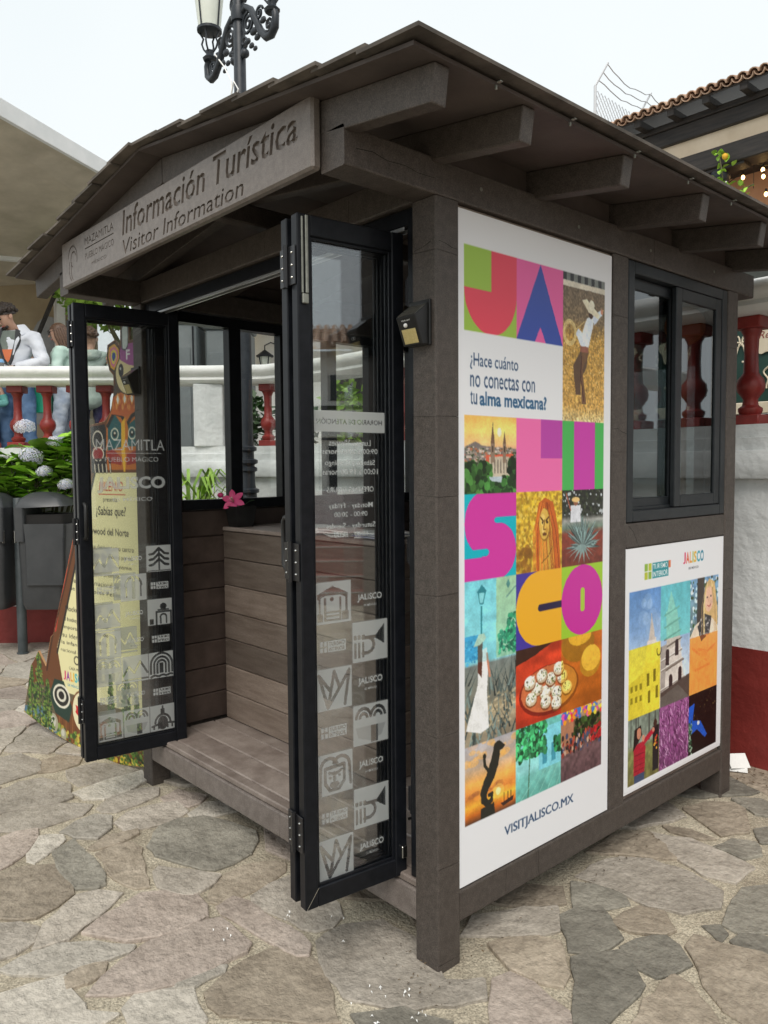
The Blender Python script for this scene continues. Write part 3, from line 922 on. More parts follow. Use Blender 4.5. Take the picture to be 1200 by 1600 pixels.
# right side wall
kp('stud', segmented(MB(), 'z', .229, HP, [.62, .98, 1.36, 1.62, 2.12], -.06, -.003, .952, 1.058), LD)
kp('cross_rail', MB().box(-.06, -.003, 1.058, 1.90, 1.237, 1.335, .006), lumber)
kp('wall_panel', MB().box(-.045, -.020, .10, .952, .229, HP, 0), lumber_warm)
kp('wall_panel', MB().box(-.045, -.020, 1.058, 1.90, .229, 1.237, 0), lumber_warm)
# plank lining inside: left wall, rear wall, right wall (inner side)
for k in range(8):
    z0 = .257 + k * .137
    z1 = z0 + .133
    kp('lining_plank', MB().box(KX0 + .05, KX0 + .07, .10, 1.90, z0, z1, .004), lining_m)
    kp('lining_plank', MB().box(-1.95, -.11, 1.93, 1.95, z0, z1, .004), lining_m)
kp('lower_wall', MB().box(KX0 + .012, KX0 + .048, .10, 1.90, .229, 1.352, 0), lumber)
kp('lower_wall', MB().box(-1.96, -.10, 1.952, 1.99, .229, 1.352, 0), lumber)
kp('lining_panel', MB().box(-.075, -.05, .10, 1.06, .257, 2.34, 0), lumber_warm)

def frame_rect(mb, fn, u0, u1, w0, w1, t, d0, d1, b=.003):
    """four bars of a rectangular frame. fn(u0,u1,w0,w1,d0,d1) -> box args"""
    for a in ((u0, u0 + t, w0, w1), (u1 - t, u1, w0, w1), (u0 + t, u1 - t, w0, w0 + t), (u0 + t, u1 - t, w1 - t, w1)):
        mb.box(*fn(a[0], a[1], a[2], a[3], d0, d1), b)
    return mb
fy = lambda u0, u1, w0, w1, d0, d1: (d0, d1, u0, u1, w0, w1)          # plane x=const: u is y
fx = lambda u0, u1, w0, w1, d0, d1: (u0, u1, d0, d1, w0, w1)          # plane y=const: u is x
def window_side(x_out, x_in, y0, y1, z0, z1, n, mat_=alu):
    m = frame_rect(MB(), fy, y0, y1, z0, z1, .05, min(x_out, x_in), max(x_out, x_in))
    p = (y1 - y0 - .1) / n
    for k in range(1, n):
        yy = y0 + .05 + k * p
        m.box(min(x_out, x_in) + .004, max(x_out, x_in) - .004, yy - .036, yy + .036, z0 + .05, z1 - .05, .003)
    w = kp('window', m, mat_)
    xm = (x_out + x_in) / 2
    for k in range(n):
        a = y0 + .05 + k * p + (.036 if k else 0); c = y0 + .05 + (k + 1) * p - (.036 if k < n - 1 else 0)
        kp('pane', MB().box(xm - .003, xm + .003, a, c, z0 + .05, z1 - .05, 0), glass, w)
    return w
window_side(KX0 + .015, KX0 + .085, .155, 1.86, 1.355, 2.345, 5)
# rear window
m = frame_rect(MB(), fx, -1.94, -.12, 1.355, 2.345, .05, 1.93, 1.985)
for k in (1, 2):
    xx = -1.94 + 1.82 * k / 3
    m.box(xx - .03, xx + .03, 1.934, 1.981, 1.405, 2.295, .003)
w = kp('window', m, alu)
for k in range(3):
    kp('pane', MB().box(-1.89 + k * .6067 + .0, -1.89 + k * .6067 + .52, 1.955, 1.961, 1.405, 2.295, 0), glass, w)
# right sliding window
m = frame_rect(MB(), fy, 1.061, 1.897, 1.339, 2.348, .045, -.066, -.004)
m.box(-.036, -.030, 1.106, 1.852, 1.384, 1.396, .001)
w = kp('window', m, alu_grey)
s1 = kp('sash', frame_rect(MB(), fy, 1.108, 1.50, 1.386, 2.302, .045, -.062, -.040), alu_grey, w)
s2 = kp('sash', frame_rect(MB(), fy, 1.44, 1.85, 1.386, 2.302, .05, -.030, -.008), alu_grey, w)
kp('pane', MB().box(-.053, -.049, 1.153, 1.455, 1.431, 2.257, 0), glass_dark, w)
kp('pane', MB().box(-.021, -.017, 1.49, 1.80, 1.436, 2.252, 0), glass_dark, w)

# roof
XR = -1.03
def zrt(x):
    return 2.488 + .135 * (1.36 - abs(x - XR))
def rafter(y0, y1, sg):
    mb = MB()
    xa, xb = XR + sg * .002, XR + sg * 1.36
    pts = [(xa, zrt(xa)), (xb, zrt(xb)), (xb - sg * .013, zrt(xb) - .088), (xa, zrt(xa) - .09)]
    mb.prism(pts, lambda u, w, t: Vector((u, t, w)), y0, y1)
    return mb
for y0 in (-.34, -.015, .468, .967, 1.44, 1.93):
    for sg in (1, -1):
        o = kp('rafter', rafter(y0, y0 + .05, sg), lumber)
        bv = o.modifiers.new('b', 'BEVEL'); bv.width = .004; bv.segments = 2
kp('ridge_beam', MB().box(XR - .03, XR + .03, -.285, 2.2, 2.50, 2.575, .005), lumber)
for sg in (1, -1):
    for ya, yb in ((.036, .466), (.52, .965), (1.019, 1.438), (1.492, 1.928)):
        xx = -.045 if sg > 0 else KX0 + .045
        kp('blocking', MB().box(xx - .012, xx + .012, ya, yb, 2.458, zrt(xx) - .001, 0), soffit)
    mb = MB()
    xa, xb = XR, XR + sg * 1.378
    mb.prism([(xa, zrt(xa) + .001), (xb, zrt(xb) + .001), (xb, zrt(xb) + .011), (xa, zrt(xa) + .011)], lambda u, w, t: Vector((u, t, w)), -.425, 2.24)
    kp('roof_sheathing', mb, soffit)
    for i in range(8):
        d0, d1 = max(0.0, i * .176 - .02), (i + 1) * .176 + .012
        zt = lambda d: 2.488 + .135 * (1.36 - d) + .0115
        e0, e1 = .0008, .0105
        th = .0095
        for (ya, yb) in ((-.462 + RNG.uniform(-.008, .012), .92), (.924, 2.28)):
            mb = MB()
            pts = [(XR + sg * d0, zt(d0) + e0), (XR + sg * d1, zt(d1) + e1), (XR + sg * d1, zt(d1) + e1 + th), (XR + sg * d0, zt(d0) + e0 + th)]
            mb.prism(pts, lambda u, w, t: Vector((u, t, w)), ya, yb)
            kp('roof_board', mb, shingle)
for yy in (-.15, .158, .487, .815, 1.129, 1.45, 1.78):
    kp('eave_clip', MB().box(.349, .3545, yy - .003, yy + .003, 2.474, 2.485, .001), bolt_m)
    kp('eave_clip', MB().box(.360, .372, yy - .008, yy + .002, 2.4855, 2.488, .0005), bolt_m)

# sign board with carved lettering
sb = MB().box(-1.934, -.093, -.374, -.342, 2.3605, 2.556, .009)
sign = kp('sign_board', sb, lumber_sign)
cuts = []
def carve(t, x, z, w, h, off=0.0, shear=0.0, depth=.007):
    v, f = text_mesh(t, off, shear, res=2)
    a, b = v[:, :2].min(0), v[:, :2].max(0)
    k, kh = w / (b[0] - a[0]), h / (b[1] - a[1])
    P2 = np.stack([x + (v[:, 0] - a[0]) * k, z + (v[:, 1] - a[1]) * kh], 1)
    bm = bmesh.new()
    vv = [bm.verts.new((p[0], -.38, p[1])) for p in P2]
    for q in f:
        try: bm.faces.new([vv[i] for i in q])
        except ValueError: pass
    bmesh.ops.remove_doubles(bm, verts=bm.verts, dist=1e-5)
    r = bmesh.ops.extrude_face_region(bm, geom=list(bm.faces))
    nv = [e for e in r['geom'] if isinstance(e, bmesh.types.BMVert)]
    bmesh.ops.translate(bm, verts=nv, vec=(0, .38 - .374 + depth, 0))
    bm.verts.index_update()
    bmesh.ops.recalc_face_normals(bm, faces=bm.faces)
    c_ = MB(); c_.add([tuple(q.co) for q in bm.verts], [tuple(q.index for q in fc.verts) for fc in bm.faces]); cuts.append(c_)
    bm.free()
SGN_X = lambda t: -1.934 + t * 1.841
carve('Información Turística', -1.30, 2.450, 1.142, .092, off=.013, depth=.008, shear=.16)
carve('Visitor Information', -1.298, 2.378, .862, .055, off=.004, depth=.007, shear=.16)
carve('MAZAMITLA', -1.668, 2.493, .29, .03)
carve('PUEBLO MÁGICO', -1.668, 2.434, .29, .032)
carve('MÉXICO', -1.60, 2.400, .15, .017)
cuts.append(MB().box(-1.668, -1.378, -.38, -.367, 2.477, 2.481, 0))
cx, cz = -1.805, 2.458
for r, a0, a1, dx, dz in ((.045, -20, 170, -.002, .006), (.026, 20, 250, .008, .004), (.05, 150, 235, .014, -.03), (.05, 150, 230, .036, -.035)):
    ang = np.radians(np.linspace(a0, a1, 12))
    r *= 1.25
    outp = [(cx + dx + (r + .003) * math.cos(a) * .9, cz + dz + (r + .003) * math.sin(a)) for a in ang] + [(cx + dx + (r - .003) * math.cos(a) * .9, cz + dz + (r - .003) * math.sin(a)) for a in ang[::-1]]
    cuts.append(MB().prism(outp, lambda u, q, t: Vector((u, t, q)), -.38, -.3675))
sign_mesh = sign.data
off = WORLD['information_kiosk'].translation
for c_ in cuts:
    m_ = bpy.data.meshes.new('cutter'); m_.from_pydata([tuple(Vector(p) - off) for p in c_.v], [], c_.f)
    bm = bmesh.new(); bm.from_mesh(m_); bmesh.ops.recalc_face_normals(bm, faces=bm.faces); bm.to_mesh(m_); bm.free()
    co_ = bpy.data.objects.new('cutter', m_); COL.objects.link(co_)
    tmp = bpy.data.objects.new('tmp', sign_mesh); COL.objects.link(tmp)
    bo = tmp.modifiers.new('carve', 'BOOLEAN')
    bo.operation = 'DIFFERENCE'; bo.solver = 'EXACT'; bo.object = co_; bo.use_self = True; bo.use_hole_tolerant = True
    dg = bpy.context.evaluated_depsgraph_get()
    nm = bpy.data.meshes.new_from_object(tmp.evaluated_get(dg))
    if len(nm.vertices) > len(sign_mesh.vertices) and max(v.co.x for v in nm.vertices) - min(v.co.x for v in nm.vertices) > 1.8:
        sign_mesh = nm
    else:
        print('carve failed', len(nm.vertices))
    bpy.data.objects.remove(tmp); bpy.data.objects.remove(co_)
sign_mesh.name = 'sign_board'
sign.data = sign_mesh

def crack(pts, fnc, w=.0022, name='crack'):
    mb = MB()
    for a_, c_ in zip(pts[:-1], pts[1:]):
        d = Vector((c_[0] - a_[0], c_[1] - a_[1])); n_ = Vector((-d.y, d.x)).normalized() * w * RNG.uniform(.25, .5)
        mb.add([fnc(a_[0] - n_.x, a_[1] - n_.y), fnc(c_[0] - n_.x, c_[1] - n_.y), fnc(c_[0] + n_.x, c_[1] + n_.y), fnc(a_[0] + n_.x, a_[1] + n_.y)], [(0, 1, 2, 3)])
    kp(name, mb, dark_core)
on_side = lambda u, w: Vector((.0006, u, w))
on_front = lambda u, w: Vector((u, -.0006, w))
crack([(-.30, 2.402), (-.24, 2.408), (-.19, 2.398), (-.12, 2.402), (-.07, 2.394), (.0, 2.396)], on_side)
crack([(.012, 2.222), (.04, 2.219), (.07, 2.211), (.095, 2.21)], on_side)
crack([(-.09, 2.206), (-.05, 2.212), (-.02, 2.222)], on_front)
crack([(.50, .232), (.505, .20), (.50, .17), (.508, .134)], lambda u, w: Vector((-.0014, u, w)), .003)
crack([(.96, 1.70), (.99, 1.702), (1.02, 1.69), (1.052, 1.684)], lambda u, w: Vector((-.0024, u, w)))
crack([(1.075, 1.325), (1.11, 1.30), (1.135, 1.262), (1.15, 1.242)], lambda u, w: Vector((-.0024, u, w)))
for (yy, zz) in ((1.21, 2.405), (.2, 2.41), (1.75, 2.41), (.72, 2.40)):
    kp('screw', MB().lathe([(.001, .0), (.006, .0005), (.0065, .0016), (.001, .0022)], (.0, yy, zz), 8, M=Matrix.Rotation(PI / 2, 3, 'Y')), bolt_m)
# door frame
mb = MB().box(-.14, -.102, .02, .085, .256, 2.348, .002).box(-1.958, -1.92, .02, .085, .256, 2.348, .002).box(-1.92, -.14, .02, .085, 2.30, 2.348, .002)
df = kp('door_frame', mb, alu)
kp('track', MB().box(-1.90, -.16, .024, .030, 2.289, 2.300, .001).box(-1.90, -.16, .052, .058, 2.289, 2.300, .001), track, df)

# folding door leaves. local frame: s along e (from the free edge), d outwards along n, z up
E2 = Vector((.1141, .9935, 0)); N2 = Vector((.9935, -.1141, 0))
def leaf(p0, w, z0, z1, gz0, gz1, th=.035, st=.045, name='door'):
    M = Matrix(((E2.x, N2.x, 0, p0[0]), (E2.y, N2.y, 0, p0[1]), (0, 0, 1, 0), (0, 0, 0, 1)))
    mb = MB()
    mb.box(0, st, -th, 0, z0, z1, .003, M).box(w - st, w, -th, 0, z0, z1, .003, M)
    mb.box(st, w - st, -th, 0, z0, gz0, .003, M).box(st, w - st, -th, 0, gz1, z1, .003, M)
    # glazing beads
    bd = .008
    for d in (-.010, -th + .004):
        mb.box(st, st + bd, d - .003, d + .003, gz0, gz1, .001, M).box(w - st - bd, w - st, d - .003, d + .003, gz0, gz1, .001, M)
        mb.box(st + bd, w - st - bd, d - .003, d + .003, gz0, gz0 + bd, .001, M).box(st + bd, w - st - bd, d - .003, d + .003, gz1 - bd, gz1, .001, M)
    o = kp(name, mb, alu)
    kp('pane', MB().box(st - .002, w - st + .002, -.0205, -.0155, gz0 - .002, gz1 + .002, 0, M), glass, o)
    return o, M
def hinge(o, M, z, s0=-.006, d0=-.062, d1=0.0):
    mb = MB()
    mb.box(s0, s0 + .004, d0 - .03, (d0 + d1) / 2 - .021, z - .055, z + .055, .001, M).box(s0, s0 + .004, (d0 + d1) / 2 - .013, d1 - .005, z - .055, z + .055, .001, M)
    c = M @ Vector((s0 - .005, (d0 + d1) / 2 - .017, z - .06))
    mb.lathe([(.007, 0), (.007, .12)], c, 8)
    h = kp('hinge', mb, hinge_m, o)
    mb = MB()
    for dz in (-.035, 0, .035):
        for d in (d0 - .015, d1 - .02):
            mb.ball(M @ Vector((s0 - .001, d, z + dz)), .0035, 6, 4)
    kp('screw_heads', mb, steel, o)
PR = (-.2215, -.3355)
lA, MA = leaf(PR, .378, .24, 2.285, .30, 2.225, name='door')
PRB = (PR[0] - N2.x * .062, PR[1] - N2.y * .062)
lB, MBm = leaf(PRB, .378, .24, 2.285, .30, 2.225, name='door')
for z in (2.14, 1.285, .47):
    hinge(lA, MA, z)
def dhandle(o, M, s, d0, d1, z0, z1):
    p = [(s, d0, z0), (s, d1 + .012 * (1 if d1 < d0 else -1), z0), (s, d1, z0 + .012), (s, d1, z1 - .012), (s, d1 + .012 * (1 if d1 < d0 else -1), z1), (s, d0, z1)]
    kp('handle', MB().tube([M @ Vector(q) for q in p], .0085, 8), black_plastic, o, 50)
dhandle(lB, MBm, .022, -.035, -.085, 1.255, 1.41)
# flush bolt at the top of the right leaf
kp('flush_bolt', MB().box(.012, .018, .0005, .005, 2.06, 2.275, .002, MA), bolt_m, lA)
kp('flush_bolt', MB().box(.024, .033, .0005, .008, 2.06, 2.28, .002, MA), bolt_m, lA)
kp('flush_bolt', MB().box(.012, .032, .001, .010, 2.03, 2.058, .003, MA), bolt_m, lA)
kp('mitre_line', MB().prism([(.002, .242), (.0042, .242), (.0455, .299), (.0433, .299)], lambda u, w, t: MA @ Vector((u, t, w)), .0002, .0006), steel, lA)
kp('floor_bolt', MB().box(.352, .372, .0, .010, .30, .34, .002, MA).tube([MA @ Vector((.385, .0, .42)), MA @ Vector((.41, .0, .42))], .005), steel, lA)
for z in (2.1, 1.3, .5):
    c = Vector((-.142, .03, z - .045))
    kp('hinge', MB().lathe([(.008, 0), (.008, .09)], c, 8).box(-.16, -.14, .028, .034, z - .04, z + .04, .001), hinge_m, lA)
PL = (-1.859, -.359)
lC, MC = leaf(PL, .475, .24, 2.295, .30, 2.235, st=.05, name='door')
PLD = (PL[0] - N2.x * .062, PL[1] - N2.y * .062)
lD, MD = leaf(PLD, .43, .24, 2.295, .30, 2.235, st=.05, name='door')
for z in (2.16, 1.285, .47):
    hinge(lC, MC, z)
dhandle(lC, MC, .022, 0, .03, 1.255, 1.41)

# frosted film and lettering on the door glass
def film_sheet(o, M, s0, s1, z0, z1, paint, d, ppm=900, step=.0026, name='window_film'):
    cv = Canvas(s1 - s0, z1 - z0, ppm, (0, 0, 0))
    paint(cv)
    a, xs, ys = cv.sample(step)
    P = np.zeros((len(ys), len(xs), 3))
    for j, yv in enumerate(ys):
        for i, xv in enumerate(xs):
            P[j, i] = (M[0][0] * (s0 + xv) + M[0][1] * d + M[0][3], M[1][0] * (s0 + xv) + M[1][1] * d + M[1][3], z1 - yv)
    return fast_grid(name, film, o, P, a)
W8 = (172,) * 3
GH = (120,) * 3
CLR = (8,) * 3
def icon(cv, k, x, y, w, h):
    cv.rect(x + .002, y + .002, x + w - .002, y + h - .002, W8)
    X = lambda t: x + t * w
    Y = lambda t: y + t * h
    lw = w * .075
    c = CLR
    if k == 'bandstand':
        cv.poly([(X(.1), Y(.42)), (X(.1), Y(.3)), (X(.3), Y(.2)), (X(.5), Y(.12)), (X(.7), Y(.2)), (X(.9), Y(.3)), (X(.9), Y(.42)), (X(.7), Y(.33)), (X(.3), Y(.33))], c)
        for q in (.14, .28, .68, .84):
            cv.rect(X(q), Y(.38), X(q + .05), Y(.92), c)
        for q in (.7, .79, .88):
            cv.rect(X(.28), Y(q), X(.72), Y(q + .04), c)
        cv.rect(X(.1), Y(.74), X(.25), Y(.92), c); cv.rect(X(.75), Y(.72), X(.92), Y(.92), c)
        cv.ell(X(.48), Y(.42), w * .05, h * .05, c)
    elif k == 'trumpet':
        cv.poly([(X(.66), Y(.38)), (X(.9), Y(.12)), (X(.9), Y(.62)), (X(.66), Y(.46))], c)
        cv.line([(X(.3), Y(.42)), (X(.7), Y(.42))], lw, c)
        cv.ring(X(.42), Y(.6), w * .18, h * .18, lw, c, 270, 360); cv.ring(X(.42), Y(.6), w * .18, h * .18, lw, c, 0, 90)
        cv.line([(X(.3), Y(.78)), (X(.42), Y(.78))], lw, c)
        for q in (.06, .17, .28):
            cv.rect(X(q), Y(.52), X(q + .06), Y(.88), c); cv.rect(X(q - .01), Y(.34), X(q + .07), Y(.44), c)
    elif k == 'agave':
        cv.line([(X(.35), Y(.93)), (X(.12), Y(.15)), (X(.42), Y(.55))], lw, c)
        cv.line([(X(.35), Y(.93)), (X(.52), Y(.1)), (X(.66), Y(.5)), (X(.92), Y(.12)), (X(.8), Y(.9))], lw, c)
        cv.line([(X(.35), Y(.93)), (X(.66), Y(.5))], lw, c)
    elif k == 'mask':
        cv.ring(X(.36), Y(.36), w * .22, h * .24, lw, c, 20, 190); cv.ring(X(.68), Y(.36), w * .22, h * .24, lw, c, 350, 360); cv.ring(X(.68), Y(.36), w * .22, h * .24, lw, c, 0, 160)
        cv.line([(X(.14), Y(.4)), (X(.12), Y(.95))], lw, c); cv.line([(X(.9), Y(.36)), (X(.93), Y(.8))], lw, c)
        cv.line([(X(.26), Y(.35)), (X(.26), Y(.7)), (X(.38), Y(.88)), (X(.62), Y(.88)), (X(.76), Y(.7)), (X(.76), Y(.32)), (X(.26), Y(.35))], lw, c)
        cv.line([(X(.36), Y(.46)), (X(.46), Y(.5))], lw * .9, c); cv.line([(X(.56), Y(.5)), (X(.68), Y(.44))], lw * .9, c)
        cv.line([(X(.5), Y(.48)), (X(.5), Y(.64))], lw, c)
        cv.ell(X(.39), Y(.58), w * .035, h * .03, c); cv.ell(X(.63), Y(.56), w * .035, h * .03, c); cv.ell(X(.5), Y(.76), w * .13, h * .08, c)
    elif k == 'arches':
        for cx_ in (.3, .7):
            for r in (.2, .1):
                cv.ring(X(cx_), Y(.35), w * r, h * r * 1.2, lw * .9, c, 0, 180)
        cv.poly([(X(.08), Y(.55)), (X(.92), Y(.55)), (X(.8), Y(.82)), (X(.5), Y(.92)), (X(.15), Y(.8))], GH)
        cv.rect(X(.5), Y(.55), X(.7), Y(.95), c)
    elif k == 'pine':
        cv.rect(X(.47), Y(.08), X(.53), Y(.92), c)
        for q in (.12, .32, .52):
            for sg in (-1, 1):
                cv.line([(X(.5), Y(q)), (X(.5 + sg * .22), Y(q + .2)), (X(.5 + sg * .36), Y(q + .22))], lw * 1.2, c)
        cv.rect(X(.05), Y(.93), X(.95), Y(.97), c)
    elif k == 'chapel':
        cv.line([(X(.35), Y(.95)), (X(.35), Y(.5)), (X(.92), Y(.5)), (X(.92), Y(.95))], lw, c)
        cv.ring(X(.62), Y(.72), w * .12, h * .13, lw * .8, c, 0, 180); cv.rect(X(.48), Y(.72), X(.54), Y(.95), c); cv.rect(X(.71), Y(.72), X(.77), Y(.95), c)
        cv.ell(X(.62), Y(.3), w * .13, h * .12, c); cv.rect(X(.4), Y(.4), X(.84), Y(.45), c)
        cv.rect(X(.08), Y(.75), X(.24), Y(.95), c)
    elif k == 'rainbow':
        for r in (.42, .29, .17):
            cv.ring(X(.5), Y(.5), w * r, h * r * 1.05, lw, c, 0, 180)
            cv.rect(X(.5 - r) - lw / 2, Y(.5), X(.5 - r) + lw / 2, Y(.82), c); cv.rect(X(.5 + r) - lw / 2, Y(.5), X(.5 + r) + lw / 2, Y(.82), c)
        cv.rect(X(.42), Y(.42), X(.58), Y(.8), c)
        cv.line([(X(t / 12), Y(.9 + .025 * math.sin(t * 1.7))) for t in range(1, 12)], lw, c)
    elif k == 'dome':
        cv.ring(X(.5), Y(.72), w * .3, h * .34, lw, c, 0, 180); cv.ell(X(.5), Y(.7), w * .2, h * .26, c)
        cv.rect(X(.42), Y(.16), X(.58), Y(.4), c); cv.rect(X(.47), Y(.05), X(.53), Y(.18), c)
        cv.line([(X(.08), Y(.8)), (X(.5), Y(.7)), (X(.95), Y(.76))], lw, c)
        for q in (.12, .3, .48, .66, .84):
            cv.rect(X(q), Y(.78), X(q + .06), Y(.92), c)
    elif k == 'bell':
        cv.ring(X(.5), Y(.45), w * .3, h * .34, lw, c, 0, 180); cv.rect(X(.45), Y(.1), X(.55), Y(.9), c); cv.rect(X(.2), Y(.45), X(.26), Y(.85), c); cv.rect(X(.74), Y(.45), X(.8), Y(.85), c)
    elif k == 'hills':
        cv.line([(X(.02), Y(.75)), (X(.25), Y(.4)), (X(.45), Y(.65)), (X(.68), Y(.25)), (X(.95), Y(.7))], lw, c)
        cv.rect(X(.02), Y(.86), X(.98), Y(.92), c)
def logo_j(cv, x, y, w, h):
    cv.text('JALISCO', x + w * .16, y + h * .36, w * .68, h * .2, W8, .03)
    cv.text('ES MÉXICO', x + w * .34, y + h * .6, w * .34, h * .07, W8, .01)
def logo_t(cv, x, y, w, h):
    cv.rect(x + w * .36, y + h * .38, x + w * .84, y + h * .64, W8)
    cv.text('TURISMO', x + w * .39, y + h * .40, w * .42, h * .09, CLR, .02)
    cv.text('INTERIOR', x + w * .39, y + h * .53, w * .42, h * .09, CLR, .02)
    for i in range(2):
        for j in range(2):
            cv.rect(x + w * (.16 + .1 * i), y + h * (.38 + .14 * j), x + w * (.24 + .1 * i), y + h * (.49 + .14 * j), W8)
def film_right(cv):
    w, h = cv.w / 2, .1313
    L_ = [('i', 'bandstand'), ('t', 0), ('i', 'agave'), ('t', 0), ('i', 'mask'), ('t', 0), ('i', 'agave')]
    R_ = [('j', 0), ('i', 'trumpet'), ('j', 0), ('i', 'arches'), ('j', 0), ('i', 'trumpet'), ('j', 0)]
    for c_, col in enumerate((L_, R_)):
        for r, (k, n) in enumerate(col):
            a = (c_ * w, r * h + (.0 if c_ == 0 else .002), w, h)
            if k == 'i': icon(cv, n, *a)
            elif k == 't': logo_t(cv, *a)
            else: logo_j(cv, *a)
film_sheet(lA, MA, .046, .317, .302, 1.221, film_right, -.0145)
def film_left(cv):
    w, h = cv.w / 3, .1275
    pat = [['hills', 'j', 'pine'], ['t', 'bell', 't'], ['hills', 'j', 'chapel'], ['bell', 'j', 't'], ['arches', 'hills', 'rainbow'], ['t', 'j', 't'], ['bandstand', 'arches', 'dome']]
    for r in range(7):
        for c_ in range(3):
            k = pat[r][c_]
            a = (c_ * w, r * h, w, h)
            if k == 't': logo_t(cv, *a)
            elif k == 'j': logo_j(cv, *a)
            else: icon(cv, k, *a)
film_sheet(lC, MC, .052, .423, .305, 1.205, film_left, -.0145)
def film_left2(cv):
    w, h = cv.w / 3, .1275
    for r in range(7):
        for c_ in range(2):
            if (r + c_) % 2: continue
            icon(cv, ['bell', 'hills', 'chapel', 'arches'][(r + 2 * c_) % 4], c_ * w, r * h, w, h)
film_sheet(lD, MD, .052, .378, .305, 1.205, film_left2, -.0145)
def names_left(cv):
    c = (150,) * 3
    cv.text('MAZAMITLA', 0, .0, cv.w, .05, c, .0)
    cv.rect(cv.w * .15, .062, cv.w * .95, .065, c)
    cv.text('PUEBLO MÁGICO', cv.w * .12, .075, cv.w * .78, .028, c, .0)
    cv.text('JALISCO', 0, .17, cv.w, .075, c, .04)
    cv.text('ES MÉXICO', cv.w * .22, .262, cv.w * .58, .022, c, .01)
film_sheet(lC, MC, .085, .40, 1.405, 1.70, names_left, -.0145, step=.0022, name='window_lettering')
def hours(cv):
    def T(t, y, w, h, c, off=.0):
        cv.text(t, .27 * .5 - w / 2, y * .68, w, h * .78, c, off, mirror=True)
    cv.rect(0, .0, .262, .062, (225,) * 3)
    T('HORARIO DE ATENCIÓN', .030, .235, .024, (6,) * 3, .015)
    w8 = (215,) * 3
    T('Lunes - Viernes', .125, .15, .024, w8, .01)
    T('09:00 a 20:00 horas', .165, .20, .021, w8, .01)
    T('Sábado y Domingo', .215, .18, .026, w8, .01)
    T('10:00 a 19:00 horas', .255, .20, .021, w8, .01)
    T('OPENING HOURS', .335, .17, .02, w8, .015)
    T('Monday - Friday', .405, .16, .026, w8, .01)
    T('09:00 - 20:00', .445, .12, .02, w8, .01)
    T('Saturday - Sunday', .495, .18, .026, w8, .01)
    T('10:00 - 19:00', .535, .12, .02, w8, .01)
film_sheet(lA, MA, .048, .318, 1.33, 1.73, lambda cv: hours(cv), -.0145, step=.002, name='hours_lettering')
# ------------------------------------------------------------------ printed posters on the side wall
def to_wall(cv, step, y0, z1, x, parent, m, name='print', k=0.88):
    a, xs, ys = cv.sample(step)
    P = np.zeros((len(ys), len(xs), 3))
    P[..., 0] = x
    P[..., 1] = y0 + xs[None, :]
    P[..., 2] = z1 - ys[:, None]
    return fast_grid(name, m, parent, P, lin(a) * k)

def photo(cv, x0, y0, x1, y1, warp=.0014, grain=.10, contrast=1.16):
    sl = cv._win(x0, x1, y0, y1)
    X, Y = cv.X[sl], cv.Y[sl]
    wx = (vnoise(X / .012 + 7, Y / .012) - .5) * warp * 1.2 + (vnoise(X / .005, Y / .005 + 9) - .5) * warp * .8
    wy = (vnoise(X / .012 + 31, Y / .012 + 5) - .5) * warp * 1.2 + (vnoise(X / .005 + 3, Y / .005 + 19) - .5) * warp * .8
    i = np.clip(((np.clip(X + wx, x0 + .001, x1 - .002)) * cv.p), 0, cv.W - 1).astype(int)
    j = np.clip(((np.clip(Y + wy, y0 + .001, y1 - .002)) * cv.p), 0, cv.H - 1).astype(int)
    a = cv.a[j, i]
    g = 1 + grain * (vnoise(X / .004 + 50, Y / .004) - .5) + grain * (vnoise(X / .018 + 5, Y / .018 + 40) - .5) + .5 * grain * (vnoise(X / .06, Y / .06 + 77) - .5)
    a = np.clip(((a * g[..., None]) - .45) * contrast + .49, 0, 1)
    m = (X >= x0) & (X < x1) & (Y >= y0) & (Y < y1)
    cv.a[sl][m] = a[m]
rg = random.Random(3)
NAVY = (38, 72, 112)
def tree_mass(cv, x0, y0, x1, y1, n, r, base=(52, 86, 38)):
    cols = [tuple(int(c * q) for c in base) for q in (.45, .6, .8, 1.0, 1.25)]
    cv.blobs(x0, y0, x1, y1, n, r, cols, rg)
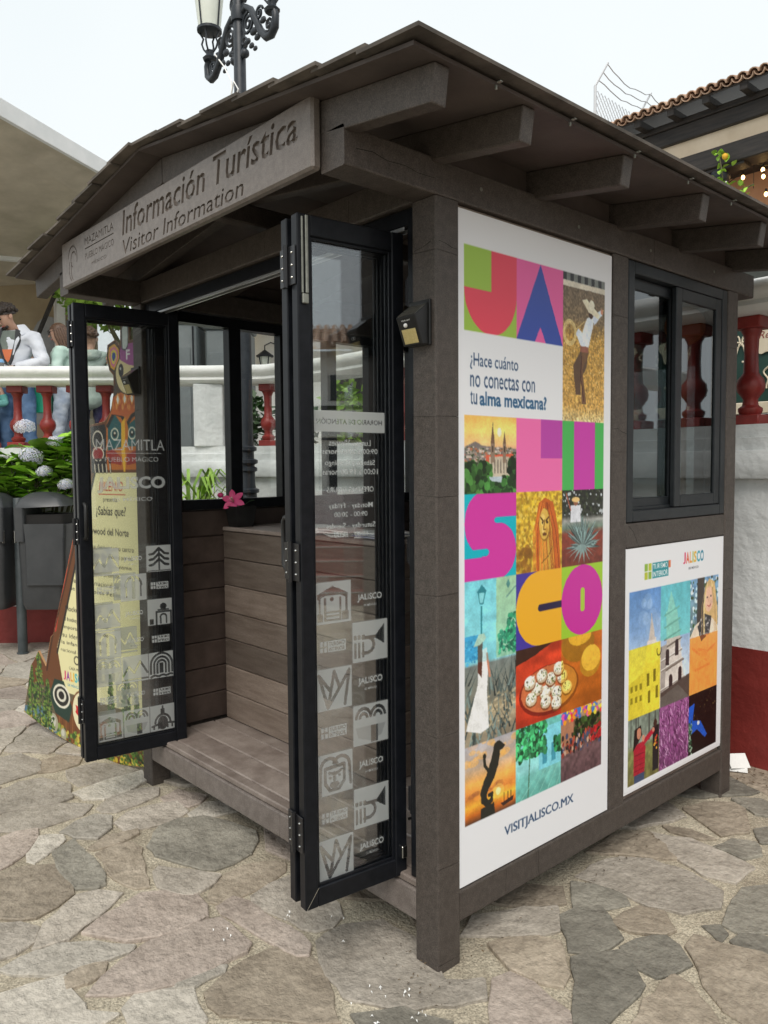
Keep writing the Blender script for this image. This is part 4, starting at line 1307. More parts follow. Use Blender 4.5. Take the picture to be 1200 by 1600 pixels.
def big_poster():
    cv = Canvas(.842, 2.103, 800, (244, 245, 248))
    c = [.028, .281, .537, .797]
    r = [.103, .361, .618, .863, 1.135, 1.392, 1.660, 1.913]
    def Cl(*a): cv.clip = a if a else None
    # J
    x0, x1, y0, y1 = c[0], c[1], r[0], r[1]
    Cl(x0, x1, y0, y1)
    cv.rect(x0, y0, x1, y1, (166, 203, 74))
    w, h = x1 - x0, y1 - y0
    cv.rect(x0 + w * .5, y0, x1, y0 + h * .5, (240, 74, 96))
    cv.ell(x0 + w * .5, y0 + h * .49, w * .5, h * .52, (240, 74, 96))
    cv.rect(x0, y0, x0 + w * .5, y0 + h * .49, (166, 203, 74))
    # A
    x0, x1 = c[1], c[2]; w = x1 - x0
    Cl(x0, x1, y0, y1)
    cv.rect(x0, y0, x1, y1, (244, 104, 172))
    cv.poly([(x0, y1), (x0 + w * .5, y0), (x1, y1), (x0 + w * .62, y1), (x0 + w * .5, y1 - h * .2), (x0 + w * .38, y1)], (58, 84, 176))
    # horseman with a lasso in a sandy ring
    x0, x1, y1 = c[2], c[3], r[2] - .002; w, h = x1 - x0, y1 - y0
    Cl(x0, x1, y0, y1)
    cv.grad(x0, y0, x1, y1, [(0, (110, 96, 80)), (.3, (128, 110, 84)), (.42, (176, 140, 72)), (.9, (196, 156, 86)), (1, (205, 188, 140))], .5, .006)
    cv.rect(x0, y0, x1, y0 + h * .05, (120, 124, 120)); cv.rect(x0, y0 + h * .05, x1, y0 + h * .09, (214, 206, 188))
    for k in range(6):
        cv.rect(x0 + w * k / 6, y0, x0 + w * (k / 6 + .08), y0 + h * .05, (50, 52, 54))
    cv.blobs(x0, y0 + h * .33, x1, y1, 900, .003, [(150, 112, 50), (216, 178, 104), (186, 148, 74), (120, 88, 42), (228, 200, 140)], rg, .8)
    for q in (1., .75, .88):
        cv.ring(x0 + w * .16, y0 + h * .4, w * .15 * q, h * .085 * q, .0035, (222, 200, 140))
    cv.line([(x0 + w * .3, y0 + h * .37), (x0 + w * .6, y0 + h * .28), (x0 + w * .98, y0 + h * .2)], .003, (216, 192, 130))
    cv.poly([(x0 + w * .4, y0 + h * .52), (x0 + w * .6, y0 + h * .5), (x0 + w * .56, y0 + h * .62), (x0 + w * .42, y0 + h * .72), (x0 + w * .42, y0 + h * .82), (x0 + w * .3, y0 + h * .82), (x0 + w * .24, y0 + h * .62)], (92, 72, 56))
    cv.poly([(x0 + w * .44, y0 + h * .5), (x0 + w * .62, y0 + h * .52), (x0 + w * .46, y0 + h * .64), (x0 + w * .56, y0 + h * .88), (x0 + w * .44, y0 + h * .88)], (112, 84, 60))
    cv.line([(x0 + w * .44, y0 + h * .55), (x0 + w * .42, y0 + h * .7), (x0 + w * .5, y0 + h * .86)], .005, (70, 36, 34))
    cv.poly([(x0 + w * .56, y0 + h * .28), (x0 + w * .76, y0 + h * .25), (x0 + w * .6, y0 + h * .49), (x0 + w * .42, y0 + h * .48), (x0 + w * .3, y0 + h * .4), (x0 + w * .36, y0 + h * .36), (x0 + w * .45, y0 + h * .39)], (216, 224, 238))
    cv.poly([(x0 + w * .7, y0 + h * .25), (x0 + w * .92, y0 + h * .2), (x0 + w * .95, y0 + h * .23), (x0 + w * .74, y0 + h * .32)], (206, 214, 230))
    cv.ell(x0 + w * .93, y0 + h * .215, .008, .009, (200, 140, 110))
    cv.rect(x0 + w * .4, y0 + h * .48, x0 + w * .6, y0 + h * .52, (146, 96, 80))
    cv.ell(x0 + w * .66, y0 + h * .24, .015, .02, (70, 48, 38))
    cv.poly([(x0 + w * .44, y0 + h * .16), (x0 + w * .56, y0 + h * .15), (x0 + w * .88, y0 + h * .24), (x0 + w * .84, y0 + h * .27), (x0 + w * .6, y0 + h * .235)], (220, 212, 186))
    cv.ell(x0 + w * .68, y0 + h * .185, .018, .018, (228, 222, 200))
    # text
    Cl()
    cv.text('¿Hace cuánto', .055, .425, .235, .052, NAVY, .004)
    cv.text('no conectas con', .055, .487, .325, .044, NAVY, .004)
    cv.text('tu', .055, .543, .032, .041, NAVY, .004)
    cv.text('alma mexicana?', .100, .541, .345, .045, (40, 96, 138), .028)
    # church at sunset
    x0, x1, y0, y1 = c[0], c[1], r[2], r[3]; w, h = x1 - x0, y1 - y0
    Cl(x0, x1, y0, y1)
    cv.grad(x0, y0, x1, y1, [(0, (236, 178, 92)), (.2, (250, 212, 120)), (.36, (250, 190, 130)), (.44, (180, 150, 130)), (1, (90, 96, 70))], .12, .04)
    cv.ell(x0 + w * .66, y0 + h * .2, w * .04, h * .06, (255, 246, 205))
    cv.poly([(x0, y0 + h * .4), (x0 + w * .2, y0 + h * .33), (x0 + w * .34, y0 + h * .38), (x1, y0 + h * .42), (x1, y1), (x0, y1)], (120, 112, 108))
    cv.blobs(x0, y0 + h * .4, x1, y0 + h * .62, 260, .006, [(150, 140, 130), (196, 182, 170), (90, 98, 70), (170, 110, 84), (60, 74, 48)], rg, 1, .6)
    cv.poly([(x0 + w * .4, y0 + h * .5), (x0 + w * .95, y0 + h * .48), (x0 + w * .88, y0 + h * .62), (x0 + w * .4, y0 + h * .62)], (206, 96, 70))
    cv.rect(x0 + w * .46, y0 + h * .52, x0 + w * .86, y0 + h * .78, (190, 178, 158))
    for k in range(6):
        cv.rect(x0 + w * (.5 + .06 * k), y0 + h * .56, x0 + w * (.52 + .06 * k), y0 + h * .74, (110, 100, 92))
    for (cx, yt, ww) in ((.53, .1, .08), (.76, .22, .06)):
        cv.rect(x0 + w * (cx - ww / 2), y0 + h * .34, x0 + w * (cx + ww / 2), y0 + h * .6, (138, 118, 100))
        cv.poly([(x0 + w * (cx - ww / 2), y0 + h * .35), (x0 + w * cx, y0 + h * (yt - .04)), (x0 + w * (cx + ww / 2), y0 + h * .35)], (112, 86, 68))
        cv.rect(x0 + w * (cx - .012), y0 + h * .38, x0 + w * (cx + .012), y0 + h * .46, (64, 50, 44))
    tree_mass(cv, x0, y0 + h * .62, x0 + w * .5, y1, 220, .014, (66, 110, 52))
    tree_mass(cv, x0 + w * .3, y0 + h * .82, x1, y1, 150, .013, (66, 116, 56))
    tree_mass(cv, x0 + w * .86, y0 + h * .55, x1, y0 + h * .9, 60, .012, (46, 78, 40))
    cv.poly([(x0 + w * .46, y0 + h * .78), (x0 + w * .72, y0 + h * .78), (x0 + w * .7, y0 + h * .86), (x0 + w * .5, y0 + h * .84)], (176, 188, 196))
    # L and I
    x0, x1 = c[1], c[2]; w = x1 - x0
    Cl(x0, x1, y0, y1)
    cv.rect(x0, y0, x1, y1, (252, 118, 184)); cv.rect(x0 + w * .52, y0, x1, y0 + h * .54, (196, 72, 176))
    x0, x1 = c[2], c[3]; w = x1 - x0
    Cl(x0, x1, y0, y1)
    cv.rect(x0, y0, x1, y1, (78, 190, 92)); cv.rect(x0 + w * .27, y0, x0 + w * .78, y1, (212, 66, 178))
    # S
    x0, x1, y0, y1 = c[0], c[1], r[3], r[4]; w, h = x1 - x0, y1 - y0
    Cl(x0, x1, y0, y1)
    MG = (222, 58, 172); CY = (0, 190, 208)
    cv.rect(x0, y0, x1, y1, CY)
    cv.ell(x0 + w * .34, y0 + h * .34, w * .34, h * .36, MG)
    cv.rect(x0 + w * .34, y0, x1, y0 + h * .28, MG)
    cv.ell(x0 + w * .66, y0 + h * .68, w * .34, h * .33, MG)
    cv.rect(x0, y0 + h * .74, x0 + w * .7, y1, MG)
    cv.rect(x0 + w * .3, y0 + h * .3, x0 + w * .7, y0 + h * .72, MG)
    cv.rect(x0 + w * .62, y0 + h * .28, x1, y0 + h * .35, CY); cv.ell(x0 + w * .62, y0 + h * .315, w * .06, h * .036, CY)
    cv.rect(x0, y0 + h * .64, x0 + w * .4, y0 + h * .73, CY); cv.ell(x0 + w * .4, y0 + h * .685, w * .06, h * .045, CY)
    # carved mask, gold tinted
    x0, x1 = c[1], c[2]; w = x1 - x0
    Cl(x0, x1, y0, y1)
    cv.grad(x0, y0, x1, y1, [(0, (206, 170, 50)), (1, (200, 160, 56))], .5, .012)
    cv.blobs(x0, y0, x1, y0 + h * .75, 320, .006, [(226, 196, 76), (150, 112, 30), (236, 210, 110), (176, 134, 40)], rg, .7)
    cv.blobs(x0, y0 + h * .7, x0 + w * .3, y1, 30, .014, [(120, 82, 26), (140, 92, 30)], rg, .6)
    cv.poly([(x0 + w * .42, y1), (x0 + w * .4, y0 + h * .4), (x0 + w * .48, y0 + h * .14), (x0 + w * .62, y0 + h * .08), (x0 + w * .8, y0 + h * .14), (x0 + w * .92, y0 + h * .5), (x0 + w * .98, y1)], (188, 96, 34))
    cv.poly([(x0 + w * .5, y1), (x0 + w * .5, y0 + h * .3), (x0 + w * .74, y0 + h * .3), (x0 + w * .84, y1)], (200, 156, 62))
    for k in range(26):
        q = rg.uniform(.42, .96)
        cv.line([(x0 + w * (.61 + (q - .69) * .35), y0 + h * .14), (x0 + w * (.61 + (q - .69) * .95), y0 + h * .5), (x0 + w * (.66 + (q - .69) * 1.1), y1)], .0025, [(222, 130, 50), (140, 62, 20), (206, 112, 40)][k % 3])
    cv.ell(x0 + w * .61, y0 + h * .42, w * .125, h * .21, (150, 106, 36))
    cv.ell(x0 + w * .60, y0 + h * .41, w * .112, h * .195, (212, 172, 80))
    cv.ell(x0 + w * .57, y0 + h * .36, w * .05, h * .08, (230, 196, 110))
    cv.ell(x0 + w * .575, y0 + h * .49, w * .03, h * .035, (232, 200, 120)); cv.ell(x0 + w * .66, y0 + h * .49, w * .025, h * .035, (186, 140, 56))
    for sg in (-1, 1):
        cv.line([(x0 + w * (.61 + sg * .09), y0 + h * .33), (x0 + w * (.61 + sg * .03), y0 + h * .37)], .006, (96, 60, 20))
        cv.ell(x0 + w * (.61 + sg * .05), y0 + h * .39, .006, .005, (70, 44, 18))
    cv.line([(x0 + w * .61, y0 + h * .36), (x0 + w * .585, y0 + h * .48), (x0 + w * .63, y0 + h * .48)], .005, (120, 80, 26))
    cv.ell(x0 + w * .61, y0 + h * .54, w * .05, h * .025, (110, 66, 22))
    cv.line([(x0 + w * .55, y0 + h * .9), (x0 + w * .7, y0 + h * .82), (x0 + w * .78, y0 + h * .72)], .004, (120, 84, 30))
    # agave field with a worker
    x0, x1 = c[2], c[3]; w = x1 - x0
    Cl(x0, x1, y0, y1)
    cv.grad(x0, y0, x1, y1, [(0, (40, 40, 34)), (.34, (60, 62, 56)), (.4, (150, 150, 146)), (.5, (104, 122, 108)), (.58, (132, 62, 48)), (1, (112, 56, 44))], .25, .012)
    cv.blobs(x0, y0, x1, y0 + h * .34, 260, .005, [(26, 30, 22), (64, 74, 48), (184, 190, 194), (44, 50, 34), (34, 36, 28)], rg)
    cv.rect(x0 + w * .2, y0 + h * .2, x0 + w * .44, y0 + h * .42, (206, 208, 214)); cv.ell(x0 + w * .32, y0 + h * .16, .014, .013, (140, 92, 70)); cv.ell(x0 + w * .32, y0 + h * .125, .024, .009, (212, 180, 120))
    cv.line([(x0 + w * .2, y0 + h * .26), (x0 + w * .1, y0 + h * .04)], .006, (170, 96, 76))
    for k in range(46):
        a = math.radians(rg.uniform(-8, 188)); L = rg.uniform(.55, 1.0)
        ex, ey = x0 + w * .5 + math.cos(a) * w * .52 * L, y0 + h * .74 - math.sin(a) * h * .45 * L
        q = rg.uniform(.7, 1.2)
        nx_, ny_ = -(ey - y0 - h * .75), ex - x0 - w * .5
        nn_ = max(1e-6, math.hypot(nx_, ny_)); nx_, ny_ = nx_ / nn_ * .0062, ny_ / nn_ * .0062
        mx_, my_ = (x0 + w * .5) * .5 + ex * .5, (y0 + h * .75) * .5 + ey * .5
        cv.poly([(x0 + w * .5, y0 + h * .76), (mx_ + nx_, my_ + ny_), (ex, ey), (mx_, my_)], tuple(min(255, int(v * q)) for v in (126, 150, 148)))
        cv.poly([(x0 + w * .5, y0 + h * .76), (mx_ - nx_, my_ - ny_), (ex, ey), (mx_, my_)], tuple(min(255, int(v * q * .62)) for v in (118, 140, 138)))
    for a in (200, 215, 235, 255, 275, 295, 315, 330, 345):
        a = math.radians(a)
        cv.poly([(x0 + w * .46, y0 + h * .72), (x0 + w * .5 + math.cos(a) * w * .42, y0 + h * .74 - math.sin(a) * h * .26), (x0 + w * .54, y0 + h * .74)], (130, 152, 150))
    # lamp post and woman walking, upper part tinted turquoise
    x0, x1, y0, y1 = c[0], c[1], r[4], r[6]; w, h = x1 - x0, y1 - y0
    Cl(x0, x1, y0, y1)
    cv.grad(x0, y0, x1, y1, [(0, (132, 204, 218)), (.3, (150, 216, 226)), (.5, (140, 200, 210)), (.52, (120, 128, 124)), (.75, (126, 124, 110)), (.8, (176, 160, 130)), (1, (140, 130, 112))], .2, .03)
    xm = x0 + w * .6
    cv.grad(xm, y0, x1, y0 + h * .5, [(0, (186, 202, 150)), (1, (164, 196, 156))], .1, .02)
    cv.line([(xm + w * .2, y0 + h * .13), (x1, y0 + h * .07)], .006, (120, 140, 120))
    cv.poly([(xm + w * .24, y0 + h * .02), (xm + w * .28, y0 + h * .05), (xm + w * .24, y0 + h * .08), (xm + w * .2, y0 + h * .05)], (80, 120, 110))
    tree_mass(cv, xm + w * .05, y0 + h * .34, xm + w * .2, y0 + h * .48, 60, .006, (58, 150, 100)); tree_mass(cv, xm + w * .22, y0 + h * .24, x1, y0 + h * .48, 110, .007, (50, 150, 90))
    cv.rect(x0, y0 + h * .33, x0 + w * .3, y0 + h * .48, (60, 150, 206)); cv.blobs(x0, y0 + h * .36, x0 + w * .3, y0 + h * .5, 40, .005, [(90, 176, 220), (44, 120, 180)], rg)
    LP = (34, 108, 120)
    cv.rect(x0 + w * .3, y0 + h * .16, x0 + w * .33, y0 + h * .36, LP)
    cv.poly([(x0 + w * .24, y0 + h * .075), (x0 + w * .4, y0 + h * .075), (x0 + w * .35, y0 + h * .15), (x0 + w * .28, y0 + h * .15)], LP)
    cv.poly([(x0 + w * .265, y0 + h * .08), (x0 + w * .375, y0 + h * .08), (x0 + w * .34, y0 + h * .14), (x0 + w * .29, y0 + h * .14)], (150, 210, 216))
    cv.poly([(x0 + w * .22, y0 + h * .075), (x0 + w * .32, y0 + h * .03), (x0 + w * .42, y0 + h * .075)], LP)
    for k in range(150):
        bx, by = rg.uniform(x0 - .03, x1 + .03), y0 + h * rg.uniform(.62, 1.05)
        if bx < x0 + w * .45 and by < y0 + h * .9 and bx > x0 + w * .1: continue
        a = math.radians(rg.uniform(50, 130)); L = rg.uniform(.05, .11)
        q = rg.uniform(.45, 1.25)
        cv.poly([(bx - .004, by), (bx + math.cos(a) * L, max(y0 + h * .5, by - math.sin(a) * L)), (bx + .005, by)], tuple(min(255, int(v * q)) for v in (110, 126, 122)))
    cv.blobs(x0 + w * .4, y0 + h * .72, x1, y0 + h * .92, 60, .008, [(186, 172, 142), (206, 190, 156), (150, 138, 110)], rg, .7, .5)
    cv.poly([(x0 + w * .26, y0 + h * .44), (x0 + w * .42, y0 + h * .42), (x0 + w * .44, y0 + h * .56), (x0 + w * .42, y0 + h * .7), (x0 + w * .46, y0 + h * .92), (x0 + w * .3, y0 + h * .94), (x0 + w * .02, y0 + h * .9), (x0 + w * .24, y0 + h * .64)], (226, 226, 224))
    cv.poly([(x0 + w * .24, y0 + h * .4), (x0 + w * .34, y0 + h * .38), (x0 + w * .32, y0 + h * .6), (x0 + w * .24, y0 + h * .56)], (96, 58, 46))
    cv.line([(x0 + w * .42, y0 + h * .46), (x0 + w * .47, y0 + h * .6)], .009, (190, 130, 104))
    cv.poly([(x0 + w * .16, y0 + h * .4), (x0 + w * .26, y0 + h * .33), (x0 + w * .36, y0 + h * .33), (x0 + w * .4, y0 + h * .36), (x0 + w * .28, y0 + h * .4)], (196, 206, 180))
    Cl(); cv.tint(x0, y0, x1, y0 + h * .5, (90, 200, 210), .25)
    # C and O
    x0, x1, y0, y1 = c[1], c[2], r[4], r[5]; w, h = x1 - x0, y1 - y0
    Cl(x0, x1, y0, y1)
    cv.rect(x0, y0, x1, y1, (74, 60, 166)); cv.ell(x0 + w * .5, y0 + h * .5, w * .5, h * .5, (252, 186, 44)); cv.rect(x0 + w * .5, y0, x1, y1, (252, 186, 44))
    cv.rect(x0 + w * .52, y0 + h * .45, x1, y0 + h * .55, (44, 34, 72)); cv.ell(x0 + w * .52, y0 + h * .5, w * .05, h * .05, (44, 34, 72))
    x0, x1 = c[2], c[3]; w = x1 - x0
    Cl(x0, x1, y0, y1)
    cv.rect(x0, y0, x1, y1, (168, 214, 56)); cv.ell(x0 + w * .5, y0 + h * .5, w * .5, h * .5, (214, 52, 166))
    cv.rect(x0 + w * .45, y0 + h * .37, x0 + w * .55, y0 + h * .63, (180, 214, 72)); cv.ell(x0 + w * .5, y0 + h * .37, w * .05, h * .04, (180, 214, 72)); cv.ell(x0 + w * .5, y0 + h * .63, w * .05, h * .04, (180, 214, 72))
    # plate of food, right part tinted gold
    x0, x1, y0, y1 = c[1], c[3], r[5], r[6]; w, h = x1 - x0, y1 - y0
    Cl(x0, x1, y0, y1)
    cv.grad(x0, y0, x1, y1, [(0, (188, 64, 38)), (.5, (206, 72, 42)), (1, (186, 60, 36))], .35, .03, .3)
    cv.poly([(x0, y0), (x0 + w * .4, y0), (x0 + w * .2, y0 + h * .12), (x0, y0 + h * .2)], (64, 40, 30))
    cv.ell(x0 + w * .7, y0 + h * .12, w * .2, h * .24, (150, 92, 34)); cv.ell(x0 + w * .72, y0 + h * .02, w * .14, h * .12, (220, 176, 70))
    cv.ell(x0 + w * .85, y0 + h * .42, w * .13, h * .2, (176, 120, 50)); cv.ell(x0 + w * .86, y0 + h * .36, w * .12, h * .18, (226, 188, 96))
    cv.ell(x0 + w * .37, y0 + h * .62, w * .335, h * .33, (126, 40, 26)); cv.ell(x0 + w * .37, y0 + h * .6, w * .315, h * .30, (196, 110, 70))
    for k in range(13):
        a = k * 2.4; rr = .075 * math.sqrt(k / 13) * 1.05
        ex, ey = x0 + w * .37 + rr * 1.75 * math.cos(a), y0 + h * .58 + rr * .92 * math.sin(a)
        cv.ell(ex, ey + .007, .032, .026, (128, 74, 40))
        cv.ell(ex, ey + .002, .031, .024, (196, 178, 150))
        cv.ell(ex - .003, ey - .002, .026, .019, (238, 230, 214))
        cv.blobs(ex - .024, ey - .017, ex + .024, ey + .017, 30, .0032, [(255, 252, 244), (206, 190, 160), (96, 120, 50), (70, 60, 44), (240, 236, 224)], rg)
    xm = c[2]
    Cl(); cv.tint(xm, y0, x1, y1, (240, 178, 40), .55, True)
    # sunset with statue silhouette
    x0, x1, y0, y1 = c[0], c[1], r[6], r[7]; w, h = x1 - x0, y1 - y0
    Cl(x0, x1, y0, y1)
    cv.grad(x0, y0, x1, y1, [(0, (168, 166, 172)), (.3, (196, 172, 150)), (.5, (232, 166, 84)), (.68, (214, 130, 60)), (.78, (250, 186, 66)), (.9, (206, 110, 40)), (1, (90, 60, 44))], .25, .04, .5)
    cv.blobs(x0, y0, x1, y0 + h * .25, 20, .02, [(240, 178, 90), (206, 170, 140)], rg, .5, .5)
    cv.blobs(x0, y0 + h * .55, x1, y0 + h * .72, 20, .02, [(150, 92, 60), (240, 160, 70)], rg, .5, .4)
    cv.ell(x0 + w * .64, y0 + h * .72, w * .05, h * .05, (255, 246, 190)); cv.ell(x0 + w * .64, y0 + h * .72, w * .12, h * .1, (255, 220, 110), .4)
    K = (44, 44, 38)
    cv.poly([(x0 + w * .3, y1), (x0 + w * .3, y0 + h * .86), (x0 + w * .56, y0 + h * .84), (x0 + w * .58, y1)], K)
    body = [(.62, .12), (.6, .22), (.56, .34), (.5, .46), (.42, .56), (.36, .66), (.36, .76), (.42, .82), (.5, .8), (.52, .72), (.46, .72)]
    for (a, b), ww in zip(zip(body[:-1], body[1:]), (.07, .085, .09, .085, .075, .06, .05, .04, .03, .025)):
        cv.line([(x0 + w * a[0], y0 + h * a[1]), (x0 + w * b[0], y0 + h * b[1])], ww * w * 1.9, K)
    cv.poly([(x0 + w * .56, y0 + h * .1), (x0 + w * .66, y0 + h * .05), (x0 + w * .78, y0 + h * .14), (x0 + w * .74, y0 + h * .18), (x0 + w * .6, y0 + h * .2)], K)
    cv.line([(x0 + w * .36, y0 + h * .2), (x0 + w * .38, y0 + h * .32), (x0 + w * .48, y0 + h * .44)], .012, K); cv.ell(x0 + w * .37, y0 + h * .2, .008, .009, K)
    cv.poly([(x0 + w * .7, y0 + h * .9), (x0 + w * .96, y0 + h * .86), (x0 + w * .94, y0 + h * .92), (x0 + w * .74, y0 + h * .95)], (60, 40, 34))
    for q in (.76, .84, .9):
        cv.line([(x0 + w * q, y0 + h * .92), (x0 + w * q, y0 + h * .78)], .003, (60, 40, 34))
    # turquoise street
    x0, x1 = c[1], c[2]; w = x1 - x0
    Cl(x0, x1, y0, y1)
    cv.grad(x0, y0, x1, y1, [(0, (110, 190, 180)), (.6, (150, 214, 214)), (.7, (120, 190, 182)), (1, (100, 172, 160))], .2, .02)
    cv.rect(x0 + w * .5, y0 + h * .1, x1, y0 + h * .68, (128, 206, 220))
    for q in (.58, .78):
        cv.rect(x0 + w * q, y0 + h * .36, x0 + w * (q + .1), y0 + h * .62, (70, 150, 170))
    tree_mass(cv, x0, y0 + h * .02, x0 + w * .66, y0 + h * .46, 330, .009, (70, 170, 110)); tree_mass(cv, x0 + w * .84, y0 + h * .3, x1, y0 + h * .5, 40, .009, (60, 160, 100))
    cv.line([(x0 + w * .3, y0 + h * .4), (x0 + w * .28, y0 + h * .8), (x0 + w * .26, y1)], .006, (80, 120, 100))
    for k in range(5):
        cv.line([(x0 + w * (.1 + .2 * k), y1), (x0 + w * (.5 + .14 * k), y0 + h * .7)], .003, (140, 200, 186))
    # busy street with paper flags
    x0, x1 = c[2], c[3]; w = x1 - x0
    Cl(x0, x1, y0, y1)
    cv.grad(x0, y0, x1, y1, [(0, (196, 176, 150)), (.2, (120, 92, 70)), (.5, (92, 66, 56)), (.62, (112, 86, 88)), (1, (90, 66, 70))], .4, .012)
    cv.rect(x0, y0 + h * .1, x0 + w * .3, y0 + h * .62, (170, 120, 92)); tree_mass(cv, x0 + w * .3, y0 + h * .16, x0 + w * .95, y0 + h * .45, 110, .01, (60, 84, 40))
    cv.blobs(x0, y0, x1, y0 + h * .16, 70, .01, [(226, 70, 60), (240, 150, 40), (120, 70, 180), (236, 206, 70), (220, 90, 150), (70, 120, 190)], rg)
    cv.blobs(x0, y0 + h * .36, x1, y0 + h * .62, 130, .006, [(60, 44, 44), (150, 60, 50), (70, 80, 110), (190, 160, 140), (40, 34, 34), (176, 84, 60)], rg, 1, 1.6)
    cv.blobs(x0 + w * .74, y0 + h * .34, x1, y0 + h * .56, 22, .01, [(190, 40, 44), (150, 34, 36)], rg)
    Cl()
    for (q0, w0, q1, w1) in ((c[2], r[0], c[3], r[2]), (c[0], r[2], c[1], r[3]), (c[1], r[3], c[2], r[4]), (c[2], r[3], c[3], r[4]), (c[0], r[4], c[1], r[6]), (c[1], r[5], c[3], r[6]),
                             (c[0], r[6], c[1], r[7]), (c[1], r[6], c[2], r[7]), (c[2], r[6], c[3], r[7])):
        photo(cv, q0, w0, q1, w1)
    for q_ in (0, .0012, .0024):
        cv.text('VISITJALISCO.MX', .222 + q_, 1.973, .392, .042, NAVY)
    return cv
pw = tag(MB().box(-.012, -.0065, .100, .942, .236, 2.338, .001).build('poster', white_board), 'tall white poster with big pink and yellow letter tiles and photos on the kiosk side', 'poster')
to_wall(big_poster(), .0026, .1003, 2.3378, -.0058, pw, printed)

def small_poster():
    cv = Canvas(.84, .973, 800, (246, 247, 250))
    c = [.029, .275, .530, .795]
    r = [.172, .402, .686, .955]
    def Cl(*a): cv.clip = a if a else None
    x0, x1, y0, y1 = c[0], c[2], r[0], r[2]; w, h = x1 - x0, y1 - y0
    Cl(x0, x1, y0, y1)
    cv.grad(x0, y0, x1, y1, [(0, (92, 136, 190)), (.3, (124, 160, 204)), (.6, (186, 204, 226)), (1, (196, 206, 214))], .16, .07)
    cv.blobs(x0 + w * .2, y0 + h * .1, x0 + w * .5, y0 + h * .4, 14, .03, [(150, 180, 216), (170, 196, 224)], rg, .35)
    WL = (214, 206, 198)
    cv.poly([(x0 + w * .5, y0 + h * .5), (x0 + w * .82, y0 + h * .46), (x0 + w * .94, y1), (x0 + w * .4, y1)], WL)
    cv.poly([(x0 + w * .58, y0 + h * .22), (x0 + w * .76, y0 + h * .2), (x0 + w * .84, y0 + h * .5), (x0 + w * .6, y0 + h * .55)], (200, 192, 182))
    for q in (.2, .3, .4, .47, .66):
        cv.line([(x0 + w * .56, y0 + h * (q + .05)), (x0 + w * (.76 + q * .2), y0 + h * q)], .008, (120, 110, 100))
    cv.poly([(x0 + w * .6, y0 + h * .22), (x0 + w * .66, y0 + h * .05), (x0 + w * .74, y0 + h * .2)], (190, 184, 176))
    cv.poly([(x0 + w * .5, y0 + h * .5), (x0 + w * .6, y0 + h * .49), (x0 + w * .56, y1), (x0 + w * .4, y1)], (168, 160, 154))
    for q in (.6, .68, .84):
        cv.line([(x0 + w * .47, y0 + h * (q + .03)), (x0 + w * (.84 + (q - .5) * .2), y0 + h * (q - .03))], .007, (150, 140, 132)); cv.line([(x0 + w * .47, y0 + h * (q + .02)), (x0 + w * (.84 + (q - .5) * .2), y0 + h * (q - .04))], .004, (236, 230, 222))
    for (a, b) in ((.58, .56), (.74, .5), (.64, .78), (.8, .74)):
        cv.rect(x0 + w * a, y0 + h * b, x0 + w * (a + .06), y0 + h * (b + .11), (60, 50, 50)); cv.ell(x0 + w * (a + .03), y0 + h * b, w * .03, h * .03, (60, 50, 50))
    cv.poly([(x0 + w * .28, y0 + h * .42), (x0 + w * .42, y0 + h * .4), (x0 + w * .46, y0 + h * .66), (x0 + w * .24, y0 + h * .66)], WL)
    cv.poly([(x0 + w * .3, y0 + h * .42), (x0 + w * .35, y0 + h * .22), (x0 + w * .41, y0 + h * .42)], (196, 186, 176)); cv.rect(x0 + w * .342, y0 + h * .2, x0 + w * .352, y0 + h * .3, (190, 184, 176))
    cv.ell(x0 + w * .47, y0 + h * .52, w * .04, h * .045, (70, 60, 60)); cv.ell(x0 + w * .47, y0 + h * .52, w * .028, h * .032, (200, 194, 190))
    cv.rect(x0 + w * .42, y0 + h * .44, x0 + w * .5, y0 + h * .5, WL)
    cv.poly([(x0, y0 + h * .72), (x0 + w * .22, y0 + h * .66), (x0 + w * .22, y1), (x0, y1)], (196, 180, 160))
    for a in range(3):
        for b in range(2):
            cv.rect(x0 + w * (.03 + .07 * a), y0 + h * (.74 + .09 * b), x0 + w * (.065 + .07 * a), y0 + h * (.79 + .09 * b), (110, 96, 84))
    cv.poly([(x0 + w * .22, y0 + h * .62), (x0 + w * .5, y0 + h * .58), (x0 + w * .5, y1), (x0 + w * .22, y1)], (206, 196, 182))
    for (a, b) in ((.28, .68), (.38, .66), (.3, .82), (.42, .8)):
        cv.rect(x0 + w * a, y0 + h * b, x0 + w * (a + .04), y0 + h * (b + .1), (90, 74, 66))
    cv.poly([(x0 + w * .5, y0 + h * .88), (x1, y0 + h * .8), (x1, y1), (x0 + w * .5, y1)], (86, 76, 70)); cv.poly([(x0 + w * .5, y0 + h * .92), (x0 + w * .8, y0 + h * .86), (x1, y1), (x0 + w * .5, y1)], (104, 98, 92))
    Cl()
    cv.tint(c[0], r[1], c[1], r[2], (214, 196, 40), .82, True)
    cv.tint(c[1], r[0], c[2], r[1], (96, 206, 190), .62)
    # smiling woman, lower half tinted orange
    x0, x1, y0, y1 = c[2], c[3], r[0], r[2]; w, h = x1 - x0, y1 - y0
    Cl(x0, x1, y0, y1)
    cv.grad(x0, y0, x1, y1, [(0, (120, 160, 196)), (.3, (110, 140, 150)), (1, (120, 100, 80))], .3, .02)
    cv.blobs(x0, y0, x1, y0 + h * .5, 160, .008, [(60, 90, 50), (196, 220, 236), (90, 130, 170), (44, 60, 44), (226, 236, 242)], rg)
    cv.rect(x0 + w * .24, y0, x0 + w * .48, y0 + h * .5, (64, 54, 48))
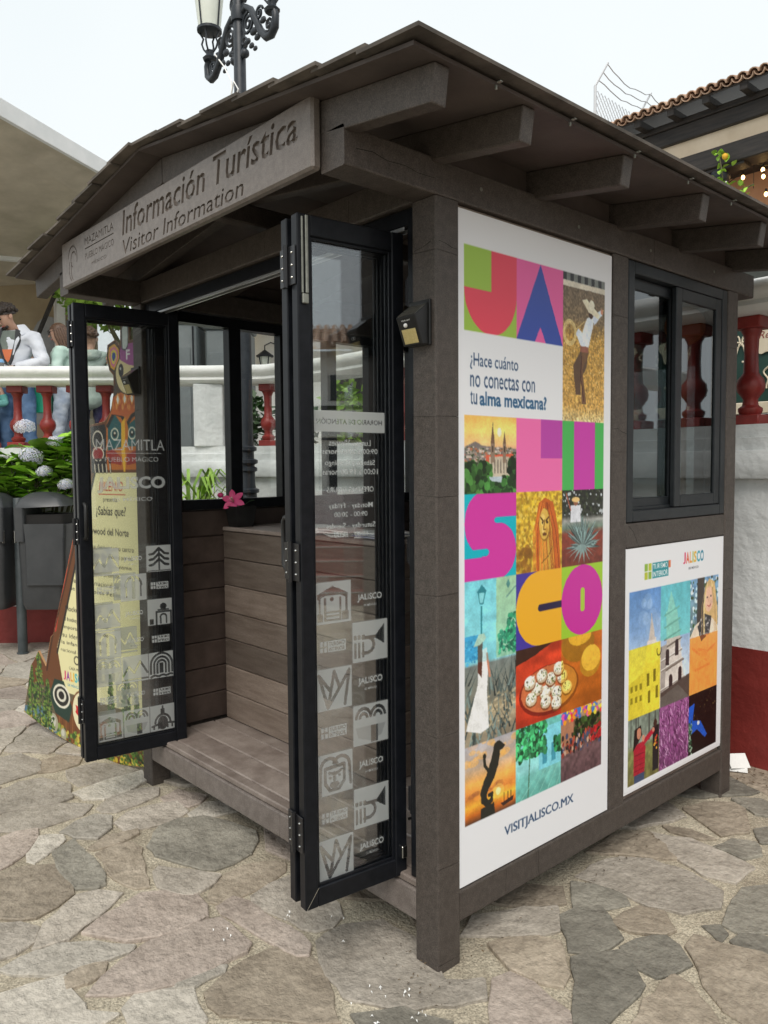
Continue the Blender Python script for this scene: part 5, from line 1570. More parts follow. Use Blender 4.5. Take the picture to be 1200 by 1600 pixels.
    cv.poly([(x0 + w * .46, y0 + h * .5), (x0 + w * .5, y0 + h * .1), (x0 + w * .66, y0 + h * .02), (x0 + w * .86, y0 + h * .06), (x0 + w * .98, y0 + h * .3), (x1, y0 + h * .55), (x0 + w * .6, y0 + h * .56)], (206, 172, 116))
    cv.ell(x0 + w * .66, y0 + h * .2, w * .15, h * .115, (226, 182, 156))
    cv.ell(x0 + w * .6, y0 + h * .185, .006, .004, (60, 44, 40)); cv.ell(x0 + w * .73, y0 + h * .18, .006, .004, (60, 44, 40))
    cv.line([(x0 + w * .61, y0 + h * .255), (x0 + w * .67, y0 + h * .27), (x0 + w * .73, y0 + h * .25)], .005, (176, 70, 70))
    cv.line([(x0 + w * .66, y0 + h * .19), (x0 + w * .65, y0 + h * .225)], .004, (196, 146, 120))
    cv.poly([(x0, y1), (x0, y0 + h * .5), (x0 + w * .2, y0 + h * .4), (x0 + w * .5, y0 + h * .36), (x0 + w * .8, y0 + h * .38), (x1, y0 + h * .46), (x1, y1)], (226, 210, 190))
    cv.poly([(x0 + w * .26, y0 + h * .42), (x0 + w * .5, y0 + h * .32), (x0 + w * .76, y0 + h * .36), (x0 + w * .7, y0 + h * .5), (x0 + w * .4, y0 + h * .56)], (60, 56, 58))
    cv.blobs(x0 + w * .3, y0 + h * .36, x0 + w * .7, y0 + h * .52, 50, .005, [(150, 146, 146), (40, 38, 40), (190, 186, 184)], rg)
    for (a, b) in (((.1, .6), (.6, .74)), ((.9, .62), (.4, .7)), ((.2, .8), (.7, .78)), ((.3, .62), (.6, .66))):
        cv.line([(x0 + w * a[0], y0 + h * a[1]), (x0 + w * b[0], y0 + h * b[1])], .012, (190, 170, 150))
    for k in range(40):
        bx, by = x0 + w * rg.uniform(.05, .95), y0 + h * rg.uniform(.55, .97)
        cv.line([(bx, by), (bx + rg.uniform(-.02, .02), by + rg.uniform(.02, .06))], .006, [(196, 178, 156), (244, 232, 214), (206, 190, 168)][k % 3], .6)
    cv.ell(x0 + w * .5, y0 + h * .68, w * .14, h * .04, (232, 190, 164))
    for k in range(30):
        q = rg.uniform(-.19, .19)
        cv.line([(x0 + w * (.66 + q * .6), y0 + h * .07), (x0 + w * (.66 + q * 1.35), y0 + h * .25), (x0 + w * (.7 + q * 1.5), y0 + h * .5)] if abs(q) > .11 else [(x0 + w * (.66 + q), y0 + h * .05), (x0 + w * (.66 + q * 1.3), y0 + h * .1)], .0025, [(230, 204, 150), (170, 132, 80), (214, 184, 128)][k % 3])
    Cl(); cv.tint(x0, r[1] + .03, x1, y1, (244, 128, 44), .8, True)
    # woman in red jacket among trees
    x0, x1, y0, y1 = c[0], c[1], r[2], r[3]; w, h = x1 - x0, y1 - y0
    Cl(x0, x1, y0, y1)
    cv.grad(x0, y0, x1, y1, [(0, (120, 132, 120)), (.4, (140, 150, 136)), (.5, (126, 130, 80)), (1, (110, 104, 60))], .3, .015)
    for k in range(10):
        q = rg.random(); cv.rect(x0 + w * q, y0, x0 + w * (q + .03), y0 + h * .42, (86, 92, 84))
    cv.rect(x0 + w * .78, y0 + h * .24, x0 + w * .98, y0 + h * .94, (34, 30, 34)); cv.ell(x0 + w * .86, y0 + h * .2, .014, .018, (70, 48, 40)); cv.blobs(x0 + w * .84, y0 + h * .4, x0 + w * .92, y0 + h * .62, 10, .006, [(190, 60, 50), (210, 150, 60)], rg)
    cv.poly([(x0 + w * .18, y0 + h * .42), (x0 + w * .4, y0 + h * .4), (x0 + w * .56, y0 + h * .5), (x0 + w * .52, y0 + h * .88), (x0 + w * .18, y0 + h * .88)], (166, 32, 52))
    cv.line([(x0 + w * .4, y0 + h * .46), (x0 + w * .8, y0 + h * .3)], .024, (176, 38, 58))
    for q in (.58, .66, .74, .82):
        cv.line([(x0 + w * .2, y0 + h * q), (x0 + w * .52, y0 + h * q)], .003, (120, 20, 38))
    cv.poly([(x0 + w * .16, y0 + h * .5), (x0 + w * .2, y0 + h * .18), (x0 + w * .4, y0 + h * .14), (x0 + w * .44, y0 + h * .3), (x0 + w * .3, y0 + h * .4)], (34, 26, 26))
    cv.ell(x0 + w * .34, y0 + h * .26, .017, .024, (190, 130, 106)); cv.ell(x0 + w * .8, y0 + h * .29, .01, .01, (200, 140, 116)); cv.ell(x0 + w * .48, y0 + h * .36, .01, .014, (200, 140, 116))
    cv.rect(x0 + w * .2, y0 + h * .88, x0 + w * .52, y1, (64, 76, 104))
    # purple tinted bark
    x0, x1 = c[1], c[2]; w = x1 - x0
    Cl(x0, x1, y0, y1)
    cv.grad(x0, y0, x1, y1, [(0, (150, 92, 140)), (1, (122, 66, 112))], .4, .012)
    for k in range(260):
        bx, by = rg.uniform(x0, x1), rg.uniform(y0, y1)
        a = math.radians(rg.gauss(75, 25)); L = rg.uniform(.01, .04)
        cv.line([(bx, by), (bx + math.cos(a) * L, by + math.sin(a) * L)], .003, [(190, 136, 180), (96, 44, 86), (214, 170, 206), (80, 36, 74)][rg.randrange(4)])
    # black picture with a blue figure
    x0, x1 = c[2], c[3]; w = x1 - x0
    Cl(x0, x1, y0, y1)
    cv.grad(x0, y0, x1, y1, [(0, (30, 24, 22)), (1, (20, 16, 16))], .6, .01)
    cv.blobs(x0, y0, x1, y0 + h * .5, 60, .004, [(70, 56, 40), (110, 92, 60), (40, 32, 26)], rg)
    cv.poly([(x0, y0 + h * .2), (x0 + w * .2, y0 + h * .16), (x0 + w * .14, y0 + h * .44), (x0 + w * .42, y0 + h * .5), (x0 + w * .66, y0 + h * .78), (x0 + w * .58, y0 + h * .82), (x0 + w * .3, y0 + h * .62), (x0 + w * .1, y0 + h * .66), (x0, y0 + h * .5)], (30, 90, 190))
    cv.ell(x0 + w * .34, y0 + h * .52, .012, .01, (220, 224, 230))
    cv.blobs(x0, y0 + h * .45, x0 + w * .12, y1, 50, .007, [(60, 110, 80), (150, 170, 150), (40, 70, 50)], rg)
    Cl()
    for (q0, w0, q1, w1) in ((c[0], r[0], c[2], r[2]), (c[2], r[0], c[3], r[2]), (c[0], r[2], c[1], r[3]), (c[1], r[2], c[2], r[3]), (c[2], r[2], c[3], r[3])):
        photo(cv, q0, w0, q1, w1)
    # logos
    for i in range(2):
        for j in range(2):
            cv.rect(.142 + .03 * i, .07 + .034 * j, .168 + .03 * i, .1 + .034 * j, [(150, 190, 60), (196, 206, 50)][(i + j) % 2])
    cv.rect(.204, .07, .335, .134, (28, 150, 160)); cv.rect(.335, .07, .352, .1, (236, 120, 70))
    cv.text('TURISMO', .208, .075, .12, .022, (255, 255, 255), .012); cv.text('INTERIOR', .208, .106, .122, .022, (255, 255, 255), .02)
    for k, (ch, col) in enumerate(zip('JALISCO', [(226, 50, 100), (236, 96, 60), (246, 160, 50), (150, 190, 60), (240, 190, 40), (40, 170, 190), (30, 140, 170)])):
        wd = [.02, .03, .02, .008, .024, .028, .032][k]
        xx = .462 + sum([.02, .03, .02, .008, .024, .028, .032][:k]) + .004 * k
        cv.text(ch, xx, .048, wd, .05, col, .03)
    cv.text('DE MÉXICO', .51, .112, .09, .012, (60, 60, 70), .01)
    return cv
pw2 = tag(MB().box(-.012, -.0065, 1.0605, 1.8985, .2505, 1.2345, .001).build('poster', white_board), 'lower white poster under the sliding window with church tower and smiling woman', 'poster')
to_wall(small_poster(), .0026, 1.0595, 1.2343, -.0058, pw2, printed)

# ------------------------------------------------------------------ solar wall lamps
def solar_lamp(loc, label):
    t = thing('solar_wall_lamp', label, 'wall lamp', loc, 0, 'solar lamps on the front posts')
    x, y, z = loc
    F = lambda u, w, q: Vector((x + q, y + u, z + w))
    hw = .040
    mb = MB().prism([(-.010, -.050), (-.034, -.052), (-.066, .030), (-.010, .072)], F, -hw, hw)
    o = mb.build('housing', black_plastic, t)
    b = o.modifiers.new('b', 'BEVEL'); b.width = .003; b.segments = 2
    MB().box(x - hw - .006, x + hw + .006, y - .010, y - .001, z - .052, z + .082, .003).build('back_plate', black_plastic, t)
    d = Vector((0, -.032, .082)).normalized()
    nrm = Vector((0, -.082, -.032)).normalized()
    O = Vector((x, y - .034, z - .052))
    FF = lambda u, w, q: O + Vector((1, 0, 0)) * u + d * w + nrm * q
    MB().prism([(-.028, .007), (.028, .007), (.028, .050), (-.028, .050)], FF, .0, .002).build('led_panel', led_m, t)
    mb = MB()
    for i in range(5):
        for j in range(4):
            mb.prism([(-.025 + i * .0105, .010 + j * .0098), (-.019 + i * .0105, .010 + j * .0098), (-.019 + i * .0105, .015 + j * .0098), (-.025 + i * .0105, .015 + j * .0098)], FF, .0021, .0032)
    o = mb.build('led_chips', led_m, t); o['kind'] = 'stuff'
    MB().ball(FF(-.006, .062, .002), .0065, 10, 6).build('motion_sensor', white_plastic, t, 60)
    d2 = Vector((0, .056, .042)).normalized(); n2 = Vector((0, -.042, .056)).normalized()
    O2 = Vector((x, y - .066, z + .030))
    FT = lambda u, w, q: O2 + Vector((1, 0, 0)) * u + d2 * w + n2 * q
    MB().prism([(-.036, .004), (.036, .004), (.036, .062), (-.036, .062)], FT, .0, .0014).build('solar_panel', solar_m, t)
    v, f = text_mesh('SOLAR LIGHT', 0.0)
    a, b = v[:, :2].min(0), v[:, :2].max(0); k = .036 / (b[0] - a[0])
    MB().add([FF(-.02 + (p[0] - a[0]) * k, .074 + (p[1] - a[1]) * k, .0006) for p in v], f).build('lettering', white_plastic, t)
    return t
solar_lamp((-.062, 0.0, 1.972), 'black solar wall lamp on the corner post beside the tall poster')
solar_lamp((-2.022, 0.0, 1.975), 'black solar wall lamp on the far left post seen through the left glass door')

# ------------------------------------------------------------------ inside the kiosk
ct = thing('counter', 'plank clad service counter standing inside the kiosk', 'counter', (-1.33, .65, .256))
for k in range(7):
    z0 = .258 + k * .1405
    MB().box(-1.955, -.72, .42, .438, z0, z0 + .1375, .004).build('plank', lumber_warm, ct)
    MB().box(-.738, -.72, .44, .88, z0, z0 + .1375, .004).build('plank', lumber_warm, ct)
for k in range(3):
    MB().box(-1.955, -.715, .415 + k * .156, .415 + k * .156 + .153, 1.242, 1.262, .004).build('top_plank', lumber_floor, ct)
pot = thing('potted_flower', 'pink artificial lily in a black square pot on the counter', 'flower pot', (-1.885, .485, 1.263))
def petal(c, ang, tilt, L, W):
    d = Vector((math.cos(ang), math.sin(ang), 0)); s_ = Vector((-d.y, d.x, 0)); u = Vector((0, 0, 1))
    P = lambda t, w, h: c + d * (L * t * math.cos(tilt)) + u * (L * t * math.sin(tilt) + h) + s_ * w
    rows = []
    for t, w, h in ((0, .15, 0), (.3, .8, .004), (.6, 1, .004), (.85, .6, -.004), (1, .05, -.014)):
        rows.append([P(t, -W * w, h), P(t, 0, h - .006 * w), P(t, W * w, h)])
    vs = [p for r_ in rows for p in r_]
    return MB().add(vs, [(i * 3 + j, i * 3 + j + 1, i * 3 + 4 + j, i * 3 + 3 + j) for i in range(4) for j in range(2)])
px_, py_ = -1.885, .485
MB().add([(px_ - .045, py_ - .045, 1.263), (px_ + .045, py_ - .045, 1.263), (px_ + .045, py_ + .045, 1.263), (px_ - .045, py_ + .045, 1.263),
          (px_ - .06, py_ - .06, 1.37), (px_ + .06, py_ - .06, 1.37), (px_ + .06, py_ + .06, 1.37), (px_ - .06, py_ + .06, 1.37)],
         [(0, 1, 2, 3), (0, 1, 5, 4), (1, 2, 6, 5), (2, 3, 7, 6), (3, 0, 4, 7)]).build('pot', black_plastic, pot)
MB().box(px_ - .05, px_ + .05, py_ - .05, py_ + .05, 1.345, 1.358, 0).build('soil', dark_core, pot)
fc = Vector((-1.905, .455, 1.395))
def lily_petal(c, ang, L, W):
    # petals fan out round an axis that faces the door
    ax = Vector((.62, -.68, .35)).normalized()
    e1 = ax.cross(Vector((0, 0, 1))).normalized(); e2 = e1.cross(ax)
    d = e1 * math.cos(ang) + e2 * math.sin(ang); sd2 = ax.cross(d)
    rows = []
    for t, w in ((0, .15), (.3, .85), (.6, 1), (.85, .6), (1, .05)):
        bow = ax * (L * (.45 * t - .38 * t * t))
        rows.append([c + d * L * t - sd2 * W * w + bow, c + d * L * t + bow - ax * .005 * w, c + d * L * t + sd2 * W * w + bow])
    vs = [p for r_ in rows for p in r_]
    return MB().add(vs, [(i * 3 + j, i * 3 + j + 1, i * 3 + 4 + j, i * 3 + 3 + j) for i in range(4) for j in range(2)])
for k in range(6):
    lily_petal(fc, k * PI / 3 + .3, .064, .017).build('petal', pink_m, pot, 60)
MB().tube([(px_, py_, 1.35), (-1.90, .465, 1.375), fc], .004, 6).build('stem', stem_m, pot)
for (dx, dz) in ((.008, .004), (-.008, .0)):
    MB().tube([fc, fc + Vector((.62, -.68, .35)) * .05 + Vector((dx, 0, dz))], .0028, 5).build('stamen', cream_m, pot)
MB().ball((-1.985, .425, 1.425), .014, 7, 5, (1.8, 1, 1)).build('bud', pink_m, pot, 60)
for k in range(2):
    petal(Vector((px_, py_, 1.36)), 1.0 + k * 3.0, .6, .09, .016).build('leaf', leaf_dark, pot, 60)
rg2 = random.Random(8)
for k, (x, y, a, lab) in enumerate(((-1.30, .55, .2, 'fanned white leaflets at the left end of the counter top'), (-1.05, .53, -.3, 'loose pile of white leaflets in the middle of the counter'),
                                    (-.86, .54, .15, 'stack of blue and grey brochures at the right end of the counter'))):
    t = thing('brochure_stack', lab, 'brochures', (x, y, 1.263))
    for j in range(5):
        M = Matrix.Translation((x + rg2.uniform(-.03, .03), y + rg2.uniform(-.03, .03), 1.263)) @ Matrix.Rotation(a + rg2.uniform(-.4, .4), 4, 'Z')
        MB().box(-.10, .10, -.07, .07, .001 + j * .005, .0055 + j * .005, 0, M).build('brochure', paperb if (k == 2 and j % 2) else paperw, t)
pd = thing('orange_disc_on_pole', 'orange round disc on a wooden pole leaning behind the sliding window', 'signal disc', (-.2, 1.78, .256))
pd_a, pd_b = Vector((-.13, 1.76, .26)), Vector((-.155, 1.80, 2.14))
MB().tube([pd_a, pd_b], .013, 8).build('pole', polem, pd, 60)
dd = (pd_b - pd_a).normalized()
mt = Vector((-.55, 1, 0)).normalized()
Mx = Matrix.Identity(3)
q = Vector((.52, -.85, 0)).normalized().to_track_quat('Z', 'Y').to_matrix()
MB().lathe([(.001, -.008), (.085, -.008), (.09, 0), (.085, .008), (.001, .008)], pd_b + dd * .06, 24, M=q).build('disc', orange_m, pd, 40)

# ------------------------------------------------------------------ painted totem standee beside the kiosk
SP, SQ = Vector((-3.32, -.179, 0)), Vector((-2.09, .05, 0))
sd = (SQ - SP).normalized(); snn = Vector((sd.y, -sd.x, 0))
SW, SH = 1.25, 2.32
def standee_canvas():
    cv = Canvas(SW, SH, 620, (226, 214, 150))
    Z = lambda z: SH - z
    pg = lambda pts, col, al=1.0: cv.poly([(a, Z(b)) for a, b in pts], col, al)
    ln = lambda pts, w, col: cv.line([(a, Z(b)) for a, b in pts], w, col)
    BR, DK, RD, CR, TL = (122, 70, 36), (36, 32, 30), (196, 60, 44), (236, 228, 170), (30, 92, 96)
    # shaft of the totem
    cv.rect(0, 0, SW, SH, (110, 66, 36))
    pg([(.40, .55), (.56, .9), (.70, 1.25), (.83, 1.545), (SW, 1.545), (SW, .3), (.62, .22), (.45, .35)], (238, 230, 176))
    ln([(.40, .52), (.56, .9), (.70, 1.25), (.83, 1.545)], .016, DK)
    for (a, b, a2, b2) in ((.42, .66, .47, .82), (.49, .86, .555, 1.02), (.57, 1.06, .645, 1.24), (.66, 1.28, .74, 1.45)):
        ln([(a - .045, b), (a2 - .045, b2)], .05, RD); ln([(a - .045, b), (a2 - .045, b2)], .026, (226, 110, 88))
        ln([(a - .085, b - .02), (a2 - .085, b2 + .02)], .012, DK)
    ln([(.28, .40), (.36, .62), (.52, .95), (.79, 1.545)], .014, (70, 40, 22))
    # base: stump, river, trees, stones
    cv.rect(0, Z(.30), SW, SH, (104, 92, 70))
    pg([(.30, .36), (.62, .22), (.95, .20), (SW, .25), (SW, 0), (.4, .0), (.36, .16)], (120, 72, 38))
    for k in range(26):
        xx = .36 + k * .034
        ln([(xx, .02), (xx + .015, .2)], .006, [(90, 50, 26), (160, 104, 60)][k % 2])
    pg([(0, .14), (.2, .18), (.34, .12), (.5, .04), (.2, 0), (0, 0)], (86, 120, 140))
    cv.blobs(0, Z(.10), .62, SH, 160, .014, [(96, 130, 50), (140, 160, 70), (206, 190, 80), (60, 90, 40), (170, 150, 60)], rg)
    cv.blobs(.6, Z(.06), SW, SH, 110, .014, [(206, 180, 60), (110, 140, 60), (228, 206, 90), (70, 100, 44)], rg)
    for (a, b, c_) in ((.16, .07, .03), (.34, .1, .045), (.44, .05, .03), (.26, .04, .02)):
        cv.ell(a, Z(b), c_, c_ * 1.2, (170, 166, 140)); cv.ell(a - .006, Z(b + .008), c_ * .6, c_ * .7, (206, 204, 186))
    # ovoid eye and maple leaf roundel
    pg([(.30, .26), (.36, .36), (.46, .36), (.54, .22), (.5, .13), (.36, .16)], (34, 60, 50))
    cv.ell(.43, Z(.27), .09, .07, (236, 230, 210)); cv.ell(.43, Z(.27), .075, .056, (40, 40, 36)); cv.ell(.43, Z(.275), .05, .038, (226, 222, 204)); cv.ell(.43, Z(.275), .03, .024, DK)
    cv.ell(.64, Z(.215), .105, .12, (122, 70, 36)); cv.ell(.64, Z(.215), .095, .11, (240, 230, 190))
    lf = [(0, .085), (.018, .05), (.04, .055), (.035, .025), (.066, .03), (.058, .008), (.07, -.01), (.03, -.035), (.034, -.05), (.006, -.045), (.004, -.085)]
    pg([(.64 + a, .215 + b) for a, b in lf] + [(.64 - a, .215 + b) for a, b in reversed(lf)], (206, 40, 44))
    for (tx, tb, th_, tw) in ((.10, .02, .40, .07), (.19, .06, .46, .08), (.28, .04, .30, .07), (.92, .05, .42, .05), (1.06, .04, .52, .07), (1.15, .04, .36, .05)):
        for k in range(46):
            q = k / 46
            w2 = tw * (1 - q) + .008
            cv.blobs(tx - w2, Z(tb + th_ * q + .01), tx + w2, Z(tb + th_ * q - .01), 5, .011, [(52, 84, 36), (90, 124, 48), (34, 60, 30), (124, 150, 66)], rg, 1, .7)
        ln([(tx, tb), (tx, tb + th_)], .006, (70, 56, 36))
    # panel text
    T = lambda t, x, z, w, h, col=(44, 42, 40), off=.0, sh=.0: cv.text(t, x, Z(z), w, h, col, off, sh)
    T('MILENIO', .865, 1.50, .215, .05, (190, 44, 36), .0, .2)
    cv.rect(.86, Z(1.435), 1.1, Z(1.432), (190, 44, 36))
    T('presenta', .90, 1.415, .125, .028)
    T('¿Sabías que?', .83, 1.37, .27, .062, off=.01, sh=.1)
    T('Hollywood del Norte', .70, 1.255, .42, .05, off=.012)
    for k, t in enumerate(['Canadá se destaca como centro', 'cinematográfico internacional por sus', 'paisajes y su talento como', 'que han ganado premios en el', 'Festival Internacional de Film', 'de las mejores Películas']):
        T(t, .66 - .022 * k, 1.165 - k * .05, .5 + .01 * k, .026)
    T('Hockey', .50, .80, .15, .036, off=.012)
    for k, t in enumerate(['El hockey es un deporte muy', 'importante y parte de', 'su identidad desde', 'la infancia y equipo', 'nacional es muy fuerte']):
        T(t, .48 - .01 * k, .735 - k * .045, .44, .026)
    cv.ring(.60, Z(.50), .025, .022, .007, DK)
    T('CASA MÉXICO', .52, .46, .17, .02)
    xx = .46
    for ch, col, wd in zip('JALISCO', [(220, 50, 110), (150, 60, 160), (236, 150, 40), (240, 190, 40), (60, 180, 190), (30, 150, 200), (30, 130, 190)], (.024, .036, .024, .010, .028, .034, .038)):
        T(ch, xx, .425, wd, .052, col, .03); xx += wd + .005
    T('DE MÉXICO', .50, .36, .12, .018, (40, 120, 180))
    # bear wing block and claws on the left
    pg([(.80, 1.545), (.80, 1.79), (.93, 1.80), (.96, 1.72), (.95, 1.545)], DK)
    cv.ring(.865, Z(1.72), .045, .045, .008, (226, 216, 196)); cv.rect(.82, Z(1.68), .91, Z(1.62), (150, 40, 40)); cv.ring(.865, Z(1.645), .05, .035, .007, (226, 216, 196))
    # eagle
    pg([(.93, 1.56), (.95, 1.8), (1.0, 1.87), (1.10, 1.84), (SW, 1.88), (SW, 1.56)], (196, 110, 40))
    pg([(.955, 1.66), (.96, 1.78), (1.02, 1.85), (1.12, 1.76), (1.08, 1.68)], TL)
    pg([(1.12, 1.78), (SW, 1.84), (SW, 1.68), (1.13, 1.68)], TL)
    ln([(.96, 1.79), (1.02, 1.855), (1.08, 1.84), (1.13, 1.79)], .022, DK); ln([(1.13, 1.79), (1.17, 1.83), (SW, 1.86)], .022, DK)
    for ex in (1.02, 1.17):
        cv.ell(ex, Z(1.745), .035, .032, (232, 224, 200)); cv.ell(ex, Z(1.745), .027, .025, TL); cv.ell(ex, Z(1.745), .016, .016, DK); cv.ell(ex, Z(1.75), .007, .007, (236, 230, 210))
    pg([(.94, 1.655), (1.0, 1.67), (1.08, 1.62), (1.07, 1.585), (.96, 1.60)], (156, 40, 36)); pg([(1.12, 1.64), (SW, 1.67), (SW, 1.6), (1.12, 1.585)], (156, 40, 36))
    pg([(1.08, 1.80), (1.115, 1.83), (1.14, 1.77), (1.125, 1.66), (1.105, 1.55), (1.09, 1.55), (1.075, 1.66)], (240, 184, 44))
    pg([(1.112, 1.83), (1.14, 1.77), (1.125, 1.66), (1.105, 1.55), (1.11, 1.7)], (206, 120, 34))
    for k in range(5):
        ln([(.83 + k * .035, 1.615), (.835 + k * .035, 1.55)], .016, DK); ln([(.83 + k * .035, 1.59), (.835 + k * .035, 1.55)], .008, (236, 224, 200))
    # neck with diamonds
    pg([(.99, 1.85), (1.03, 1.96), (1.05, 2.0), (SW, 2.0), (SW, 1.87), (1.12, 1.83)], (198, 100, 44))
    cv.blobs(1.0, Z(1.96), SW, Z(1.87), 60, .008, [(226, 140, 60), (170, 76, 34), (236, 170, 90)], rg, .7, 2.0)
    pg([(1.0, 1.93), (1.03, 2.0), (SW, 2.0), (SW, 1.965), (1.08, 1.955)], (74, 58, 50))
    for dx in (1.055, 1.115, 1.175):
        pg([(dx - .02, 1.92), (dx, 1.955), (dx + .02, 1.92), (dx, 1.885)], (230, 150, 50)); pg([(dx - .012, 1.92), (dx, 1.945), (dx + .012, 1.92), (dx, 1.895)], (232, 232, 226))
    # fawn head with a mauve cap and striped ear
    cv.ell(1.14, Z(2.06), .115, .12, (84, 64, 52))
    cv.ell(1.145, Z(2.05), .10, .105, (232, 214, 160)); cv.ell(1.16, Z(2.00), .07, .055, (240, 226, 180))
    pg([(1.06, 2.13), (1.10, 2.19), (SW, 2.2), (SW, 2.07), (1.15, 2.09)], (170, 92, 156))
    T('F', 1.135, 2.165, .035, .05, (246, 246, 246), .02)
    cv.ell(1.09, Z(2.065), .022, .034, (46, 44, 52)); cv.ell(1.085, Z(2.075), .006, .008, (230, 230, 230))
    ln([(1.13, 2.0), (1.15, 1.985), (1.175, 2.0)], .007, DK); cv.ell(1.175, Z(2.03), .022, .016, (60, 48, 46))
    e = [(.985, 2.2), (1.04, 2.215), (1.08, 2.18), (1.085, 2.13), (1.03, 2.06), (.995, 2.08), (.975, 2.14)]
    cxe, cze = 1.03, 2.14
    for kk, col in ((1.0, (52, 44, 40)), (.88, (236, 176, 60)), (.68, (226, 120, 170)), (.5, (240, 220, 90)), (.3, (40, 80, 160))):
        pg([(cxe + (a - cxe) * kk, cze + (b - cze) * kk) for a, b in e], col)
    pg([(1.10, 2.17), (1.10, 2.27), (1.115, 2.30), (1.145, 2.305), (1.16, 2.28), (1.155, 2.18), (1.13, 2.16)], (80, 84, 84))
    pg([(1.106, 2.175), (1.106, 2.268), (1.118, 2.293), (1.142, 2.298), (1.154, 2.277), (1.149, 2.185), (1.13, 2.168)], (216, 226, 224))
    return cv
out = [(.0, .10), (.02, .16), (.10, .40), (.14, .44), (.19, .50), (.27, .42), (.33, .60), (.36, .62), (.50, .95), (.62, 1.24), (.76, 1.53), (.79, 1.56), (.79, 1.80), (.93, 1.815), (.985, 1.86), (1.02, 1.96), (1.02, 2.045),
       (.985, 2.075), (.965, 2.14), (.975, 2.205), (1.04, 2.225), (1.085, 2.19), (1.092, 2.27), (1.112, 2.31), (1.15, 2.315), (1.168, 2.28), (1.165, 2.21), (1.249, 2.21), (1.249, .04), (1.0, .0), (.75, .0), (.45, .02), (.2, .055)]
st = thing('totem_standee', 'painted totem pole cutout standee with deer head, eagle and cream text panel', 'standee', tuple(SP + sd * .6))
SM = lambda u, w, t: SP + sd * u + Vector((0, 0, w)) + snn * t
MB().prism(out, SM, -.012, -.001).build('backing_board', polem, st)
MB().prism([(.55, 0), (.60, 0), (.60, .9), (.55, .9)], SM, -.03, -.014).add([SM(.55, .85, -.03), SM(.60, .85, -.03), SM(.60, .0, -.35), SM(.55, .0, -.35)], [(0, 1, 2, 3)]).build('rear_strut', white_board, st)
cvs = standee_canvas()
a, xs, ys = cvs.sample(.004)
XX, YY = np.meshgrid(xs, SH - ys)
inside = np.zeros(XX.shape, bool)
for i in range(len(out)):
    (xa, ya), (xb, yb) = out[i], out[(i + 1) % len(out)]
    if ya == yb: continue
    inside ^= ((ya > YY) != (yb > YY)) & (XX < (xb - xa) * (YY - ya) / (yb - ya) + xa)
idx = -np.ones(XX.shape, int)
quad = inside[:-1, :-1] & inside[1:, :-1] & inside[:-1, 1:] & inside[1:, 1:]
need = np.zeros(XX.shape, bool)
for dj in (0, 1):
    for di in (0, 1):
        need[dj:XX.shape[0] - 1 + dj, di:XX.shape[1] - 1 + di] |= quad
idx[need] = np.arange(need.sum())
PT = np.array(SP)[None] + XX[need][:, None] * np.array(sd)[None] + np.array([0, 0, 1.])[None] * YY[need][:, None]
jj, ii = np.nonzero(quad)
Q = np.stack([idx[jj, ii], idx[jj + 1, ii], idx[jj + 1, ii + 1], idx[jj, ii + 1]], 1)
me = bpy.data.meshes.new('print')
PT = PT - np.array(st.location)[None]
me.from_pydata(PT.tolist(), [], Q.tolist())
at = me.color_attributes.new('Col', 'FLOAT_COLOR', 'POINT')
cc = np.ones((len(PT), 4), np.float32); cc[:, :3] = lin(a[need]) * .86
at.data.foreach_set('color', cc.ravel())
me.materials.append(card)
o = bpy.data.objects.new('print', me); COL.objects.link(o); o.parent = st
# ------------------------------------------------------------------ raised terrace and its balustrade wall
PATH = [(-7.5, -1.49), (-5.89, .43), (-5.60, .78), (-4.68, 1.86), (-4.28, 2.24), (-3.5, 2.40), (-2.5, 2.40), (-.6, 2.385), (.6, 2.375), (2.0, 2.375), (2.35, 2.75), (2.4, 6.0)]
def offset_path(path, d):
    out = []
    for i, p in enumerate(path):
        a = Vector(path[i - 1]) if i else None
        b = Vector(path[i + 1]) if i < len(path) - 1 else None
        p = Vector(p)
        ns = []
        if a is not None: t = (p - a).normalized(); ns.append(Vector((t.y, -t.x)))
        if b is not None: t = (b - p).normalized(); ns.append(Vector((t.y, -t.x)))
        n = sum(ns, Vector((0, 0))) / len(ns)
        n = n / max(.3, n.length_squared)
        out.append(p + n * d)
    return out
def sweep(mb, path, prof):
    """prof: closed list of (offset to the front, z) or a function of the path index"""
    n = None
    vs = []
    for i in range(len(path)):
        pr = prof(i) if callable(prof) else prof
        n = len(pr)
        for (o, z) in pr:
            q = offset_path(path, o)[i]
            vs.append((q.x, q.y, z))
    fs = []
    for i in range(len(path) - 1):
        for k in range(n):
            k2 = (k + 1) % n
            fs.append((i * n + k, i * n + k2, (i + 1) * n + k2, (i + 1) * n + k))
    fs.append(tuple(range(n)))
    fs.append(tuple((len(path) - 1) * n + k for k in range(n - 1, -1, -1)))
    mb.add(vs, fs)
    return mb
def dense(path, step=.5):
    out = []
    for a, b in zip(path[:-1], path[1:]):
        L = math.dist(a, b); m = max(1, int(L / step))
        out += [(a[0] + (b[0] - a[0]) * k / m, a[1] + (b[1] - a[1]) * k / m) for k in range(m)]
    return out + [path[-1]]
wall = thing('terrace_wall', 'white terrace wall with oxblood base and red balusters curving behind the kiosk', 'wall', (-2.5, 2.4, 0))
sweep(MB(), PATH, [(0, .0), (0, 1.49), (-.3, 1.49), (-.3, 0)]).build('wall_body', wallw, wall)
def redprof(i):
    x = PATH[i][0]
    t = min(1, max(0, (x + 5.6) / 5.2))
    h = .34 + .285 * t
    return [(.004, .0), (.004, h), (-.1, h), (-.1, 0)]
sweep(MB(), PATH, redprof).build('painted_base', wallred, wall)
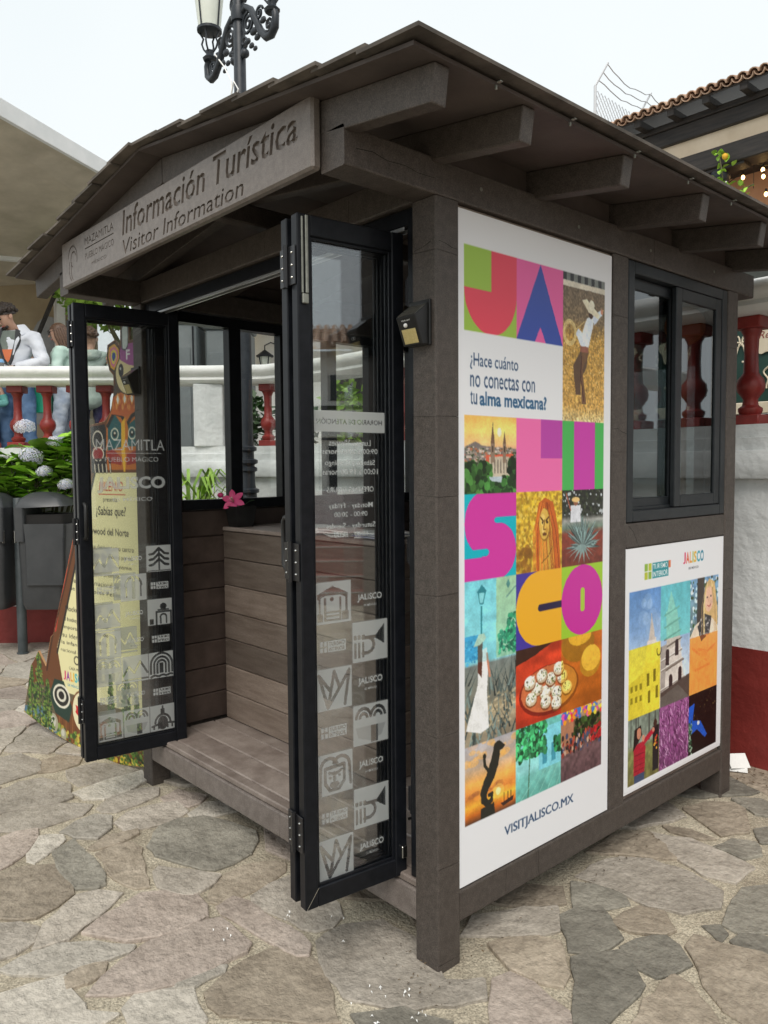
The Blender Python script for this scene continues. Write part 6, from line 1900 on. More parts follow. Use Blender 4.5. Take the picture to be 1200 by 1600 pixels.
sweep(MB(), PATH, [(.055, 1.492), (.06, 1.50), (.06, 1.625), (.052, 1.635), (.02, 1.637), (.02, 1.70), (.0, 1.703), (.0, 1.768), (-.3, 1.768), (-.3, 1.492)]).build('ledge', wallw, wall, 40)
sweep(MB(), PATH, [(-.01, 2.325), (.03, 2.335), (.045, 2.36), (.03, 2.385), (.05, 2.40), (.075, 2.43), (.07, 2.465), (.04, 2.485), (-.28, 2.485), (-.31, 2.46), (-.31, 2.42), (-.26, 2.33)]).build('rail', railw, wall, 50)
def path_pt(s, d):
    pts = offset_path(PATH, d)
    for i in range(len(PATH) - 1):
        L = math.dist(PATH[i], PATH[i + 1])
        if s <= L:
            return pts[i].lerp(pts[i + 1], s / L), (Vector(PATH[i + 1]) - Vector(PATH[i])).normalized()
        s -= L
    return pts[-1], Vector((0, 1))
def arc_at(i): return sum(math.dist(PATH[k], PATH[k + 1]) for k in range(i))
BAL = [(.072, 0), (.072, .045), (.05, .055), (.06, .075), (.06, .09), (.04, .105), (.036, .135), (.045, .15), (.064, .175), (.071, .205), (.064, .24), (.046, .262), (.038, .275), (.034, .36), (.037, .455), (.043, .475), (.05, .485), (.05, .50)]
bm_ = MB()
bm_.box(-.075, .075, -.075, .075, 0, .055, .006).lathe([(r, z) for r, z in BAL if z > .05], (0, 0, 0), 14).box(-.07, .07, -.07, .07, .498, .560, .006)
bal_proto = bm_.build('baluster', balred, None, 40)
bal_me = bal_proto.data
bpy.data.objects.remove(bal_proto)
def put_bal(s):
    p, t = path_pt(s, -.13)
    instance('baluster', bal_me, wall, Matrix.Translation((p.x, p.y, 1.767)) @ Matrix.Rotation(math.atan2(t.y, t.x), 4, 'Z'))
sA = arc_at(1)
for k in range(-8, 6):
    s = sA + .149 + .264 * k
    if s < arc_at(3) - .16: put_bal(s)
for s in (.50, .78): put_bal(arc_at(3) + s)
p_, t_ = path_pt(arc_at(3), -.13)
MB().box(-.13, .13, -.15, .15, 1.767, 2.327, .008, Matrix.Translation((p_.x, p_.y, 0)) @ Matrix.Rotation(math.atan2(t_.y, t_.x) + .1, 4, 'Z')).build('pier', wallw, wall)
s0 = arc_at(7)
for k in range(-9, 9):
    s = s0 + (.445) + .29 * k
    put_bal(s)
tp = [tuple(p) for p in offset_path(PATH, -.295)] + [(2.4, 30), (-30, 30), (-30, -8), (-9.5, -4)]
tag(MB().prism(tp, lambda u, w, t: Vector((u, w, t)), 1.30, 1.50).build('terrace', terr), 'raised concrete terrace behind the balustrade', None, None, 'structure')

# ------------------------------------------------------------------ event tent on the terrace
tent = thing('event_tent', 'beige event tent roof with white aluminium edge above the terrace at left', 'tent', (-11, 2.5, 1.5))
E0, E1, B0, B1 = Vector((-5.05, -1.40, 4.91)), Vector((-8.9, 4.87, 4.91)), Vector((-14.5, -1.2, 4.25)), Vector((-10.0, 5.0, 4.62))
def slab(mb, quad, th):
    n = (quad[1] - quad[0]).cross(quad[3] - quad[0]).normalized() * th
    vs = list(quad) + [p + n for p in quad]
    mb.add(vs, [(0, 1, 2, 3), (7, 6, 5, 4), (0, 1, 5, 4), (1, 2, 6, 5), (2, 3, 7, 6), (3, 0, 4, 7)])
    return mb
slab(MB(), [E0, E1, B1, B0], -.03).build('canopy', canvas_m, tent)
def bar(mb, a, b, w, h):
    a, b = Vector(a), Vector(b)
    d = b - a; L = d.length; d.normalize()
    s = d.cross(Vector((0, 0, 1)))
    s = s.normalized() if s.length > 1e-4 else Vector((1, 0, 0))
    u = s.cross(d)
    M = Matrix((s, d, u)).transposed().to_4x4(); M.translation = a
    return mb.box(-w / 2, w / 2, 0, L, -h / 2, h / 2, .004, M)
bar(MB(), E0 + Vector((.03, .02, .02)), E1 + Vector((.03, .02, .02)), .05, .17).build('eave_profile', alu_white, tent)
bar(MB(), E0.lerp(B0, .62) - Vector((0, 0, .05)), E1.lerp(B1, .62) - Vector((0, 0, .05)), .1, .08).build('purlin', alu_white, tent)
wq = [Vector((-14.3, -.95, 1.5)), Vector((-10.75, 3.35, 1.5)), Vector((-10.75, 3.35, 4.6)), Vector((-14.3, -.95, 4.3))]
slab(MB(), wq, .02).build('side_wall', canvas_wall, tent)
bar(MB(), (-10.85, 2.80, 1.5), (-10.85, 2.80, 4.62), .13, .13).build('leg', alu_white, tent)
bar(MB(), (-11.3, 1.9, 2.0), (-10.75, 2.72, 4.3), .07, .05).build('brace', darkwood, tent)
wd = (wq[1] - wq[0]).normalized()
wn = Vector((wd.y, -wd.x, 0))
wc = Vector((-10.98, 3.07, 0)) + wn * .03
pts = [(-.28, 2.3), (.28, 2.3), (.28, 3.6)] + [(.28 * math.cos(a), 3.6 + .4 * math.sin(a)) for a in np.linspace(.2, PI - .2, 9)] + [(-.28, 3.6)]
wc2 = Vector((-11.22, 2.78, 0)) + wn * .03
MB().prism(pts, lambda u, w, t: wc2 + wd * u + Vector((0, 0, w)) + wn * t, 0, .012).build('vinyl_window', vinyl_win, tent)
for k in (-.8, 1.0):
    pass

# ------------------------------------------------------------------ lamp post with ornate bracket
lp = thing('lamp_post', 'dark cast iron lamp post with scrolled twin bracket behind the kiosk roof', 'street lamp', (-3.70, 1.66, 0))
lx, ly = -3.70, 1.66
MB().lathe([(.15, 0), (.15, .1), (.12, .14), (.105, .5), (.1, 1.2), (.085, 1.28), (.075, 1.36)], (lx, ly, 0), 14).build('base', iron, lp, 40)
MB().lathe([(.076, 1.36), (.066, 1.44), (.062, 1.6), (.055, 1.8), (.05, 3.2), (.044, 5.9), (.02, 5.95)], (lx, ly, 0), 14).build('pole', iron, lp, 40)
for z, r in ((1.39, .095), (1.56, .083), (1.62, .088), (1.72, .08)):
    MB().lathe([(r - .02, z - .022), (r, z - .012), (r, z + .012), (r - .02, z + .022)], (lx, ly, 0), 14).build('collar', iron, lp, 40)
MB().lathe([(.06, 4.98), (.062, 4.99), (.062, 5.07), (.06, 5.08)], (lx, ly, 0), 12).build('bracket_clamp', iron, lp, 40)
def spiral(c, r, turns, a0, sg, n=26):
    return [Vector((c[0] + sg * r * (1 - t * .85) * math.cos(a0 + t * turns * 2 * PI), 0, c[1] + r * (1 - t * .85) * math.sin(a0 + t * turns * 2 * PI))) for t in np.linspace(0, 1, n)]
for sg in (-1, 1):
    mb = MB()
    O = Vector((lx, ly, 0))
    T = lambda u, z, y=0: O + Vector((sg * u, y, z))
    mb.tube([T(.03, 5.03), (T(.10, 5.05)), T(.17, 5.0), T(.24, 4.89), T(.30, 4.79), T(.37, 4.72), T(.43, 4.71), T(.48, 4.75), T(.49, 4.83), T(.455, 4.90)], [.022, .024, .026, .028, .03, .03, .03, .03, .028, .026], 7)
    a = mb.build('arm', iron, lp, 60)
    for (c, r, t, a0, th) in (((.13, 4.92), .085, 2.0, 1.5, .012), ((.28, 4.93), .05, 1.6, .3, .011), ((.07, 4.80), .055, 1.6, 2.6, .011), ((.40, 4.80), .05, 1.6, 4.0, .011), ((.06, 5.15), .06, 1.7, -1.2, .012)):
        pts = [O + Vector((sg * p.x, 0, p.z)) for p in spiral(c, r, t, a0, 1)]
        MB().tube(pts, th, 5).build('scroll', iron, lp, 60)
    rr = random.Random(2)
    for (u, z, s_) in ((.2, 4.83, .035), (.25, 4.77, .03), (.33, 4.86, .03), (.12, 4.79, .028), (.17, 4.74, .026), (.22, 4.70, .022), (.36, 4.75, .028)):
        MB().ball(T(u, z), s_, 7, 5, (1.2, .6, .8)).build('leaf_ornament', iron, lp, 60)
    MB().ball(T(.075, 4.72), .035, 10, 7).build('ball_finial', iron, lp, 60)
    lc = (lx + sg * .447, ly, 0)
    MB().lathe([(.05, 4.86), (.06, 4.88), (.03, 4.91), (.035, 4.94)], lc, 10).build('lantern_cup', iron, lp, 50)
    for k in range(4):
        ca, sa = math.cos(k * PI / 2 + .6), math.sin(k * PI / 2 + .6)
        MB().tube([Vector(lc) + Vector((ca * r, sa * r, z)) for r, z in ((.03, 4.93), (.055, 4.96), (.07, 5.0), (.055, 5.04), (.085, 5.09))], .008, 5).build('cage_rib', iron, lp, 60)
    MB().lathe([(.088, 5.085), (.1, 5.09), (.1, 5.11), (.088, 5.115)], lc, 16).build('lantern_ring', iron, lp, 40)
    MB().lathe([(.088, 5.11), (.128, 5.46), (.12, 5.47)], lc, 16).build('lantern_glass', lampglass, lp, 40)
    for k in range(4):
        ca, sa = math.cos(k * PI / 2 + .3), math.sin(k * PI / 2 + .3)
        MB().tube([Vector(lc) + Vector((ca * r, sa * r, z)) for r, z in ((.092, 5.11), (.132, 5.46))], .007, 5).build('lantern_bar', iron, lp, 60)
    MB().lathe([(.13, 5.45), (.16, 5.46), (.165, 5.49), (.12, 5.56), (.09, 5.66), (.05, 5.70), (.03, 5.78), (.005, 5.84)], lc, 16).build('lantern_cap', iron, lp, 40)
tag(MB().tube([(-4.03, 1.64, 4.86), (-3.9, 1.64, 4.72), (-3.76, 1.62, 4.55), (-3.73, 1.60, 4.40)], .006, 4).tube([(-3.72, 1.59, 4.42), (-3.66, 1.58, 4.5), (-3.60, 1.58, 4.42), (-3.68, 1.58, 4.33), (-3.72, 1.59, 4.42)], .006, 4).build('cord', paperw), 'thin white cord tied from the lamp bracket down to its pole', 'cord')

# ------------------------------------------------------------------ twin litter bin
HX = Vector((.668, .744, 0)); HF = Vector((.744, -.668, 0))     # along the wall as seen, and towards the viewer
tb = thing('litter_bin', 'twin dark grey hooded litter bin on a single post by the terrace wall', 'litter bin', (-5.32, .43, 0))
O = Vector((-5.32, .43, 0))
MB().lathe([(.05, 0), (.05, .02), (.04, .025), (.04, 1.33), (.036, 1.335)], O, 12).build('post', steelgrey, tb, 40)
for sg in (-1, 1):
    def B(u, v, z, sg=sg): return O + HX * (sg * u) + HF * v + Vector((0, 0, z))
    def loft(mb, secs):
        n = len(secs[0]); vs = [p for s in secs for p in s]
        fs = [(i * n + k, i * n + (k + 1) % n, (i + 1) * n + (k + 1) % n, (i + 1) * n + k) for i in range(len(secs) - 1) for k in range(n)]
        fs += [tuple(range(n)), tuple((len(secs) - 1) * n + k for k in range(n - 1, -1, -1))]
        return mb.add(vs, fs)
    def sec(u0, u1, v0, v1, z, r=.04):
        c = []
        for (cu, cv, a0) in ((u1 - r, v1 - r, 0), (u0 + r, v1 - r, 90), (u0 + r, v0 + r, 180), (u1 - r, v0 + r, 270)):
            for da in (0, 45, 90):
                a = math.radians(a0 + da); c.append(B(cu + r * math.cos(a), cv + r * math.sin(a), z))
        return c
    loft(MB(), [sec(.085, .40, -.15, .14, .41), sec(.07, .42, -.16, .16, .47), sec(.05, .46, -.17, .17, 1.12)]).build('bin_body', binm, tb, 50)
    loft(MB(), [sec(.13, .44, .15, .185, .62, .015), sec(.13, .455, .165, .19, 1.0, .015), sec(.12, .46, .17, .19, 1.125, .01)]).build('front_door', binm, tb, 50)
    loft(MB(), [sec(.045, .13, -.175, .185, .98, .02), sec(.04, .13, -.18, .19, 1.26, .02)]).build('hinge_cheek', binm, tb, 50)
    loft(MB(), [sec(.06, .44, -.15, .15, 1.122, .03), sec(.06, .44, -.15, .15, 1.2, .03)]).build('inner_liner', dark_core, tb, 50)
    loft(MB(), [sec(.04, .13, -.18, .19, 1.255), sec(.045, .46, -.18, .19, 1.27), sec(.07, .42, -.15, .16, 1.33), sec(.13, .32, -.09, .1, 1.375), sec(.18, .26, -.03, .05, 1.385, .015)]).build('hood', binm, tb, 60)
    MB().box(-.004, .004, -.01, .01, -.05, .05, .002, Matrix.Translation(B(.05, .17, 1.02))).build('latch', steel, tb)

# ------------------------------------------------------------------ hydrangea
rh = random.Random(21)
def leaf_mesh(name, m, L=.15, W=.05, fold=.25, droop=.25):
    mb = MB(); rows = []
    for t, w in ((0, .06), (.15, .5), (.35, .95), (.55, 1), (.75, .75), (.9, .38), (1, .03)):
        z = -droop * L * t * t
        rows.append([(-W * w, L * t, z + fold * W * w), (0, L * t, z), (W * w, L * t, z + fold * W * w)])
    vs = [p for r_ in rows for p in r_]
    fs = [(i * 3 + j, i * 3 + j + 1, i * 3 + 4 + j, i * 3 + 3 + j) for i in range(6) for j in range(2)]
    mb.add(vs, fs)
    o = mb.build(name, m, None, 60); me = o.data; bpy.data.objects.remove(o)
    return me
hy_leaf = [leaf_mesh('leaf', leaf_m, .14, .058), leaf_mesh('leaf', leaf_m, .12, .05, .15, .4), leaf_mesh('leaf', leaf_m, .16, .062, .35, .15)]
def aim(p, d, roll=0.0):
    d = d.normalized()
    up = Vector((0, 0, 1)) if abs(d.z) < .95 else Vector((1, 0, 0))
    x = d.cross(up).normalized(); z = x.cross(d)
    M = Matrix((x, d, z)).transposed().to_4x4(); M = Matrix.Translation(p) @ M @ Matrix.Rotation(roll, 4, 'Y')
    return M
hy = thing('hydrangea_bush', 'leafy hydrangea bush with pale round flower heads behind the litter bins', 'shrub', (-5.5, .62, 0))
hc = Vector((-5.46, .62, 0))
tips = []
for k in range(46):
    u = rh.uniform(-.66, .5); v = rh.uniform(-.05, .14)
    zt = 1.28 + rh.uniform(0, .5) + .22 * max(0, u)
    base = hc + HX * (u * .55) + HF * (.0 + v * .3) + Vector((0, 0, 1.0))
    tip = hc + HX * u + HF * v + Vector((0, 0, zt))
    mid = base.lerp(tip, .5) + Vector((0, 0, .06))
    MB().tube([base, mid, tip], .006, 4).build('stem', stem_m, hy)
    tips.append((tip, (tip - mid).normalized()))
for tip, d in tips:
    a0 = rh.uniform(0, PI)
    for j in range(9):
        a = a0 + j * 2.4
        out_ = Vector((math.cos(a), math.sin(a), rh.uniform(.05, .7)))
        p = tip - d * (.035 * (j // 2)) + out_ * .01
        instance('leaf', rh.choice(hy_leaf), hy, aim(p, out_, rh.uniform(-.3, .3)) @ Matrix.Scale(rh.uniform(1.0, 1.55), 4))
MB().box(-.62, .5, -.12, .08, .98, 1.2, .01, Matrix(((HX.x, HF.x, 0, hc.x), (HX.y, HF.y, 0, hc.y), (0, 0, 1, 0), (0, 0, 0, 1)))).build('planter', wallw, hy)
# flower head
fm = MB()
for k in range(150):
    z = 1 - 1.55 * (k + .5) / 150; r = math.sqrt(max(0, 1 - z * z)); a = k * 2.39996
    n = Vector((r * math.cos(a), r * math.sin(a), z)).normalized()
    c = n * (.072 + rh.uniform(-.006, .006)); c.z *= .8
    s = n.cross(Vector((.3, .2, 1))).normalized(); t = n.cross(s)
    q = .0095
    rot = rh.uniform(0, PI)
    s2, t2 = s * math.cos(rot) + t * math.sin(rot), t * math.cos(rot) - s * math.sin(rot)
    fm.add([c, c + (s2 + t2 * .35) * q + n * .002, c + (s2 * .35 + t2) * q + n * .002, c + (t2 - s2 * .35) * q, c + (-s2 + t2 * .35) * q + n * .002, c + (-s2 - t2 * .35) * q, c + (-t2 - s2 * .3) * q + n * .002, c + (-t2 + s2 * .35) * q, c + (s2 - t2 * .35) * q],
           [(0, 1, 2), (0, 3, 4), (0, 5, 6), (0, 7, 8)])
o = fm.build('flower_head', floret); fh_me = o.data; bpy.data.objects.remove(o)
for (u, v, z, s) in ((-.02, .12, 1.93, 1.15), (.06, .2, 1.68, 1.3), (.24, .15, 1.80, .9), (-.36, .16, 1.66, .9), (-.30, .2, 1.52, .85), (.17, .2, 1.55, .9), (.34, .18, 1.44, .9), (-.55, .14, 1.6, .9)):
    p = hc + HX * u + HF * v + Vector((0, 0, z))
    instance('flower_head', fh_me, hy, Matrix.Translation(p) @ Matrix.Rotation(rh.uniform(-.3, .3), 4, 'X') @ Matrix.Scale(s, 4))
# small strap-leaved plant at the foot of the wall behind the kiosk window
pl = thing('strap_leaf_plant', 'green strap leaved plant at the wall foot seen through the kiosk left window', 'plant', (-4.28, 1.53, 0))
for k in range(46):
    a = rh.uniform(0, 2 * PI); L = rh.uniform(.3, .55); h = rh.uniform(1.1, 1.42)
    b = Vector((-4.28 + rh.uniform(-.08, .08), 1.53 + rh.uniform(-.08, .08), .02))
    o_ = Vector((math.cos(a), math.sin(a), 0))
    p1, p2, p3 = b + Vector((0, 0, h)) + o_ * .08, b + Vector((0, 0, h + .14)) + o_ * L * .5, b + Vector((0, 0, h - .02)) + o_ * L
    s = o_.cross(Vector((0, 0, 1))) * .014
    mb = MB(); mb.add([b - s, b + s, p1 - s, p1 + s, p2 - s, p2 + s, p3], [(0, 1, 3, 2), (2, 3, 5, 4), (4, 5, 6)])
    mb.build('leaf', leaf_lime, pl)

# ------------------------------------------------------------------ shrubs, tree on the terrace
def leaf_cloud(mb, c, rad, n, rng, size=.07):
    for _ in range(n):
        while True:
            p = Vector((rng.uniform(-1, 1), rng.uniform(-1, 1), rng.uniform(-1, 1)))
            if p.length < 1 and p.length > rng.uniform(0, .75): break
        p = Vector(c) + Vector((p.x * rad[0], p.y * rad[1], p.z * rad[2]))
        d = Vector((rng.gauss(0, 1), rng.gauss(0, 1), rng.gauss(0, .7))).normalized(); s = d.cross(Vector((rng.gauss(0, 1), rng.gauss(0, 1), 1))).normalized()
        L = size * rng.uniform(.6, 1.4)
        mb.add([p, p + d * L * .5 + s * L * .3, p + d * L, p + d * L * .5 - s * L * .3], [(0, 1, 2, 3)])
    return mb
for (x, y, h, lab, m) in ((-5.35, 2.75, .75, 'dark leafy potted shrub behind the white pier of the balustrade', leaf_dark), (-4.95, 3.05, .7, 'green potted shrub behind the single red baluster by the lamp post', leaf_dark),
                          (-4.4, 3.25, .85, 'taller green potted shrub at the right of the red baluster seen in the kiosk window', leaf_lime)):
    t = thing('potted_shrub', lab, 'shrub', (x, y, 1.5))
    MB().lathe([(.11, 1.5), (.15, 1.74), (.16, 1.76), (.13, 1.76)], (x, y, 0), 12).build('pot', balred, t, 40)
    MB().tube([(x, y, 1.7), (x, y, 1.5 + h * .7)], .015, 5).build('stem', stem_m, t)
    o = leaf_cloud(MB(), (x, y, 1.78 + h * .35), (.24, .24, h * .4), 260, rh, .1).build('foliage', m, t); o['kind'] = 'stuff'
tr = thing('bright_tree', 'bright lime green tree beyond the tent peeking over the left glass door', 'tree', (-9.0, 3.0, 1.5))
MB().tube([(-9.0, 3.0, 1.5), (-9.02, 3.02, 2.6), (-8.95, 3.0, 3.5), (-9.0, 2.95, 4.2)], [.09, .075, .06, .03], 8).build('trunk', stem_m, tr, 60)
for (dx, dy, dz) in ((.5, .3, .5), (-.5, .2, .5), (.2, -.5, .4), (-.2, .5, .6)):
    MB().tube([(-8.98, 3.0, 3.2), (-8.98 + dx, 3 + dy, 3.5 + dz)], [.04, .015], 6).build('limb', stem_m, tr, 60)
o = leaf_cloud(MB(), (-9.0, 3.0, 4.05), (.95, .95, .55), 2200, rh, .11).build('crown', leaf_lime, tr); o['kind'] = 'stuff'

# tall grey cabinets behind the rail
for (u, d, w, h, lab) in ((-.03, 0, .34, 1.66, 'left one of two tall grey cabinets standing on the terrace behind the rail'), (.44, .12, .46, 1.62, 'right one of two tall grey cabinets standing on the terrace, with dark frame')):
    c = Vector((-6.22, 2.52, 0)) + HX * u - HF * d
    M = Matrix((HX, -HF, Vector((0, 0, 1)))).transposed().to_4x4(); M.translation = c
    t = thing('grey_cabinet', lab, 'cabinet', tuple(c + Vector((0, 0, 1.5))))
    MB().box(-w / 2, w / 2, -.25, .25, 1.5, 1.5 + h - .05, .02, M).build('body', cabm, t)
    MB().box(-w / 2 - .02, w / 2 + .02, -.28, .27, 1.5 + h - .05, 1.5 + h + .03, .03, M).build('top', cabm, t)
    MB().box(-w / 2 + .04, w / 2 - .06, -.262, -.251, 1.6, 1.5 + h - .3, .004, M).build('door', cabm, t)
    MB().box(w / 2 - .035, w / 2 - .02, -.27, -.251, 1.5, 1.5 + h - .08, .002, M).build('edge_strip', alu, t)
    MB().box(-w / 2 + .10, -w / 2 + .125, -.275, -.262, 2.55, 2.62, .002, M).build('latch', steel, t)
# ------------------------------------------------------------------ white house behind the terrace (left)
wh = thing('white_house', 'white walled house with dark plank awning beyond the terrace', 'house', (-10.3, 6.0, 1.5))
hc0 = Vector((-10.45, 5.87, 0))
Mh = Matrix((HX, -HF, Vector((0, 0, 1)))).transposed().to_4x4(); Mh.translation = hc0
MB().box(-1.2, 3.2, 0, 3.0, 1.5, 4.15, .01, Mh).build('wall', housew, wh)
for k in range(7):
    MB().box(-1.3, 3.3, -.9 + k * .135, -.9 + k * .135 + .12, 4.02 + k * .035, 4.05 + k * .035, .004, Mh).build('awning_plank', darkwood, wh)
for k in range(5):
    MB().box(-1.1 + k, -1.04 + k, -.85, .0, 3.93, 4.0, .004, Mh).build('awning_rafter', darkwood, wh)
MB().box(-1.4, 3.4, -.1, 3.1, 4.30, 4.4, .01, Mh).build('roof', tilem, wh)
MB().box(1.5, 2.3, -.02, .0, 1.5, 3.4, .004, Mh).build('door', darkwood, wh)
wl = thing('wall_lantern', 'small black wall lantern on the white house wall', 'wall lantern', tuple(Mh @ Vector((.42, -.25, 3.35))))
MB().tube([Mh @ Vector((.62, .0, 3.85)), Mh @ Vector((.62, -.03, 3.2))], .015, 5).build('back_bar', iron, wl)
MB().tube([Mh @ Vector((.62, -.03, 3.75)), Mh @ Vector((.5, -.2, 3.78)), Mh @ Vector((.40, -.25, 3.72)), Mh @ Vector((.40, -.25, 3.62))], .012, 5).build('arm', iron, wl)
pc = Mh @ Vector((.40, -.25, 0))
MB().lathe([(.02, 3.64), (.16, 3.54), (.15, 3.52)], pc, 10).build('cap', iron, wl)
MB().lathe([(.11, 3.52), (.07, 3.3)], pc, 6).build('glass', lampglass, wl)
for k in range(4):
    ca, sa = math.cos(k * PI / 2), math.sin(k * PI / 2)
    MB().tube([pc + Vector((ca * .118, sa * .118, 3.52)), pc + Vector((ca * .075, sa * .075, 3.3))], .012, 4).build('bar', iron, wl)
MB().lathe([(.08, 3.3), (.05, 3.25), (.01, 3.2)], pc, 8).build('base', iron, wl)
yl = thing('lit_lamp', 'glowing yellow lamp under the awning of the white house', 'lamp', tuple(Mh @ Vector((-.02, -.35, 3.95))))
MB().tube([Mh @ Vector((-.02, -.35, 4.02)), Mh @ Vector((-.02, -.35, 3.9))], .01, 5).build('cord', bulb_cap, yl)
MB().ball(Mh @ Vector((-.02, -.35, 3.82)), .075, 10, 7).build('bulb', yellow_lit, yl, 60)

# ------------------------------------------------------------------ restaurant building behind the terrace (right)
rb = thing('restaurant_building', 'two storey building with clay tile eave, dark timbers and terracotta balcony wall', 'building', (-2, 12.5, 1.5))
FY = 11.1
MB().box(-9, 4.5, FY + .02, FY + .22, 7.045, 7.30, .01).build('fascia_timber', darkwood, rb)
MB().box(-9, 4.5, FY - .02, FY + .2, 7.302, 7.40, .01).build('eave_board', darkwood, rb)
MB().box(-9, 4.5, FY + .10, FY + .5, 6.77, 7.043, 0).build('stucco_band', stucco, rb)
MB().box(-9, 4.5, FY + .03, FY + .45, 6.45, 6.768, .015).build('main_beam', darkwood, rb)
for k in range(22):
    x = -8.7 + k * .6
    MB().box(x, x + .12, FY - .35, FY + .25, 7.35, 7.47, .01).build('rafter_tail', darkwood, rb)
slab(MB(), [Vector((-9.2, FY - .36, 7.475)), Vector((4.7, FY - .36, 7.475)), Vector((4.7, FY + 4, 8.9)), Vector((-9.2, FY + 4, 8.9))], -.03).build('roof_deck', darkwood, rb)
MB().box(-9, 4.5, FY + 1.25, FY + 1.45, 1.5, 6.9, 0).build('balcony_wall', terracotta, rb)
MB().box(-9, 4.5, FY + .5, FY + 1.25, 6.62, 6.75, 0).build('balcony_ceiling', darkwood, rb)
MB().box(-9, 4.5, FY, FY + 1.25, 4.2, 4.4, .01).build('balcony_floor', stucco, rb)
MB().box(-9, 4.5, FY + .2, FY + .4, 1.5, 4.2, 0).build('lower_wall', housew, rb)
for x in (-7.6, -4.45, -1.3, 1.85):
    MB().lathe([(.11, 4.4), (.11, 6.1), (.15, 6.15), (.13, 6.22), (.17, 6.28), (.17, 6.34), (.14, 6.36), (.14, 6.40)], (x, FY + .2, 0), 14).build('column', iron, rb, 40)
    MB().box(x - .45, x + .45, FY + .08, FY + .36, 6.40, 6.449, .006).build('column_bracket', darkwood, rb)
# barrel tiles
def barrel(n=7, r=.085, L=.45):
    mb = MB()
    vs = []
    for (yy, rr) in ((0, r), (L, r * .85)):
        for q in (1.0, .82):
            for k in range(n):
                a = PI * k / (n - 1)
                vs.append((rr * q * math.cos(a), yy, rr * q * math.sin(a)))
    fs = []
    for k in range(n - 1):
        fs += [(k, k + 1, 2 * n + k + 1, 2 * n + k), (n + k, n + k + 1, 3 * n + k + 1, 3 * n + k), (k, k + 1, n + k + 1, n + k)]
    return mb.add(vs, fs)
o = barrel().build('roof_tile', tilem, None, 50); tile_me = o.data; bpy.data.objects.remove(o)
rest = MB()
sl = math.atan2(1.425, 4.36)
rt = random.Random(4)
k = 0
x = -9.1
while x < 4.6:
    for row in range(8):
        M = Matrix.Translation((x + rt.uniform(-.008, .008), FY - .44 + row * .38 * math.cos(sl) + rt.uniform(-.012, .012), 7.50 + row * .38 * math.sin(sl) + .004 * row)) @ Matrix.Rotation(sl, 4, 'X')
        if row == 0 and -7.5 < x < -2.2:
            instance('roof_tile', tile_me, rb, M)
            Mi = M @ Matrix.Translation((.0825, .02, .03)) @ Matrix.Rotation(PI, 4, 'Y')
            instance('roof_tile', tile_me, rb, Mi)
        else:
            vv = [M @ v.co for v in tile_me.vertices]
            rest.add(vv, [tuple(p.vertices) for p in tile_me.polygons])
    x += .165
o = rest.build('roof_tile_field', tilem, rb, 50); o['kind'] = 'stuff'
# string lights and garland on the balcony
sl_ = thing('string_lights', 'string of small warm bulbs hung below the dark balcony beam', 'string lights', (-4.2, 11.6, 6.4))
MB().tube([(-5.6, 11.5, 6.55), (-4.85, 11.6, 6.80), (-4.44, 11.6, 6.72), (-3.98, 11.6, 6.66), (-3.3, 11.6, 6.7), (-2.4, 11.6, 6.6)], .008, 4).tube([(-4.9, 11.6, 6.1), (-4.19, 11.6, 6.41), (-4.02, 11.6, 6.50), (-3.87, 11.6, 6.42), (-3.3, 11.6, 6.35)], .008, 4).tube([(-4.02, 11.6, 6.75), (-4.02, 11.6, 6.1)], .006, 4).build('cable', bulb_cap, sl_)
for (x, z) in ((-4.852, 6.722), (-4.443, 6.657), (-3.981, 6.583), (-4.193, 6.325), (-3.875, 6.36), (-3.865, 6.25), (-3.817, 5.957), (-3.4, 6.6), (-2.9, 6.62)):
    MB().lathe([(.018, z + .03), (.022, z + .075), (.01, z + .09)], (x, 11.6, 0), 8).build('socket', bulb_cap, sl_)
    MB().lathe([(.006, z - .04), (.026, z - .02), (.03, z), (.016, z + .03)], (x, 11.6, 0), 8).build('bulb', bulb_m, sl_, 60)
gr = thing('leaf_garland', 'leafy garland with a yellow bulb wound round the dark balcony column', 'garland', (-4.3, 11.0, 5.9))
rgd = random.Random(9)
for (x, y, z, n, m) in ((-4.30, 11.0, 6.53, 10, leaf_dark), (-4.25, 10.98, 6.0, 14, leaf_lime), (-3.95, 11.0, 5.9, 14, leaf_dark), (-4.25, 11.0, 6.25, 8, leaf_lime), (-4.45, 11.0, 5.75, 12, leaf_dark), (-4.1, 11.0, 5.75, 8, leaf_dark)):
    for j in range(n):
        p = Vector((x + rgd.uniform(-.14, .14), y + rgd.uniform(-.06, .06), z + rgd.uniform(-.12, .12)))
        d = Vector((rgd.gauss(0, 1), rgd.gauss(-.4, .6), rgd.gauss(0, 1)))
        instance('leaf', rgd.choice(hy_leaf) if m is leaf_lime else hyd_dark if False else rgd.choice(hy_leaf), gr, aim(p, d) @ Matrix.Scale(.75, 4))
MB().tube([(-4.5, 11.0, 5.6), (-4.3, 10.98, 5.9), (-4.25, 10.98, 6.2), (-4.3, 10.99, 6.5)], .012, 5).tube([(-4.3, 10.98, 5.8), (-4.0, 10.98, 5.9), (-3.75, 10.98, 5.95)], .012, 5).build('vine', stem_m, gr)
MB().ball((-4.2, 10.95, 6.50), .05, 8, 6).build('flower', yellow_lit if False else mat('yellow_bulb_paint', (.75, .42, .03), rough=.6), gr, 60)  # plain yellow ball standing for a lit bulb, its glow put into the colour
for j in range(24):
    pass
fl = MB()
for j in range(26):
    fl.ball((-4.42 + rgd.uniform(-.16, .24), 10.96, 5.95 + rgd.uniform(-.15, .22)), .014, 5, 4)
o = fl.build('fairy_lights', white_plastic, gr); o['kind'] = 'stuff'

